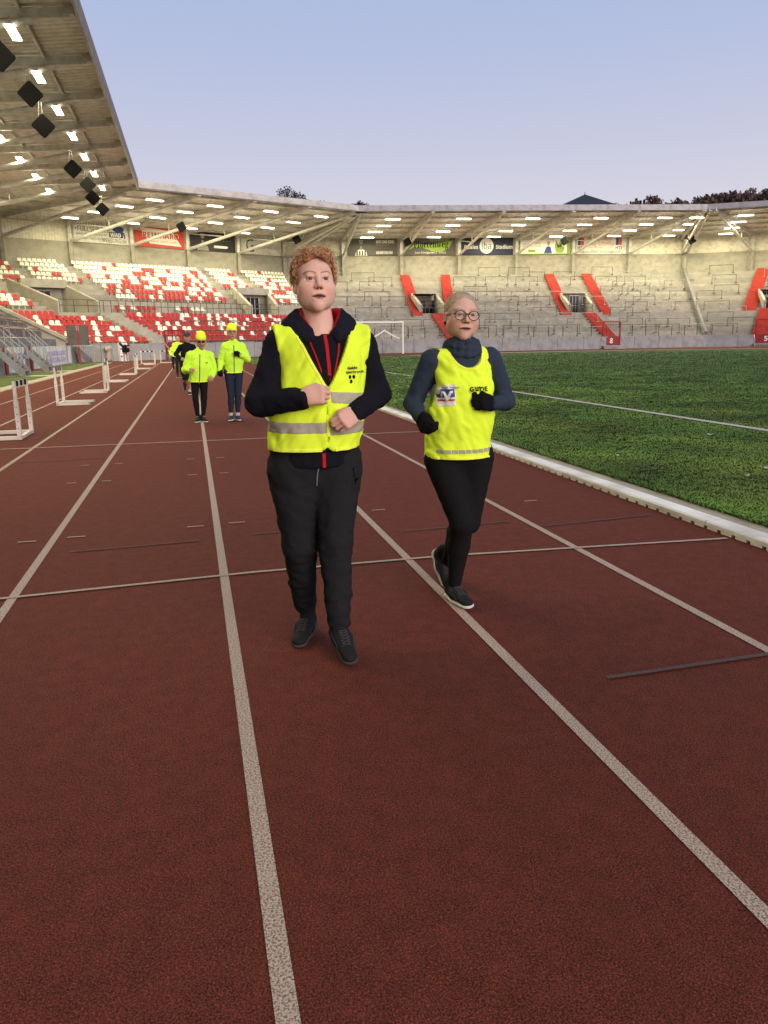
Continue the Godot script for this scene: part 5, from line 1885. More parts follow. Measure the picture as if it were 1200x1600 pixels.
func head_field(wide: float, jaw: float, mouth_open: float) -> Field:
	var f := Field.new()
	f.egg(Vector3(0, 0.040, -0.018), Vector3(0.074 * wide, 0.092, 0.094), 0.03)
	f.egg(Vector3(0, -0.012, 0.018), Vector3(0.066 * wide, 0.092, 0.074), 0.03)
	f.egg(Vector3(0, -0.066, 0.028), Vector3(0.054 * jaw, 0.044, 0.058), 0.03)
	f.ball(Vector3(0, -0.101, 0.064), 0.021, 0.03)
	for s in [-1.0, 1.0]:
		f.ball(Vector3(s * 0.040 * wide, -0.026, 0.052), 0.028, 0.03)
		f.ball(Vector3(s * 0.040 * jaw, -0.056, 0.010), 0.026, 0.045)
	f.bone(Vector3(-0.034, 0.030, 0.074), Vector3(0.034, 0.030, 0.074), 0.013, 0.013, 0.02)
	for s in [-1.0, 1.0]: f.bone(Vector3(s * 0.026, 0.010, 0.099), Vector3(s * 0.040, 0.009, 0.091), 0.013, 0.011, 0.016, 1)
	f.bone(Vector3(0, 0.022, 0.084), Vector3(0, -0.022, 0.107), 0.0075, 0.0115, 0.014)
	for s in [-1.0, 1.0]:
		f.ball(Vector3(s * 0.0115, -0.027, 0.097), 0.0085, 0.008)
		f.ball(Vector3(s * 0.0065, -0.0345, 0.101), 0.0036, 0.004, 1)
	f.bone(Vector3(-0.019, -0.0585, 0.082), Vector3(0.019, -0.0585, 0.082), 0.0075, 0.0075, 0.010)
	f.bone(Vector3(-0.016, -0.0725, 0.081), Vector3(0.016, -0.0725, 0.081), 0.0078, 0.0078, 0.010)
	f.bone(Vector3(-0.020, -0.066, 0.092), Vector3(0.020, -0.066, 0.092), mouth_open * 0.8, mouth_open * 0.8, 0.004, 1)
	f.bone(Vector3(-0.006, -0.065, 0.096), Vector3(0.006, -0.065, 0.096), mouth_open, mouth_open, 0.006, 1)
	for s in [-1.0, 1.0]:
		# eyelids over the eye
		f.egg(Vector3(s * 0.032, 0.0165, 0.0835), Vector3(0.0155, 0.0062, 0.0085), 0.006)
		f.egg(Vector3(s * 0.032, 0.0005, 0.0815), Vector3(0.0145, 0.0045, 0.0080), 0.006)
		f.egg(Vector3(s * 0.077 * wide, -0.006, -0.008), Vector3(0.010, 0.031, 0.019), 0.008)
		f.egg(Vector3(s * 0.086 * wide, -0.004, -0.002), Vector3(0.006, 0.018, 0.010), 0.006, 1)
	return f

func eyes(o: Node3D, h: Transform3D, m_iris: String, s := 1.0) -> void:
	for sx in [-1.0, 1.0]:
		var b := SphereMesh.new()
		b.radius = 0.0132; b.height = 0.0264; b.radial_segments = 20; b.rings = 12
		var e := part("eye", b, M.eye_white, o, h * Transform3D(Basis().scaled(Vector3(1.1, 1, 1) * s), Vector3(sx * 0.032, 0.0085, 0.0760) * s))
		var i := SphereMesh.new()
		i.radius = 0.0074; i.height = 0.0148
		part("iris", i, M[m_iris], e, Transform3D(Basis().scaled(Vector3(1, 1, 0.45)), Vector3(0, -0.0010, 0.0112)))

# hand: x runs from the wrist to the knuckles, z is the back of the hand, y the thumb's side
func hand_field(curl: float, s: float, mir: float) -> Field:
	var f := Field.new()
	f.flat(Vector3(-0.03, 0, 0), Vector3(0.012, 0, 0), 0.028 * s, 0.030 * s, Vector3(0, 0, 1), 0.72, 0.02)
	for k in 4:
		var y := (0.031 - k * 0.0205) * s
		f.flat(Vector3(0.0, y * 0.8, 0), Vector3(0.072 * s - absf(k - 1.2) * 0.004, y, 0.004), 0.0155 * s, 0.0125 * s, Vector3(0, 0, 1), 0.9, 0.016)
		var L: float = [0.042, 0.046, 0.043, 0.034][k] * s as float
		var a := Vector3(0.074 * s - absf(k - 1.2) * 0.004, y, 0.003)
		var dir := Vector3(1, 0, 0)
		var r: float = [0.0094, 0.0096, 0.0093, 0.0084][k] * s as float
		for j in 3:
			dir = dir.rotated(Vector3(0, 1, 0), curl * float([0.95, 1.25, 1.0][j]) * (1.0 + 0.06 * k))
			var b: Vector3 = a + dir * L * float([1.0, 0.62, 0.48][j])
			f.bone(a, b, r, r * 0.92, 0.0025 if j else 0.006)
			a = b
			r *= 0.92
	var th := Vector3(0.012, 0.030, -0.004) * s
	var t2 := Vector3(0.046, 0.050 - 0.006 * curl, -0.012) * s
	var t3 := Vector3(0.076, 0.044 - 0.014 * curl, -0.020 - 0.012 * curl) * s
	var t4 := Vector3(0.092, 0.030 - 0.016 * curl, -0.030 - 0.012 * curl) * s
	f.bone(th, t2, 0.016 * s, 0.0125 * s, 0.016)
	f.bone(t2, t3, 0.0122 * s, 0.0108 * s, 0.006)
	f.bone(t3, t4, 0.0106 * s, 0.0088 * s, 0.004)
	if mir < 0.0:
		for i in f.A.size():
			f.A[i].y *= -1.0
			f.AB[i].y *= -1.0
	return f

func aim(at: Vector3, x: Vector3, z: Vector3) -> Transform3D:    # x kept, z made square to it
	x = x.normalized()
	var y := z.cross(x).normalized()
	return Transform3D(Basis(x, y, x.cross(y).normalized()), at)

func shoe(o: Node3D, x: Transform3D, upper: String, sole: String, s := 1.0) -> void:   # x lateral, z to the toe, origin under the ankle on the ground
	var f := Field.new()
	f.flat(Vector3(0, 0.050, -0.055), Vector3(0, 0.048, 0.02), 0.040, 0.042, Vector3(0, 1, 0), 0.95, 0.03)
	f.flat(Vector3(0, 0.046, 0.03), Vector3(0.002, 0.034, 0.135), 0.043, 0.036, Vector3(0, 1, 0), 0.62, 0.04)
	f.bone(Vector3(0, 0.06, -0.04), Vector3(0, 0.105, -0.048), 0.037, 0.040, 0.02)
	f.post = func(p: Vector3, d: float) -> float: return maxf(d, 0.022 - p.y)
	var u := part("shoe", net_mesh([f.net(0.0075)]), M[upper], o, x)
	var g := Field.new()
	g.flat(Vector3(0, 0.014, -0.065), Vector3(0, 0.014, 0.02), 0.043, 0.042, Vector3(0, 1, 0), 0.45, 0.03)
	g.flat(Vector3(0, 0.014, 0.03), Vector3(0.002, 0.017, 0.132), 0.047, 0.040, Vector3(0, 1, 0), 0.42, 0.03)
	g.post = func(p: Vector3, d: float) -> float: return maxf(maxf(d, p.y - 0.029), 0.001 - p.y)
	part("sole", net_mesh([g.net(0.0075)]), M[sole], u)
	var l := Geo.new()
	for k in 6:
		var z := 0.012 + k * 0.0135
		for c in [[-0.021, 0.021, 0.0, 0.0135], [0.021, -0.021, 0.0, 0.0135]]:
			var pts := []
			for q in 5:
				var t := q / 4.0
				pts.append(f.hit(Vector3(lerpf(c[0], c[1], t), 0.2, z + c[3] * t), Vector3(0, -1, 0), 0.3) + Vector3(0, 0.0015, 0))
			for q in 4: l.tube(pts[q], pts[q + 1], 0.0021, 5, 0.0021, false)
	part("lace", l.done(), M.sole_dark, u)
	var seam := Geo.new()
	for sx in [-1.0, 1.0]:
		var pts := []
		for q in 9:
			var t := q / 8.0
			pts.append(f.hit(Vector3(sx * 0.2, lerpf(0.040, 0.062, sin(t * PI)), lerpf(-0.05, 0.085, t)), Vector3(-sx, 0, 0), 0.4))
		for q in 8: seam.tube(pts[q], pts[q + 1], 0.0022, 5, 0.0022, false)
	part("seam", seam.done(), M.sole_dark, u)

# soft creases: shallow ridges that run across a limb or fall down a torso
func creased(n: FastNoiseLite, amp: float, stretch: Vector3) -> Callable:
	return func(p: Vector3, d: float) -> float:
		return d - amp * n.get_noise_3dv(p * stretch)

func fold_noise(seed_: int, freq: float, oct := 3) -> FastNoiseLite:
	var n := FastNoiseLite.new()
	n.seed = seed_
	n.frequency = freq
	n.fractal_octaves = oct
	n.noise_type = FastNoiseLite.TYPE_SIMPLEX_SMOOTH
	return n

# a ribbon laid on the front of a field along points (x, y); grown d off the surface
func ribbon(f: Field, pts: Array, wide: float, off: float, from := Vector3(0, 0, 0.7), dir := Vector3(0, 0, -1)) -> ArrayMesh:
	var g := Geo.new()
	var fine := []
	for k in pts.size() - 1:
		var n := maxi(int((pts[k] as Vector2).distance_to(pts[k + 1]) / 0.012), 1)
		for q in n: fine.append((pts[k] as Vector2).lerp(pts[k + 1], float(q) / n))
	fine.append(pts[-1])
	var rows := []
	for k in fine.size():
		var a: Vector2 = fine[maxi(k - 1, 0)]
		var b: Vector2 = fine[mini(k + 1, fine.size() - 1)]
		var s := (b - a).orthogonal().normalized() * wide * 0.5
		var row := []
		for e in [-1.0, 1.0]:
			var p: Vector2 = fine[k] + s * e
			row.append(f.hit(Vector3(p.x, p.y, 0) + from, dir) - dir * off)
		rows.append(row)
	for k in rows.size() - 1:
		g.quad(rows[k][0], rows[k][1], rows[k + 1][1], rows[k + 1][0])
		g.quad(rows[k][0], rows[k + 1][0], rows[k + 1][0] + dir * off * 1.6, rows[k][0] + dir * off * 1.6)
		g.quad(rows[k][1], rows[k + 1][1], rows[k + 1][1] + dir * off * 1.6, rows[k][1] + dir * off * 1.6)
	return g.done()

# a flat printed shape (polygon in x, y) laid on the front of a field
func print_on(f: Field, poly: PackedVector2Array, off: float) -> ArrayMesh:
	var g := Geo.new()
	var idx := Geometry2D.triangulate_polygon(poly)
	for i in range(0, idx.size(), 3): print_tri(g, f, poly[idx[i]], poly[idx[i + 1]], poly[idx[i + 2]], off, 0)
	return g.done()

func print_tri(g: Geo, f: Field, a: Vector2, b: Vector2, c: Vector2, off: float, deep: int) -> void:
	if deep < 5 and maxf(a.distance_to(b), maxf(b.distance_to(c), c.distance_to(a))) > 0.016:
		var ab := (a + b) * 0.5
		var bc := (b + c) * 0.5
		var ca := (c + a) * 0.5
		for t in [[a, ab, ca], [ab, b, bc], [ca, bc, c], [ab, bc, ca]]: print_tri(g, f, t[0], t[1], t[2], off, deep + 1)
		return
	var q := []
	for p in [a, b, c]: q.append(f.hit(Vector3(p.x, p.y, 0.7), Vector3(0, 0, -1)) + Vector3(0, 0, off))
	var n: Vector3 = (q[1] - q[0]).cross(q[2] - q[0])
	n = (n * signf(n.z)).normalized()
	g.tri(q[0], q[1], q[2], n)

func print_words(o: Node3D, f: Field, s: String, x: float, y: float, h: float, m: String, bold := true) -> void:
	# each letter lies on the cloth
	for ch in s:
		if ch == " ":
			x += h * 0.35
			continue
		var t := words(ch, h, bold)
		t.depth = 0.0016
		var bb := t.get_aabb()
		var w := bb.size.x
		var c := Vector3(x + w * 0.5, y + h * 0.5, 0.7)
		var p0 := f.hit(c - Vector3(0.012, 0, 0), Vector3(0, 0, -1))
		var p1 := f.hit(c + Vector3(0.012, 0, 0), Vector3(0, 0, -1))
		var pm := f.hit(c, Vector3(0, 0, -1))
		var pu := f.hit(c + Vector3(0, 0.012, 0), Vector3(0, 0, -1))
		var X := (p1 - p0).normalized()
		var Z := X.cross((pu - pm).normalized()).normalized()
		part("print_lettering", t, M[m], o, Transform3D(Basis(X, Z.cross(X), Z), pm + Z * 0.0045) * Transform3D(Basis(), Vector3(-bb.get_center().x, -h * 0.5, 0)))
		x += w + h * 0.16

func body_nets(f: Field, head: Field, hx: Transform3D, hands: Array, cell: float, hcell: float) -> Array:
	var out := [f.net(cell)]
	out.append(net_moved(head.net(hcell), hx))
	for q in hands: out.append(net_moved(q[0].net(q[2]), q[1]))
	return out

func curls(o: Node3D, f: Field, n: int, seed_: int, keep: Callable, c0: Color, c1: Color, size: float) -> void:
	# locks of hair laid on the hair's surface
	var r := RandomNumberGenerator.new()
	r.seed = seed_
	var g := Geo.new()
	var box := f.bounds(0.02)
	var c := box.get_center() + Vector3(0, -0.02, -0.01)
	for k in n:
		var d := Vector3(r.randf_range(-1, 1), r.randf_range(-0.5, 1), r.randf_range(-1, 1)).normalized()
		var p := f.hit(c + d * 0.25, -d)
		if not keep.call(p): continue
		g.st.set_color(c0.lerp(c1, r.randf()))
		var u := d.cross(Vector3(r.randf_range(-1, 1), r.randf_range(-1, 1), r.randf_range(-1, 1))).normalized()
		var w := d.cross(u).normalized()
		var R := size * r.randf_range(0.6, 1.3)
		var pts := []
		var turns := r.randf_range(0.55, 1.1)
		for q in 7:
			var a := turns * TAU * q / 6.0
			pts.append(p + u * R * (cos(a) - 0.6) + w * R * 0.7 * sin(a) + d * (0.002 + R * 0.75 * sin(a * 0.5)))
		for q in 6: g.tube(pts[q], pts[q + 1], size * 0.21 * (1.0 - 0.09 * q), 4, size * 0.21 * (1.0 - 0.09 * (q + 1)), false)
	var m := part("hair_locks", g.done(), M.hair, o)
	m.set_meta("kind", "stuff")

func build_people() -> void:
	young_man()
	guide()
	joggers()

func young_man() -> void:
	var o := thing("person", "young man with curly red hair in open yellow hi vis vest over black hooded jacket", "person", V(0.5, 0, 3.55))
	var fair := Color(0.70, 0.44, 0.35)
	# joints
	var shR := Vector3(-0.100, 1.430, -0.02)
	var shL := Vector3(0.262, 1.425, -0.02)
	var elR := Vector3(-0.215, 1.185, 0.045)
	var elL := Vector3(0.335, 1.205, -0.01)
	var wrR := Vector3(-0.040, 1.205, 0.200)
	var wrL := Vector3(0.178, 1.125, 0.180)
	var hipR := Vector3(-0.055, 0.90, 0.0)
	var hipL := Vector3(0.115, 0.90, 0.01)
	var knR := Vector3(-0.050, 0.50, 0.055)
	var knL := Vector3(0.085, 0.54, 0.150)
	var anR := Vector3(-0.018, 0.125, -0.125)
	var anL := Vector3(0.090, 0.150, 0.175)
	var hx := Transform3D((Basis(Vector3.RIGHT, -0.15) * Basis(Vector3.UP, 0.02)).scaled(Vector3(1.07, 1.05, 1.05)), Vector3(0.054, 1.692, 0.015))
	# torso under the clothes
	var body := Field.new()
	body.flat(Vector3(0.03, 0.97, 0), Vector3(0.05, 1.12, 0.0), 0.14, 0.14, Vector3(0, 0, 1), 0.72, 0.05)
	body.flat(Vector3(0.05, 1.12, 0.0), Vector3(0.075, 1.36, -0.01), 0.145, 0.155, Vector3(0, 0, 1), 0.7, 0.05)
	body.bone(shR, shL, 0.055, 0.055, 0.05)
	body.bone(shR, elR, 0.05, 0.042, 0.03)
	body.bone(elR, wrR, 0.042, 0.028, 0.02)
	body.bone(shL, elL, 0.05, 0.042, 0.03)
	body.bone(elL, wrL, 0.042, 0.028, 0.02)
	body.bone(Vector3(0.078, 1.40, -0.02), Vector3(0.060, 1.615, -0.005), 0.078, 0.064, 0.03)
	for q in [[hipR, knR, anR], [hipL, knL, anL]]:
		body.bone(q[0], q[1], 0.075, 0.052, 0.03)
		body.bone(q[1], q[2], 0.05, 0.032, 0.02)
	var handR := hand_field(1.0, 1.0, 1.0)
	var handL := hand_field(1.05, 1.0, -1.0)
	var hxR := aim(Vector3(-0.030, 1.215, 0.215), Vector3(0.96, 0.10, 0.22), Vector3(-0.15, 0.25, 0.95))
	var hxL := aim(Vector3(0.178, 1.125, 0.195), Vector3(-0.72, -0.30, 0.55), Vector3(0.35, 0.45, 0.82))
	var head := head_field(1.06, 1.06, 0.0098)
	var lip := Color(0.40, 0.165, 0.135)
	var nets := body_nets(body, head, hx, [[handR, hxR, 0.0035], [handL, hxL, 0.0035]], 0.016, 0.0032)
	var tint := func(p: Vector3, n: Vector3) -> Color:
		if p.y > 1.55: return skin_at(fair, p, hx, 0.5, Color(0.20, 0.085, 0.04), lip)
		if p.y < 1.4 and p.z > 0.17: return Color(0.64, 0.37, 0.29)
		return fair
	part("body", net_mesh(nets, tint), M.skin, o)
	eyes(o, hx, "iris")
	# --- hair: short curls, tighter at the sides
	var hair := Field.new()
	hair.egg(Vector3(0.0, 0.055, -0.024), Vector3(0.083, 0.086, 0.098), 0.02)
	hair.egg(Vector3(0.004, 0.112, 0.030), Vector3(0.060, 0.030, 0.052), 0.03)
	for s in [-1.0, 1.0]: hair.egg(Vector3(s * 0.064, 0.044, -0.006), Vector3(0.017, 0.052, 0.054), 0.02)
	var hn := fold_noise(61, 28.0, 2)
	hair.post = func(p: Vector3, d: float) -> float:
		d -= 0.011 * hn.get_noise_3dv(p)
		var line := 0.094 + 0.007 * sin(p.x * 70.0 + 1.0) - 6.0 * p.x * p.x     # hairline over the forehead
		if p.z > 0.0 and p.y < line and absf(p.x) < 0.073: d = maxf(d, minf(minf(line - p.y, p.z + 0.0), 0.073 - absf(p.x)))
		return maxf(maxf(d, -0.022 - p.y - maxf(-p.z, 0.0) * 0.55), p.z - 0.098)
	var hc := func(p: Vector3, n: Vector3) -> Color:
		var v := 0.75 + 0.5 * hn.get_noise_3dv(p * 1.7)
		return Color(0.42 * v, 0.20 * v, 0.095 * v)
	var hm := part("hair", net_mesh([hair.net(0.0042)], hc), M.hair, o, hx)
	curls(hm, hair, 1100, 5, func(p: Vector3) -> bool: return p.y > -0.015 and (p.z < 0.05 or p.y > 0.088) and not (p.z > 0.015 and p.y < 0.088 and absf(p.x) < 0.07), Color(0.30, 0.135, 0.065), Color(0.62, 0.36, 0.19), 0.0098)
	# --- jacket
	var jk := Field.new()
	jk.flat(Vector3(0.03, 0.90, 0.01), Vector3(0.045, 1.12, 0.012), 0.190, 0.185, Vector3(0, 0, 1), 0.74, 0.06)
	jk.flat(Vector3(0.045, 1.12, 0.012), Vector3(0.08, 1.33, 0.0), 0.185, 0.182, Vector3(0, 0, 1), 0.74, 0.06)
	jk.bone(shR + Vector3(0.01, 0.0, 0), shL - Vector3(0.01, 0.0, 0), 0.078, 0.078, 0.05)
	var arms := Field.new()
	for f in [jk, arms]:
		f.bone(shR, elR, 0.077, 0.066, 0.035)
		f.bone(elR, wrR + Vector3(0.01, 0, 0.005), 0.067, 0.046, 0.025)
		f.bone(shL, elL, 0.075, 0.066, 0.035)
		f.bone(elL, wrL + Vector3(-0.004, -0.004, 0.008), 0.067, 0.044, 0.025)
	var n1 := fold_noise(7, 13.0)
	var cutR := (hxR.basis.x).normalized()
	var cutL := (hxL.basis.x).normalized()
	jk.post = func(p: Vector3, d: float) -> float:
		if d > 0.06: return d
		d -= 0.008 * n1.get_noise_3dv(p) + 0.010 * absf(n1.get_noise_3dv(Vector3(p.x * 1.5, p.y * 1.7 + p.x, p.z * 0.8 + 3.0))) - 0.003
		d = maxf(d, 0.885 - p.y)
		# neck opening and cuffs
		d = maxf(d, 0.076 - (p - Vector3(0.073, p.y, 0.0)).length()) if p.y > 1.44 else d
		var cr := (p - (hxR.origin + cutR * 0.006)).dot(cutR)
		if (p - hxR.origin).length() < 0.14: d = maxf(d, cr)
		var cl := (p - (hxL.origin + cutL * 0.008)).dot(cutL)
		if (p - hxL.origin).length() < 0.14: d = maxf(d, cl)
		return d
	part("jacket", net_mesh([jk.net(0.0105)]), M.black_jersey, o)
	# --- hood lying open round the neck, red inside
	var hd := Field.new()
	var inner_ring := []
	var outer_ring := []
	for k in 17:
		var a := lerpf(-0.30 * PI, 1.30 * PI, k / 16.0)        # from the front right round the back to the front left
		var rise := clampf(0.5 - 0.5 * sin(-a) * 1.0, 0.0, 1.0)
		var fwd := clampf(-sin(a), 0.0, 1.0)
		inner_ring.append(Vector3(0.073 + cos(a) * (0.094 + 0.006 * rise), 1.555 - 0.085 * pow(fwd, 1.1) + 0.022 * (1.0 - fwd), -0.004 - sin(a) * 0.088))
		outer_ring.append(Vector3(0.073 + cos(a) * (0.140 - 0.030 * fwd), 1.497 - 0.052 * fwd + 0.018 * (1.0 - fwd), -0.012 - sin(a) * 0.112))
	for k in 16:
		hd.bone(inner_ring[k], inner_ring[k + 1], 0.0125, 0.0125, 0.02)
		hd.bone(outer_ring[k], outer_ring[k + 1], 0.027, 0.027, 0.03)
		hd.bone((inner_ring[k] as Vector3).lerp(outer_ring[k], 0.5), (inner_ring[k + 1] as Vector3).lerp(outer_ring[k + 1], 0.5), 0.019, 0.019, 0.03)
	hd.post = func(p: Vector3, d: float) -> float:
		return d - 0.007 * n1.get_noise_3dv(p * 1.5)
	var hcol := func(p: Vector3, n: Vector3) -> Color:
		var c := Vector2(p.x - 0.073, p.z + 0.004)
		var inward := c.normalized().dot(Vector2(n.x, n.z))
		return Color(0.38, 0.015, 0.024) if (inward < -0.12 or (c.length() < 0.092 and n.y < 0.8)) else Color(0.012, 0.012, 0.02)
	part("hood", net_mesh([hd.net(0.006)], hcol), M.hood_cloth, o)
	# --- vest: cut out of the torso, open in a long V
	var vs := Field.new()
	vs.flat(Vector3(0.022, 0.955, 0.012), Vector3(0.05, 1.15, 0.018), 0.214, 0.205, Vector3(0, 0, 1), 0.76, 0.06)
	vs.flat(Vector3(0.05, 1.15, 0.018), Vector3(0.08, 1.35, 0.008), 0.207, 0.204, Vector3(0, 0, 1), 0.76, 0.06)
	vs.bone(shR + Vector3(-0.02, 0.010, 0), shL + Vector3(0.02, 0.010, 0), 0.089, 0.089, 0.05)
	var n2 := fold_noise(19, 6.5, 2)
	var open_at := func(p: Vector3) -> float:        # how far inside the V opening
		var yb := 1.245
		var mid := 0.079 - (p.y - 1.2) * 0.02
		var wl := clampf((p.y - yb) / (1.50 - yb), 0.0, 1.3)
		return 0.125 * pow(wl, 0.85) - absf(p.x - mid)
	vs.post = func(p: Vector3, d: float) -> float:
		if d > 0.07: return d
		d -= 0.011 * n2.get_noise_3dv(Vector3(p.x * 1.5 + p.y * 0.5, p.y * 0.40 - p.x * 0.3, p.z * 0.6)) + 0.018 * absf(n2.get_noise_3dv(Vector3(p.x * 1.5 - p.y * 1.15, p.y * 0.5 + p.x * 0.5, p.z * 0.6 + 4.0))) - 0.005
		var hem := 0.962 + 0.016 * exp(-pow((p.x - 0.064) / 0.016, 2.0)) if p.z > 0.0 else 0.965
		d = maxf(d, hem - p.y)
		if p.z > -0.03: d = maxf(d, open_at.call(p))
		d = maxf(d, 0.105 - Vector2(p.x - 0.075, p.z + 0.015).length() if p.y > 1.42 else -1.0)
		# armholes
		var wing := maxf(0.0, 1.235 - p.y) * 1.6 + maxf(0.0, p.y - 1.36) * 0.12
		d = maxf(d, maxf(-0.122 - wing - p.x, p.x - 0.282 - wing))
		# the slit below the V
		if p.z > 0.0 and p.y < 1.26: d = maxf(d, 0.0035 - absf(p.x - 0.073 - (p.y - 1.2) * 0.04))
		return d
	part("vest", net_mesh([vs.net(0.0085)]), M.hi_vis_yellow, o)
	# reflective bands, a little proud of the vest
	for q in [[1.180, 1.232, 0.085, 0.26, -0.085], [1.047, 1.099, -0.25, 0.075, 0.0], [1.036, 1.088, 0.0765, 0.30, 0.0]]:
		var b := vs.copy_grown(0.0026)
		var inner: Callable = vs.post
		b.post = func(p: Vector3, d: float) -> float:
			d = inner.call(p, d)
			var y: float = p.y - (p.x - 0.075) * q[4]
			return maxf(maxf(d, maxf(q[0] - y, y - q[1])), maxf(q[2] - p.x, p.x - q[3]))
		part("reflective_band", net_mesh([b.net(0.0052, AABB(Vector3(-0.22, q[0] - 0.03, -0.02), Vector3(0.54, q[1] - q[0] + 0.06, 0.25)))]), M.reflective_band, o)
	part("zip", ribbon(jk, [Vector2(0.081, 1.475), Vector2(0.083, 1.42), Vector2(0.088, 1.30), Vector2(0.082, 1.25)], 0.015, 0.004), M.red_trim, o)
	part("red_piping", ribbon(jk, [Vector2(0.148, 1.475), Vector2(0.135, 1.40), Vector2(0.112, 1.31), Vector2(0.092, 1.25)], 0.007, 0.005), M.red_trim, o)
	part("red_piping", ribbon(jk, [Vector2(0.004, 1.475), Vector2(0.026, 1.40), Vector2(0.055, 1.31), Vector2(0.074, 1.25)], 0.006, 0.005), M.red_trim, o)
	part("vest_edge", ribbon(vs, [Vector2(-0.045, 1.47), Vector2(0.0, 1.37), Vector2(0.052, 1.27), Vector2(0.066, 1.235), Vector2(0.069, 1.02)], 0.012, 0.0025), M.hi_vis_seam, o)
	part("vest_edge", ribbon(vs, [Vector2(-0.17, 0.972), Vector2(0.04, 0.970)], 0.012, 0.0025), M.hi_vis_seam, o)
	part("vest_edge", ribbon(vs, [Vector2(0.10, 0.970), Vector2(0.22, 0.972)], 0.012, 0.0025), M.hi_vis_seam, o)
	print_words(o, vs, "Guide", 0.168, 1.330, 0.013, "print_dark")
	print_words(o, vs, "sportverein", 0.158, 1.312, 0.012, "print_dark")
	for q in [Vector2(0.181, 1.290), Vector2(0.199, 1.290), Vector2(0.186, 1.270)]: part("print_dot", print_on(vs, PackedVector2Array(oval(q.x, q.y, 0.0065, 0.009, 12)), 0.003), M.black, o)
	# --- loose black trousers
	var tr := Field.new()
	tr.flat(Vector3(-0.03, 0.92, 0.0), Vector3(0.10, 0.92, 0.0), 0.150, 0.150, Vector3(0, 0, 1), 0.85, 0.06)
	tr.bone(Vector3(-0.075, 0.86, 0.0), knR + Vector3(-0.012, 0, -0.01), 0.125, 0.080, 0.02)
	tr.bone(knR + Vector3(-0.012, 0, -0.01), anR + Vector3(-0.006, 0.03, 0), 0.080, 0.057, 0.02)
	tr.bone(Vector3(0.130, 0.85, 0.01), knL + Vector3(0.008, 0, -0.01), 0.126, 0.082, 0.02)
	tr.bone(knL + Vector3(0.008, 0, -0.01), anL + Vector3(0.002, 0.02, 0), 0.080, 0.060, 0.02)
	tr.flat(Vector3(0.03, 0.70, 0.0), Vector3(0.03, 0.84, 0), 0.10, 0.13, Vector3(0, 0, 1), 0.85, 0.05)
	var n3 := fold_noise(33, 9.0, 3)
	tr.post = func(p: Vector3, d: float) -> float:
		if d > 0.07: return d
		d -= 0.010 * n3.get_noise_3dv(Vector3(p.x * 0.8, p.y * 1.2 + p.x * 0.5, p.z * 0.8)) + 0.011 * absf(n3.get_noise_3dv(Vector3(p.x * 0.9 + 7.0, p.y * 2.6 - absf(p.x) * 1.4, p.z * 0.9))) * (1.7 if p.y < 0.30 else 1.3 if p.y < 0.62 else 0.9) - 0.004
		d = maxf(d, p.y - 0.99)
		d = maxf(d, (0.105 if p.x < 0.03 else 0.125) - p.y)
		return d
	part("trousers", net_mesh([tr.net(0.0115)]), M.black_trouser, o)
	part("drawstring", ribbon(tr, [Vector2(0.030, 0.90), Vector2(0.022, 0.86), Vector2(0.018, 0.80)], 0.005, 0.006), M.box_grey, o)
	part("jacket_zip", ribbon(jk, [Vector2(0.050, 0.955), Vector2(0.050, 0.89)], 0.015, 0.005), M.red_trim, o)
	part("pocket_flap", ribbon(tr, [Vector2(0.215, 0.88), Vector2(0.225, 0.80)], 0.05, 0.008), M.black_trouser, o)
	# --- shoes: one foot planted, the other swinging in
	shoe(o, Transform3D(Basis(Vector3.UP, -0.42) * Basis(Vector3.RIGHT, 0.12), Vector3(-0.028, 0.012, -0.085)), "shoe_black", "sole_dark", 1.1)
	shoe(o, Transform3D(Basis(Vector3.UP, 0.10) * Basis(Vector3.RIGHT, 0.32), Vector3(0.092, 0.060, 0.205)), "shoe_black", "sole_dark", 1.1)

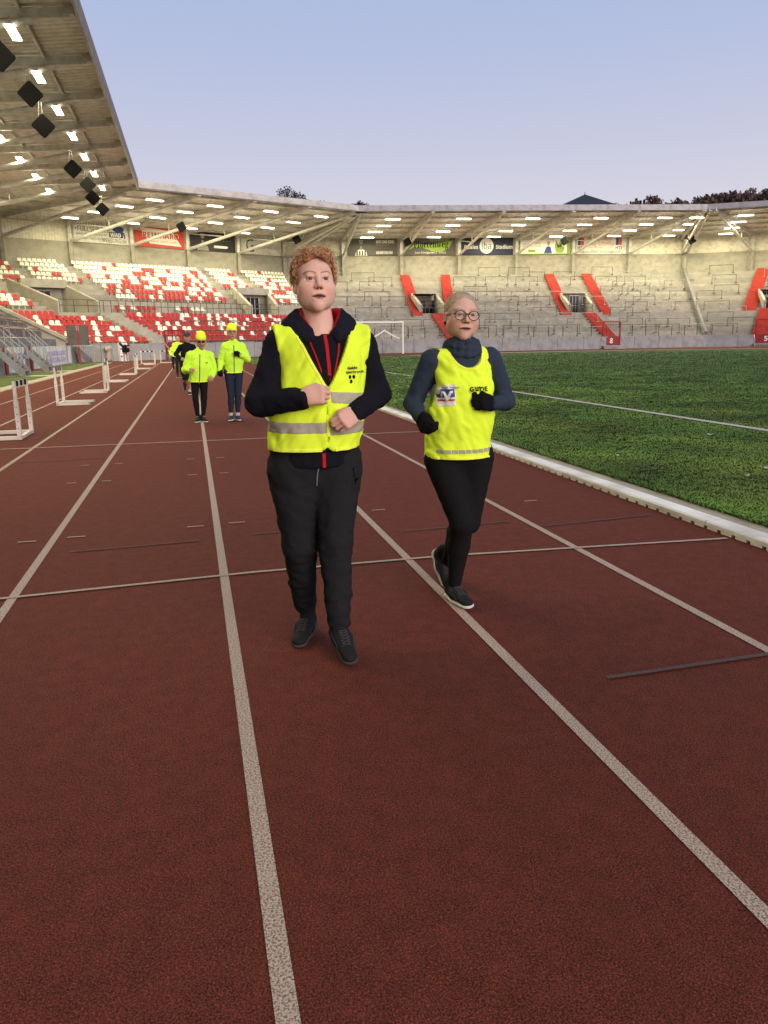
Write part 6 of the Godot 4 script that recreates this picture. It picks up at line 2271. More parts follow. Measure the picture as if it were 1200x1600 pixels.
func guide() -> void:
	var o := thing("person", "woman with round glasses and pulled back fair hair in yellow bib lettered GUIDE", "person", V(1.38, 0, 3.95))
	var skin := Color(0.62, 0.385, 0.295)
	var shR := Vector3(-0.150, 1.335, -0.01)
	var shL := Vector3(0.185, 1.340, -0.01)
	var elR := Vector3(-0.235, 1.115, -0.07)
	var elL := Vector3(0.285, 1.110, -0.03)
	var wrR := Vector3(-0.252, 1.060, 0.115)
	var wrL := Vector3(0.135, 1.115, 0.150)
	var hipR := Vector3(-0.070, 0.83, 0.0)
	var hipL := Vector3(0.085, 0.83, 0.0)
	var knR := Vector3(-0.015, 0.475, 0.115)
	var knL := Vector3(0.055, 0.455, 0.03)
	var anR := Vector3(-0.018, 0.105, 0.01)
	var anL := Vector3(0.040, 0.135, -0.30)
	var hx := Transform3D((Basis(Vector3.UP, -0.06) * Basis(Vector3(0, 0, 1), -0.05) * Basis(Vector3.RIGHT, -0.02)).scaled(Vector3(1.10, 0.96, 1.04)), Vector3(0.006, 1.560, 0.015))
	var body := Field.new()
	body.flat(Vector3(0.0, 0.93, 0), Vector3(0.0, 1.05, 0.0), 0.12, 0.11, Vector3(0, 0, 1), 0.72, 0.05)
	body.flat(Vector3(0.0, 1.05, 0.0), Vector3(0.015, 1.27, -0.01), 0.115, 0.13, Vector3(0, 0, 1), 0.7, 0.05)
	body.bone(shR, shL, 0.04, 0.04, 0.04)
	for q in [[shR, elR, wrR], [shL, elL, wrL]]:
		body.bone(q[0], q[1], 0.038, 0.032, 0.02)
		body.bone(q[1], q[2], 0.032, 0.022, 0.02)
	body.bone(Vector3(0.018, 1.30, -0.02), Vector3(0.012, 1.48, -0.005), 0.06, 0.050, 0.03)
	for q in [[hipR, knR, anR], [hipL, knL, anL]]:
		body.bone(q[0], q[1], 0.07, 0.045, 0.03)
		body.bone(q[1], q[2], 0.042, 0.028, 0.02)
	var head := head_field(0.97, 1.03, 0.0062)
	var hs := 0.99
	var lip := Color(0.36, 0.15, 0.125)
	var handR := hand_field(0.85, 0.94, 1.0)
	var handL := hand_field(0.9, 0.94, -1.0)
	var hxR := aim(wrR + Vector3(0.004, -0.012, 0.012), Vector3(0.05, -0.45, 0.85), Vector3(-0.9, 0.1, 0.3))
	var hxL := aim(wrL + Vector3(-0.012, 0.002, 0.004), Vector3(-0.86, 0.18, 0.42), Vector3(0.30, 0.25, 0.92))
	var nets := body_nets(body, head, hx, [], 0.016, 0.0032)
	var tint := func(p: Vector3, n: Vector3) -> Color:
		return skin_at(skin, p, hx, 0.5, Color(0.30, 0.19, 0.12), lip) if p.y > 1.42 else skin
	part("body", net_mesh(nets, tint), M.skin, o)
	eyes(o, hx, "iris", 1.0)
	# --- hair drawn back
	var hair := Field.new()
	hair.egg(Vector3(0, 0.043, -0.024), Vector3(0.0765, 0.094, 0.098), 0.02)
	hair.ball(Vector3(0, 0.03, -0.125), 0.035, 0.03)
	var hn := fold_noise(62, 9.0, 3)
	hair.post = func(p: Vector3, d: float) -> float:
		var a := atan2(p.x, p.z + 0.12)
		d -= 0.0022 * hn.get_noise_3dv(Vector3(a * 9.0, p.y * 1.2, 0.0))
		# swept off the face: edge runs from above the ear to high on the forehead
		var edge := 0.050 + clampf((p.y - 0.05) / 0.07, 0.0, 1.0) * 0.012
		return maxf(maxf(d, p.z - edge if p.y < 0.105 else d), -0.012 - p.y - maxf(0.02 - p.z, 0.0) * 0.5)
	var hc := func(p: Vector3, n: Vector3) -> Color:
		var a := atan2(p.x, p.z + 0.12)
		var v := 0.85 + 0.35 * hn.get_noise_3dv(Vector3(a * 16.0, p.y * 2.0, 3.0))
		return Color(0.46 * v, 0.35 * v, 0.24 * v)
	var hm := part("hair", net_mesh([hair.net(0.0035)], hc), M.hair, o, hx)
	# combed strands from the hairline to the knot
	var sg := Geo.new()
	var sr := RandomNumberGenerator.new()
	sr.seed = 44
	var hcen := Vector3(0, 0.035, -0.02)
	for k in 420:
		var a := sr.randf_range(-1.75, 1.75)
		var e := sr.randf_range(-0.1, 1.25)
		var d0 := Vector3(sin(a) * cos(e), sin(e), cos(a) * cos(e))
		var d1 := Vector3(sr.randf_range(-0.15, 0.15), sr.randf_range(-0.1, 0.2), -1.0)
		var pts := []
		for q in 7:
			var d := d0.slerp(d1.normalized(), q / 6.0 * 0.8).normalized()
			pts.append(hair.hit(hcen + d * 0.2, -d, 0.2) + d * 0.0006)
		if pts[0].distance_to(hcen) < 0.05 or (pts[0].z > 0.052 and pts[0].y < 0.105): continue
		var v := sr.randf_range(0.7, 1.25)
		sg.st.set_color(Color(0.52 * v, 0.40 * v, 0.27 * v))
		for q in 6:
			if pts[q].distance_to(pts[q + 1]) < 0.05: sg.tube(pts[q], pts[q + 1], 0.0011, 4, 0.0010, false)
	part("hair_strands", sg.done(), M.hair, hm).set_meta("kind", "stuff")
	# --- round glasses
	var gl := Geo.new()
	var gr := part("glasses", null, M.spectacle_frame, o, hx)
	for s in [-1.0, 1.0]:
		var pts := []
		for k in 25: pts.append(Vector3(s * 0.0325 + 0.0262 * cos(TAU * k / 24.0), 0.003 + 0.0242 * sin(TAU * k / 24.0), 0.109 - absf(s * 0.0325 + 0.0262 * cos(TAU * k / 24.0)) * 0.13))
		gl.path(pts, 0.0024, 6)
		gl.path([Vector3(s * 0.0565, 0.010, 0.1005), Vector3(s * 0.069, 0.012, 0.075), Vector3(s * 0.074, 0.010, 0.0), Vector3(s * 0.074, -0.004, -0.03)], 0.0028, 6)
	gl.path([Vector3(-0.0095, 0.009, 0.1075), Vector3(0, 0.012, 0.109), Vector3(0.0095, 0.009, 0.1075)], 0.0028, 6)
	gr.mesh = gl.done()
	for s in [-1.0, 1.0]:
		var lg := Geo.new()
		var c := Vector3(s * 0.0325, 0.004, 0.1037)
		for k in 20:
			var a := TAU * k / 20.0
			var b := TAU * (k + 1) / 20.0
			lg.tri(c, c + Vector3(cos(a) * 0.0235, sin(a) * 0.0215, -s * cos(a) * 0.003), c + Vector3(cos(b) * 0.0235, sin(b) * 0.0215, -s * cos(b) * 0.003), Vector3.BACK)
		part("lens", lg.done(), M.lens, gr)
	# dark ear clips
	for s in [-1.0, 1.0]:
		var e := Field.new()
		e.bone(Vector3(s * 0.074, -0.034, 0.0), Vector3(s * 0.062, -0.058, 0.012), 0.009, 0.007, 0.01)
		e.bone(Vector3(s * 0.074, -0.034, 0.0), Vector3(s * 0.076, -0.02, -0.02), 0.007, 0.005, 0.01)
		part("ear_clip", net_mesh([e.net(0.004)]), M.black, o, hx)
	# --- blue grey jacket
	var jk := Field.new()
	jk.flat(Vector3(0.0, 0.84, 0.0), Vector3(0.0, 1.05, 0.002), 0.142, 0.130, Vector3(0, 0, 1), 0.74, 0.06)
	jk.flat(Vector3(0.0, 1.05, 0.002), Vector3(0.016, 1.25, 0.0), 0.135, 0.150, Vector3(0, 0, 1), 0.74, 0.06)
	for s in [-1.0, 1.0]: jk.egg(Vector3(0.012 + s * 0.062, 1.20, 0.075), Vector3(0.062, 0.062, 0.050), 0.05)
	jk.bone(shR + Vector3(0.02, 0, 0), shL - Vector3(0.02, 0, 0), 0.058, 0.058, 0.05)
	jk.bone(Vector3(0.018, 1.32, -0.015), Vector3(0.018, 1.40, -0.005), 0.085, 0.075, 0.03)
	jk.bone(shR, elR, 0.062, 0.050, 0.03)
	jk.bone(elR, wrR, 0.051, 0.037, 0.02)
	jk.bone(shL, elL, 0.061, 0.050, 0.03)
	jk.bone(elL, wrL, 0.051, 0.037, 0.02)
	var n1 := fold_noise(71, 15.0)
	jk.post = func(p: Vector3, d: float) -> float:
		if d > 0.05: return d
		d -= 0.006 * n1.get_noise_3dv(p) + 0.006 * absf(n1.get_noise_3dv(Vector3(p.x * 1.3, p.y * 1.9, p.z + 3.0))) - 0.002
		d = maxf(maxf(d, p.y - 1.445), 0.84 - p.y)
		d = maxf(d, (p - (hxR.origin + hxR.basis.x * 0.004)).dot(hxR.basis.x)) if (p - hxR.origin).length() < 0.12 else d
		d = maxf(d, (p - (hxL.origin + hxL.basis.x * 0.004)).dot(hxL.basis.x)) if (p - hxL.origin).length() < 0.12 else d
		return d
	part("jacket", net_mesh([jk.net(0.0105)]), M.navy_jersey, o)
	# --- tube scarf in folds under the chin
	var sc := Field.new()
	for k in 3:
		var y := 1.375 + k * 0.030
		var R: float = [0.092, 0.087, 0.078][k]
		for q in 16:
			var a := TAU * q / 16.0
			var b := TAU * (q + 1) / 16.0
			sc.bone(Vector3(0.018 + cos(a) * R, y + 0.010 * cos(a * 2.0 + k), -0.005 + sin(a) * R * 0.92), Vector3(0.018 + cos(b) * R, y + 0.010 * cos(b * 2.0 + k), -0.005 + sin(b) * R * 0.92), 0.017, 0.017, 0.012)
	sc.post = func(p: Vector3, d: float) -> float: return d - 0.006 * n1.get_noise_3dv(p * 1.3)
	part("scarf", net_mesh([sc.net(0.0075)]), M.navy_jersey, o)
	# --- bib
	var bb := Field.new()
	bb.flat(Vector3(-0.004, 0.80, 0.006), Vector3(-0.002, 1.05, 0.012), 0.190, 0.172, Vector3(0, 0, 1), 0.74, 0.06)
	bb.flat(Vector3(-0.002, 1.05, 0.012), Vector3(0.014, 1.25, 0.006), 0.172, 0.160, Vector3(0, 0, 1), 0.76, 0.06)
	for s in [-1.0, 1.0]: bb.egg(Vector3(0.012 + s * 0.062, 1.195, 0.085), Vector3(0.066, 0.066, 0.052), 0.06)
	bb.bone(shR + Vector3(0.05, 0.006, 0), shL + Vector3(-0.05, 0.006, 0), 0.067, 0.067, 0.05)
	bb.bone(shR + Vector3(-0.060, -0.20, 0.0), shR + Vector3(-0.012, 0.12, 0), 0.066, 0.052, 0.02, 1)
	bb.bone(shL + Vector3(0.062, -0.20, 0.0), shL + Vector3(0.010, 0.12, 0), 0.064, 0.052, 0.02, 1)
	var n2 := fold_noise(23, 6.0, 2)
	bb.post = func(p: Vector3, d: float) -> float:
		if d > 0.06: return d
		d -= 0.011 * n2.get_noise_3dv(Vector3(p.x * 1.7 + p.y * 0.5, p.y * 0.35 - p.x * 0.3, p.z * 0.6)) + 0.020 * absf(n2.get_noise_3dv(Vector3(p.x * 1.7 + p.y * 1.3, p.y * 0.6 - p.x * 0.6, p.z * 0.6 + 2.0))) - 0.006
		d = maxf(d, 0.822 - 0.010 * p.x - p.y)
		var e := Vector2((p.x - 0.020) / 0.100, (p.y - 1.452) / 0.150).length()
		d = maxf(d, (1.0 - e) * 0.095)
		return d
	part("bib", net_mesh([bb.net(0.0085)]), M.hi_vis_yellow, o)
	var neck := []
	for k in 21:
		var a := PI + PI * k / 20.0
		neck.append(Vector2(0.020 + 0.108 * cos(a), 1.452 + 0.158 * sin(a)))
	part("bib_edge", ribbon(bb, neck.slice(2, 19), 0.010, 0.0028), M.hi_vis_seam, o)
	part("bib_edge", ribbon(bb, [Vector2(-0.185, 0.834), Vector2(0.0, 0.831), Vector2(0.178, 0.830)], 0.012, 0.003), M.hi_vis_seam, o)
	for k in 9: part("grey_stripe", ribbon(bb, [Vector2(-0.150 + k * 0.036, 0.868), Vector2(-0.120 + k * 0.036, 0.866)], 0.020, 0.003), M.reflective_band, o)
	print_words(o, bb, "GUIDE", 0.010, 1.192, 0.0245, "black")
	for q in [Vector2(0.034, 1.166), Vector2(0.078, 1.170), Vector2(0.056, 1.138)]: part("print_dot", print_on(bb, PackedVector2Array(oval(q.x, q.y, 0.0150, 0.0150, 16)), 0.003), M.black, o)
	# square patch: blue field with a white mark over an orange bar
	var px := -0.150
	var py := 1.108
	var w := 0.086
	part("patch", print_on(bb, PackedVector2Array([Vector2(px, py), Vector2(px + w, py + 0.004), Vector2(px + w - 0.004, py + 0.112), Vector2(px - 0.004, py + 0.108)]), 0.0030), M.print_white, o)
	part("patch_field", print_on(bb, PackedVector2Array([Vector2(px + 0.004, py + 0.044), Vector2(px + w - 0.006, py + 0.048), Vector2(px + w - 0.009, py + 0.090), Vector2(px + 0.001, py + 0.087)]), 0.0042), M.print_blue, o)
	part("patch_bar", print_on(bb, PackedVector2Array([Vector2(px + 0.005, py + 0.024), Vector2(px + w - 0.006, py + 0.028), Vector2(px + w - 0.006, py + 0.038), Vector2(px + 0.005, py + 0.034)]), 0.0042), M.print_red, o)
	part("patch_mark", print_on(bb, PackedVector2Array([Vector2(px + 0.014, py + 0.078), Vector2(px + 0.030, py + 0.076), Vector2(px + 0.041, py + 0.052), Vector2(px + 0.052, py + 0.077), Vector2(px + 0.070, py + 0.081), Vector2(px + 0.068, py + 0.070), Vector2(px + 0.060, py + 0.068), Vector2(px + 0.047, py + 0.030), Vector2(px + 0.036, py + 0.029), Vector2(px + 0.022, py + 0.066), Vector2(px + 0.014, py + 0.066)]), 0.0054), M.print_white, o)
	print_words(o, bb, "VR Bank Thüringen", px + 0.004, py + 0.096, 0.0085, "print_blue", false)
	# --- gloves
	var wrap := func(f: Field) -> Field: return f.copy_grown(0.0035)
	part("glove", net_mesh([wrap.call(handR).net(0.005)]), M.black_glove, o, hxR)
	part("glove", net_mesh([wrap.call(handL).net(0.005)]), M.black_glove, o, hxL)
	# --- leggings
	var lg := Field.new()
	lg.flat(Vector3(-0.055, 0.85, 0.0), Vector3(0.065, 0.85, 0.0), 0.118, 0.118, Vector3(0, 0, 1), 0.88, 0.06)
	lg.bone(hipR + Vector3(-0.022, -0.02, 0), knR, 0.100, 0.066, 0.03)
	lg.bone(knR, Vector3(-0.012, 0.33, 0.055), 0.064, 0.061, 0.02)
	lg.bone(Vector3(-0.012, 0.33, 0.055), anR, 0.061, 0.038, 0.02)
	lg.bone(hipL + Vector3(0.018, -0.02, 0), knL, 0.100, 0.062, 0.03)
	lg.bone(knL, Vector3(0.03, 0.37, -0.09), 0.060, 0.058, 0.02)
	lg.bone(Vector3(0.03, 0.37, -0.09), anL, 0.058, 0.036, 0.02)
	var n3 := fold_noise(81, 16.0, 2)
	lg.post = func(p: Vector3, d: float) -> float:
		if d > 0.05: return d
		return maxf(maxf(d - 0.003 * n3.get_noise_3dv(p), p.y - 0.93), 0.085 - p.y)
	part("leggings", net_mesh([lg.net(0.0105)]), M.black_legging, o)
	shoe(o, Transform3D(Basis(Vector3.UP, 0.12) * Basis(Vector3(0, 0, 1), 0.05), Vector3(-0.018, 0.004, 0.035)), "shoe_black", "sole_white")
	shoe(o, Transform3D(Basis(Vector3.UP, 0.1) * Basis(Vector3.RIGHT, 0.85) , Vector3(0.018, 0.095, -0.37)), "shoe_black", "sole_white")

# ---------------------------------------------------------------- the joggers further back
func jogger(label: String, at: Vector3, J: Dictionary, look: Dictionary) -> void:
	var o := thing("person", label, "person", at)
	var s: float = look.get("size", 1.0)
	var skin: Color = look.get("skin", Color(0.52, 0.30, 0.22))
	var body := Field.new()
	var pel: Vector3 = (J.hipR + J.hipL) * 0.5
	var chest: Vector3 = (J.shR + J.shL) * 0.5 + Vector3(0, -0.10 * s, 0)
	body.flat(pel, chest, 0.10 * s, 0.11 * s, Vector3(0, 0, 1), 0.7, 0.05)
	body.bone(J.shR, J.shL, 0.04, 0.04, 0.04)
	for q in [["shR", "elR", "wrR"], ["shL", "elL", "wrL"]]:
		body.bone(J[q[0]], J[q[1]], 0.036, 0.03, 0.02)
		body.bone(J[q[1]], J[q[2]], 0.03, 0.024, 0.02)
	body.bone(chest + Vector3(0, 0.06, -0.02), (J.head as Vector3) + Vector3(0, -0.09 * s, -0.01), 0.055 * s, 0.05 * s, 0.03)
	for q in [["hipR", "knR", "anR"], ["hipL", "knL", "anL"]]:
		body.bone(J[q[0]], J[q[1]], 0.065 * s, 0.042 * s, 0.03)
		body.bone(J[q[1]], J[q[2]], 0.042 * s, 0.03 * s, 0.02)
	var hx := Transform3D((Basis(Vector3.UP, look.get("turn", 0.0)) * Basis(Vector3.RIGHT, look.get("nod", 0.0))).scaled(Vector3.ONE * s * 1.10), (J.head as Vector3) + Vector3(0, 0.008, 0))
	var nets := [body.net(0.02), net_moved(head_field(1.0, 1.0, 0.004).net(0.006), hx)]
	for q in [["elR", "wrR", 1.0], ["elL", "wrL", -1.0]]:
		var dir: Vector3 = ((J[q[1]] as Vector3) - J[q[0]]).normalized()
		var hand := hand_field(0.9, 0.98, q[2])
		var X := aim((J[q[1]] as Vector3) + dir * 0.01, dir, Vector3(0.6 * -q[2], 0.1, 0.8))
		if look.get("gloves", false): part("glove", net_mesh([hand.copy_grown(0.004).net(0.007)]), M.black_glove, o, X)
		else: nets.append(net_moved(hand.net(0.006), X))
	part("body", net_mesh(nets, func(p: Vector3, n: Vector3) -> Color: return skin_at(skin, p, hx, 0.5, Color(0.15, 0.1, 0.07), Color(0.33, 0.14, 0.12), 1.0)), M.skin, o)
	# jacket
	var jk := Field.new()
	var g: float = look.get("bulk", 1.0)
	var hem: float = look.hem
	jk.flat(Vector3(pel.x, hem, pel.z), chest + Vector3(0, -0.12, 0.01), 0.165 * g, 0.165 * g, Vector3(0, 0, 1), 0.75, 0.06)
	jk.flat(chest + Vector3(0, -0.12, 0.01), chest + Vector3(0, 0.02, 0), 0.165 * g, 0.155 * g, Vector3(0, 0, 1), 0.74, 0.06)
	jk.bone((J.shR as Vector3) + Vector3(0.02, -0.008, 0), (J.shL as Vector3) + Vector3(-0.02, -0.008, 0), 0.058 * g, 0.058 * g, 0.05)
	jk.bone((J.shR as Vector3).lerp(chest + Vector3(0, 0.1, 0), 0.45) + Vector3(0, 0.025, 0), chest + Vector3(0, 0.15, 0), 0.05, 0.055, 0.05)
	jk.bone((J.shL as Vector3).lerp(chest + Vector3(0, 0.1, 0), 0.45) + Vector3(0, 0.025, 0), chest + Vector3(0, 0.15, 0), 0.05, 0.055, 0.05)
	for q in [["shR", "elR", "wrR"], ["shL", "elL", "wrL"]]:
		jk.bone(J[q[0]], J[q[1]], 0.066 * g, 0.056 * g, 0.03)
		jk.bone(J[q[1]], J[q[2]], 0.056 * g, 0.042, 0.02)
	jk.bone(chest + Vector3(0, 0.10, 0), chest + Vector3(0, 0.185 * s, 0.012), 0.078, 0.070, 0.03)
	var n := fold_noise(int(at.x * 100.0) + 5, 10.0)
	var top: float = look.get("collar", (J.head as Vector3).y - 0.105 * s)
	jk.post = func(p: Vector3, d: float) -> float:
		if d > 0.06: return d
		return maxf(maxf(d - 0.010 * n.get_noise_3dv(p) + 0.012 * absf(n.get_noise_3dv(Vector3(p.x * 1.6 + p.y, p.y * 1.4 - p.x, p.z + 2.0))) - 0.004, hem - p.y), p.y - top)
	part("jacket", net_mesh([jk.net(0.014)]), M[look.jacket], o)
	if look.get("zip", false):
		part("zip", ribbon(jk, [Vector2(chest.x, chest.y + 0.12), Vector2(pel.x + 0.005, hem + 0.01)], 0.014, 0.005), M.print_dark, o)
		for q in [Vector2(chest.x + 0.10, chest.y - 0.03), Vector2(chest.x + 0.125, chest.y - 0.03), Vector2(chest.x + 0.112, chest.y - 0.055)]: part("print_dot", print_on(jk, PackedVector2Array(oval(q.x, q.y, 0.010, 0.010, 8)), 0.004), M.print_dark, o)
		part("hem_band", ribbon(jk, [Vector2(pel.x - 0.15, hem + 0.012), Vector2(pel.x, hem + 0.01), Vector2(pel.x + 0.15, hem + 0.012)], 0.016, 0.004), M.hi_vis_seam, o)
	# legs
	var lg := Field.new()
	var fat: float = look.get("leg", 1.0)
	lg.flat((J.hipR as Vector3) + Vector3(0.03, 0.04, 0), (J.hipL as Vector3) + Vector3(-0.03, 0.04, 0), 0.11 * s, 0.11 * s, Vector3(0, 0, 1), 0.85, 0.05)
	for q in [["hipR", "knR", "anR"], ["hipL", "knL", "anL"]]:
		lg.bone(J[q[0]], J[q[1]], 0.088 * fat * s, 0.058 * fat * s, 0.03)
		var mid: Vector3 = (J[q[1]] as Vector3).lerp(J[q[2]], 0.35)
		lg.bone(J[q[1]], mid, 0.058 * fat * s, 0.056 * fat * s, 0.02)
		lg.bone(mid, J[q[2]], 0.056 * fat * s, 0.038 * fat * s, 0.02)
	var cut: float = look.get("leg_end", 0.11)
	lg.post = func(p: Vector3, d: float) -> float: return maxf(d, cut - p.y)
	part("leggings" if cut < 0.3 else "shorts", net_mesh([lg.net(0.014)]), M[look.legs], o)
	# headgear
	if look.get("hat", ""):
		var ht := Field.new()
		if look.hat == "cap":
			ht.egg(Vector3(0, 0.055, -0.02), Vector3(0.082, 0.088, 0.102), 0.02)
			ht.flat(Vector3(0, 0.060, 0.05), Vector3(0, 0.050, 0.125), 0.062, 0.055, Vector3(0, 1, 0), 0.12, 0.01)
			ht.post = func(p: Vector3, d: float) -> float: return maxf(d, 0.045 - p.y)
			part("cap", net_mesh([ht.net(0.008)]), M.shoe_navy, o, hx)
		elif look.hat == "hair":
			ht.egg(Vector3(0, 0.05, -0.028), Vector3(0.085, 0.098, 0.098), 0.02)
			ht.post = func(p: Vector3, d: float) -> float: return maxf(maxf(d, p.z - 0.05 if p.y < 0.08 else d), -0.06 - p.y)
			part("hair", net_mesh([ht.net(0.008)], func(p: Vector3, n2: Vector3) -> Color: return Color(0.03, 0.02, 0.015)), M.hair, o, hx)
		else:
			ht.egg(Vector3(0, 0.048, -0.014), Vector3(0.085, 0.098, 0.106), 0.02)
			ht.egg(Vector3(0.006, 0.112, -0.035), Vector3(0.062, 0.040, 0.062), 0.04)
			ht.post = func(p: Vector3, d: float) -> float: return maxf(d - 0.006 * n.get_noise_3dv(p * 2.2), 0.012 + p.z * 0.26 - p.y)
			part("beanie", net_mesh([ht.net(0.007)]), M.hi_vis_yellow, o, hx)
	eyes(o, hx, "iris", 1.0)
	if look.get("shades", false) or look.get("specs", false):
		var sg := Field.new()
		for q in [-1.0, 1.0]:
			if look.get("shades", false): sg.flat(Vector3(q * 0.020, 0.010, 0.100), Vector3(q * 0.046, 0.010, 0.090), 0.018, 0.017, Vector3(0, 0, 1), 0.3, 0.006)
			else:
				for k in 12: sg.bone(Vector3(q * 0.034 + 0.024 * cos(TAU * k / 12.0), 0.006 + 0.020 * sin(TAU * k / 12.0), 0.104), Vector3(q * 0.034 + 0.024 * cos(TAU * (k + 1) / 12.0), 0.006 + 0.020 * sin(TAU * (k + 1) / 12.0), 0.104), 0.003, 0.003, 0.003)
			sg.bone(Vector3(q * 0.058, 0.014, 0.085), Vector3(q * 0.078, 0.010, 0.0), 0.004, 0.004, 0.004)
		sg.bone(Vector3(-0.01, 0.014, 0.106), Vector3(0.01, 0.014, 0.106), 0.003, 0.003, 0.003)
		part("glasses", net_mesh([sg.net(0.004)]), M.sunglass, o, hx)
	for q in [["anR", 0.0], ["anL", 0.0]]:
		var f: Vector3 = J[q[0]]
		var lift: float = look.get("tilt_" + q[0], 0.0)
		if look.get("socks", false):
			var sk := Geo.new()
			sk.tube(f + Vector3(0, -0.03, 0), f + Vector3(0, 0.05, 0.0), 0.042, 10, 0.044)
			part("sock", sk.done(), M.sock_grey, o)
		shoe(o, Transform3D(Basis(Vector3.UP, look.get("toe_" + q[0], 0.0)) * Basis(Vector3.RIGHT, lift), f + Vector3(0, -0.095 + (0.06 if lift > 0.5 else 0.0), 0.035)), look.shoes, look.get("soles", "sole_white"))

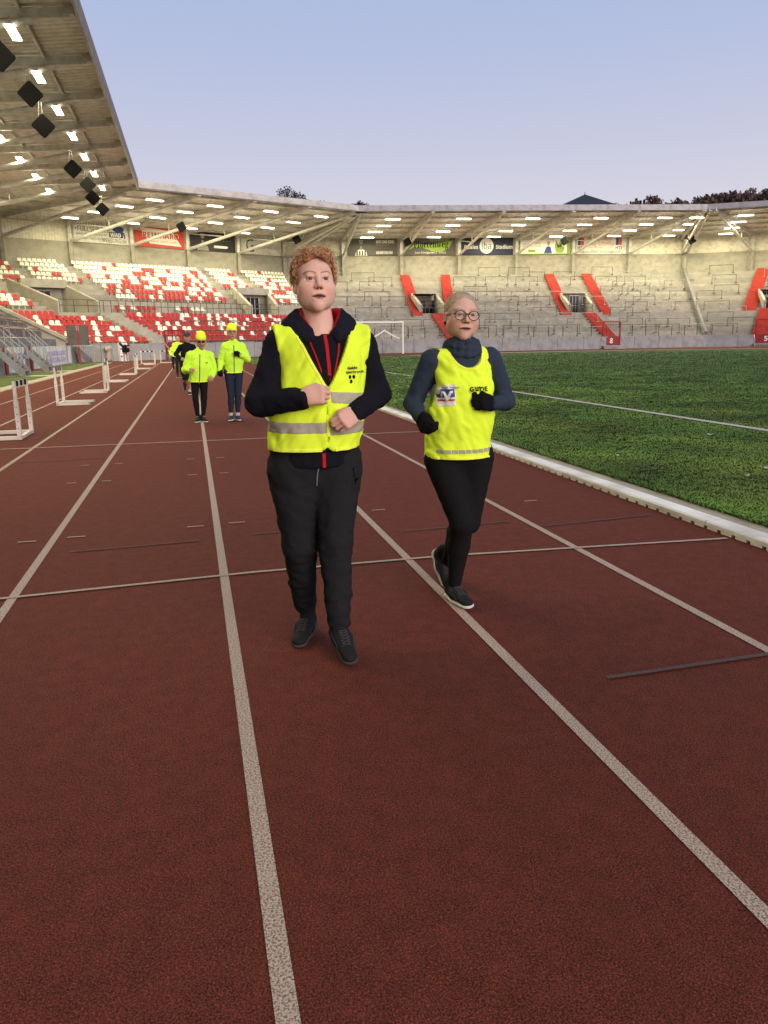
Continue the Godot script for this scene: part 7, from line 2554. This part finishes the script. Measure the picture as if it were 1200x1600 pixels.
func joggers() -> void:
	jogger("older man in yellow green jacket and matching beanie with dark sunglasses", V(0.02, 0, 14.75), {
		"head": Vector3(0.165, 1.470, 0.06), "shR": Vector3(-0.045, 1.225, 0), "shL": Vector3(0.300, 1.215, 0), "elR": Vector3(-0.150, 0.955, -0.02), "elL": Vector3(0.370, 0.930, -0.02),
		"wrR": Vector3(-0.075, 0.955, 0.16), "wrL": Vector3(0.325, 0.835, 0.08), "hipR": Vector3(0.005, 0.78, 0), "hipL": Vector3(0.165, 0.78, 0), "knR": Vector3(0.0, 0.43, 0.03), "knL": Vector3(0.155, 0.43, 0.01),
		"anR": Vector3(0.02, 0.095, 0.0), "anL": Vector3(0.115, 0.095, -0.02)},
		{"size": 0.98, "nod": 0.30, "bulk": 1.16, "hem": 0.735, "jacket": "hi_vis_green", "zip": true, "legs": "black_legging", "leg": 0.95, "hat": "beanie", "shades": true, "shoes": "shoe_black", "toe_anR": -0.25, "toe_anL": 0.35, "skin": Color(0.45, 0.23, 0.16)})
	jogger("woman in yellow green jacket, beanie and navy leggings, one gloved hand at her chest", V(0.68, 0, 14.75), {
		"head": Vector3(0.066, 1.610, 0.02), "shR": Vector3(-0.075, 1.375, 0), "shL": Vector3(0.240, 1.365, 0), "elR": Vector3(-0.160, 1.11, -0.03), "elL": Vector3(0.330, 1.130, -0.01),
		"wrR": Vector3(-0.190, 0.945, 0.06), "wrL": Vector3(0.175, 1.215, 0.17), "hipR": Vector3(-0.030, 0.88, 0), "hipL": Vector3(0.145, 0.88, 0), "knR": Vector3(-0.015, 0.48, 0.03), "knL": Vector3(0.120, 0.48, 0.03),
		"anR": Vector3(-0.035, 0.105, 0.0), "anL": Vector3(0.090, 0.105, 0.0)},
		{"bulk": 1.0, "hem": 0.885, "jacket": "hi_vis_green", "zip": true, "legs": "navy_legging", "hat": "beanie", "specs": true, "gloves": true, "shoes": "shoe_navy", "socks": true, "leg_end": 0.15, "toe_anR": -0.3, "toe_anL": 0.12, "skin": Color(0.48, 0.26, 0.18)})
	jogger("runner in black top and dark cap, half hidden behind the older man", V(-0.22, 0, 22.6), {
		"head": Vector3(0.135, 1.565, 0.03), "shR": Vector3(-0.07, 1.335, 0), "shL": Vector3(0.28, 1.335, 0), "elR": Vector3(-0.21, 1.13, -0.06), "elL": Vector3(0.38, 1.12, -0.04),
		"wrR": Vector3(-0.07, 1.02, 0.16), "wrL": Vector3(0.30, 1.06, 0.16), "hipR": Vector3(0.02, 0.86, 0), "hipL": Vector3(0.19, 0.86, 0), "knR": Vector3(0.0, 0.46, 0.10), "knL": Vector3(0.17, 0.47, 0.12),
		"anR": Vector3(-0.02, 0.30, -0.28), "anL": Vector3(0.10, 0.105, 0.05)},
		{"hem": 0.86, "jacket": "black_jersey", "legs": "black_legging", "leg": 1.25, "leg_end": 0.42, "hat": "cap", "shoes": "shoe_black", "socks": true, "tilt_anR": 1.1, "skin": Color(0.40, 0.22, 0.16)})
	jogger("small figure in yellow green jacket and black trousers far down the track", V(-0.92, 0, 43.2), {
		"head": Vector3(0.03, 1.335, 0.02), "shR": Vector3(-0.12, 1.13, 0), "shL": Vector3(0.19, 1.13, 0), "elR": Vector3(-0.19, 0.90, -0.02), "elL": Vector3(0.26, 0.90, -0.02),
		"wrR": Vector3(-0.13, 0.80, 0.13), "wrL": Vector3(0.20, 0.80, 0.13), "hipR": Vector3(-0.05, 0.74, 0), "hipL": Vector3(0.11, 0.74, 0), "knR": Vector3(-0.06, 0.41, 0.04), "knL": Vector3(0.13, 0.42, 0.0),
		"anR": Vector3(-0.06, 0.10, 0.0), "anL": Vector3(0.14, 0.10, -0.03)},
		{"size": 0.92, "hem": 0.72, "jacket": "hi_vis_green", "legs": "black_trouser", "leg": 1.1, "hat": "hair", "shoes": "shoe_black"})
	jogger("second dark haired runner hidden behind the one in the cap", V(-0.62, 0, 34.0), {
		"head": Vector3(0.10, 1.60, 0.02), "shR": Vector3(-0.08, 1.37, 0), "shL": Vector3(0.25, 1.37, 0), "elR": Vector3(-0.16, 1.12, -0.02), "elL": Vector3(0.33, 1.12, -0.02),
		"wrR": Vector3(-0.06, 1.08, 0.15), "wrL": Vector3(0.22, 1.08, 0.15), "hipR": Vector3(0.0, 0.88, 0), "hipL": Vector3(0.16, 0.88, 0), "knR": Vector3(0.0, 0.48, 0.04), "knL": Vector3(0.16, 0.48, 0.02),
		"anR": Vector3(0.0, 0.10, 0.0), "anL": Vector3(0.16, 0.10, 0.0)},
		{"hem": 0.85, "jacket": "hi_vis_green", "legs": "black_trouser", "hat": "hair", "shoes": "shoe_black"})
	# someone bending down by the far hurdle, seen from behind the fifth one
	jogger("person in black top bending forward beside the red gate at the end of the track", V(-4.75, 0, 60.0), {
		"head": Vector3(0.34, 1.22, 0.30), "shR": Vector3(-0.05, 1.22, 0.16), "shL": Vector3(0.27, 1.20, 0.16), "elR": Vector3(-0.22, 1.42, 0.12), "elL": Vector3(0.34, 0.95, 0.24),
		"wrR": Vector3(-0.30, 1.66, 0.10), "wrL": Vector3(0.30, 0.74, 0.32), "hipR": Vector3(-0.02, 0.86, -0.06), "hipL": Vector3(0.15, 0.86, -0.06), "knR": Vector3(-0.03, 0.46, 0.0), "knL": Vector3(0.16, 0.46, -0.02),
		"anR": Vector3(-0.04, 0.10, -0.06), "anL": Vector3(0.18, 0.10, -0.08)},
		{"bulk": 1.35, "collar": 1.5, "nod": 0.8, "turn": 0.8, "hem": 0.82, "jacket": "black_jersey", "legs": "beige_cloth", "leg": 1.05, "hat": "hair", "shoes": "shoe_black"})
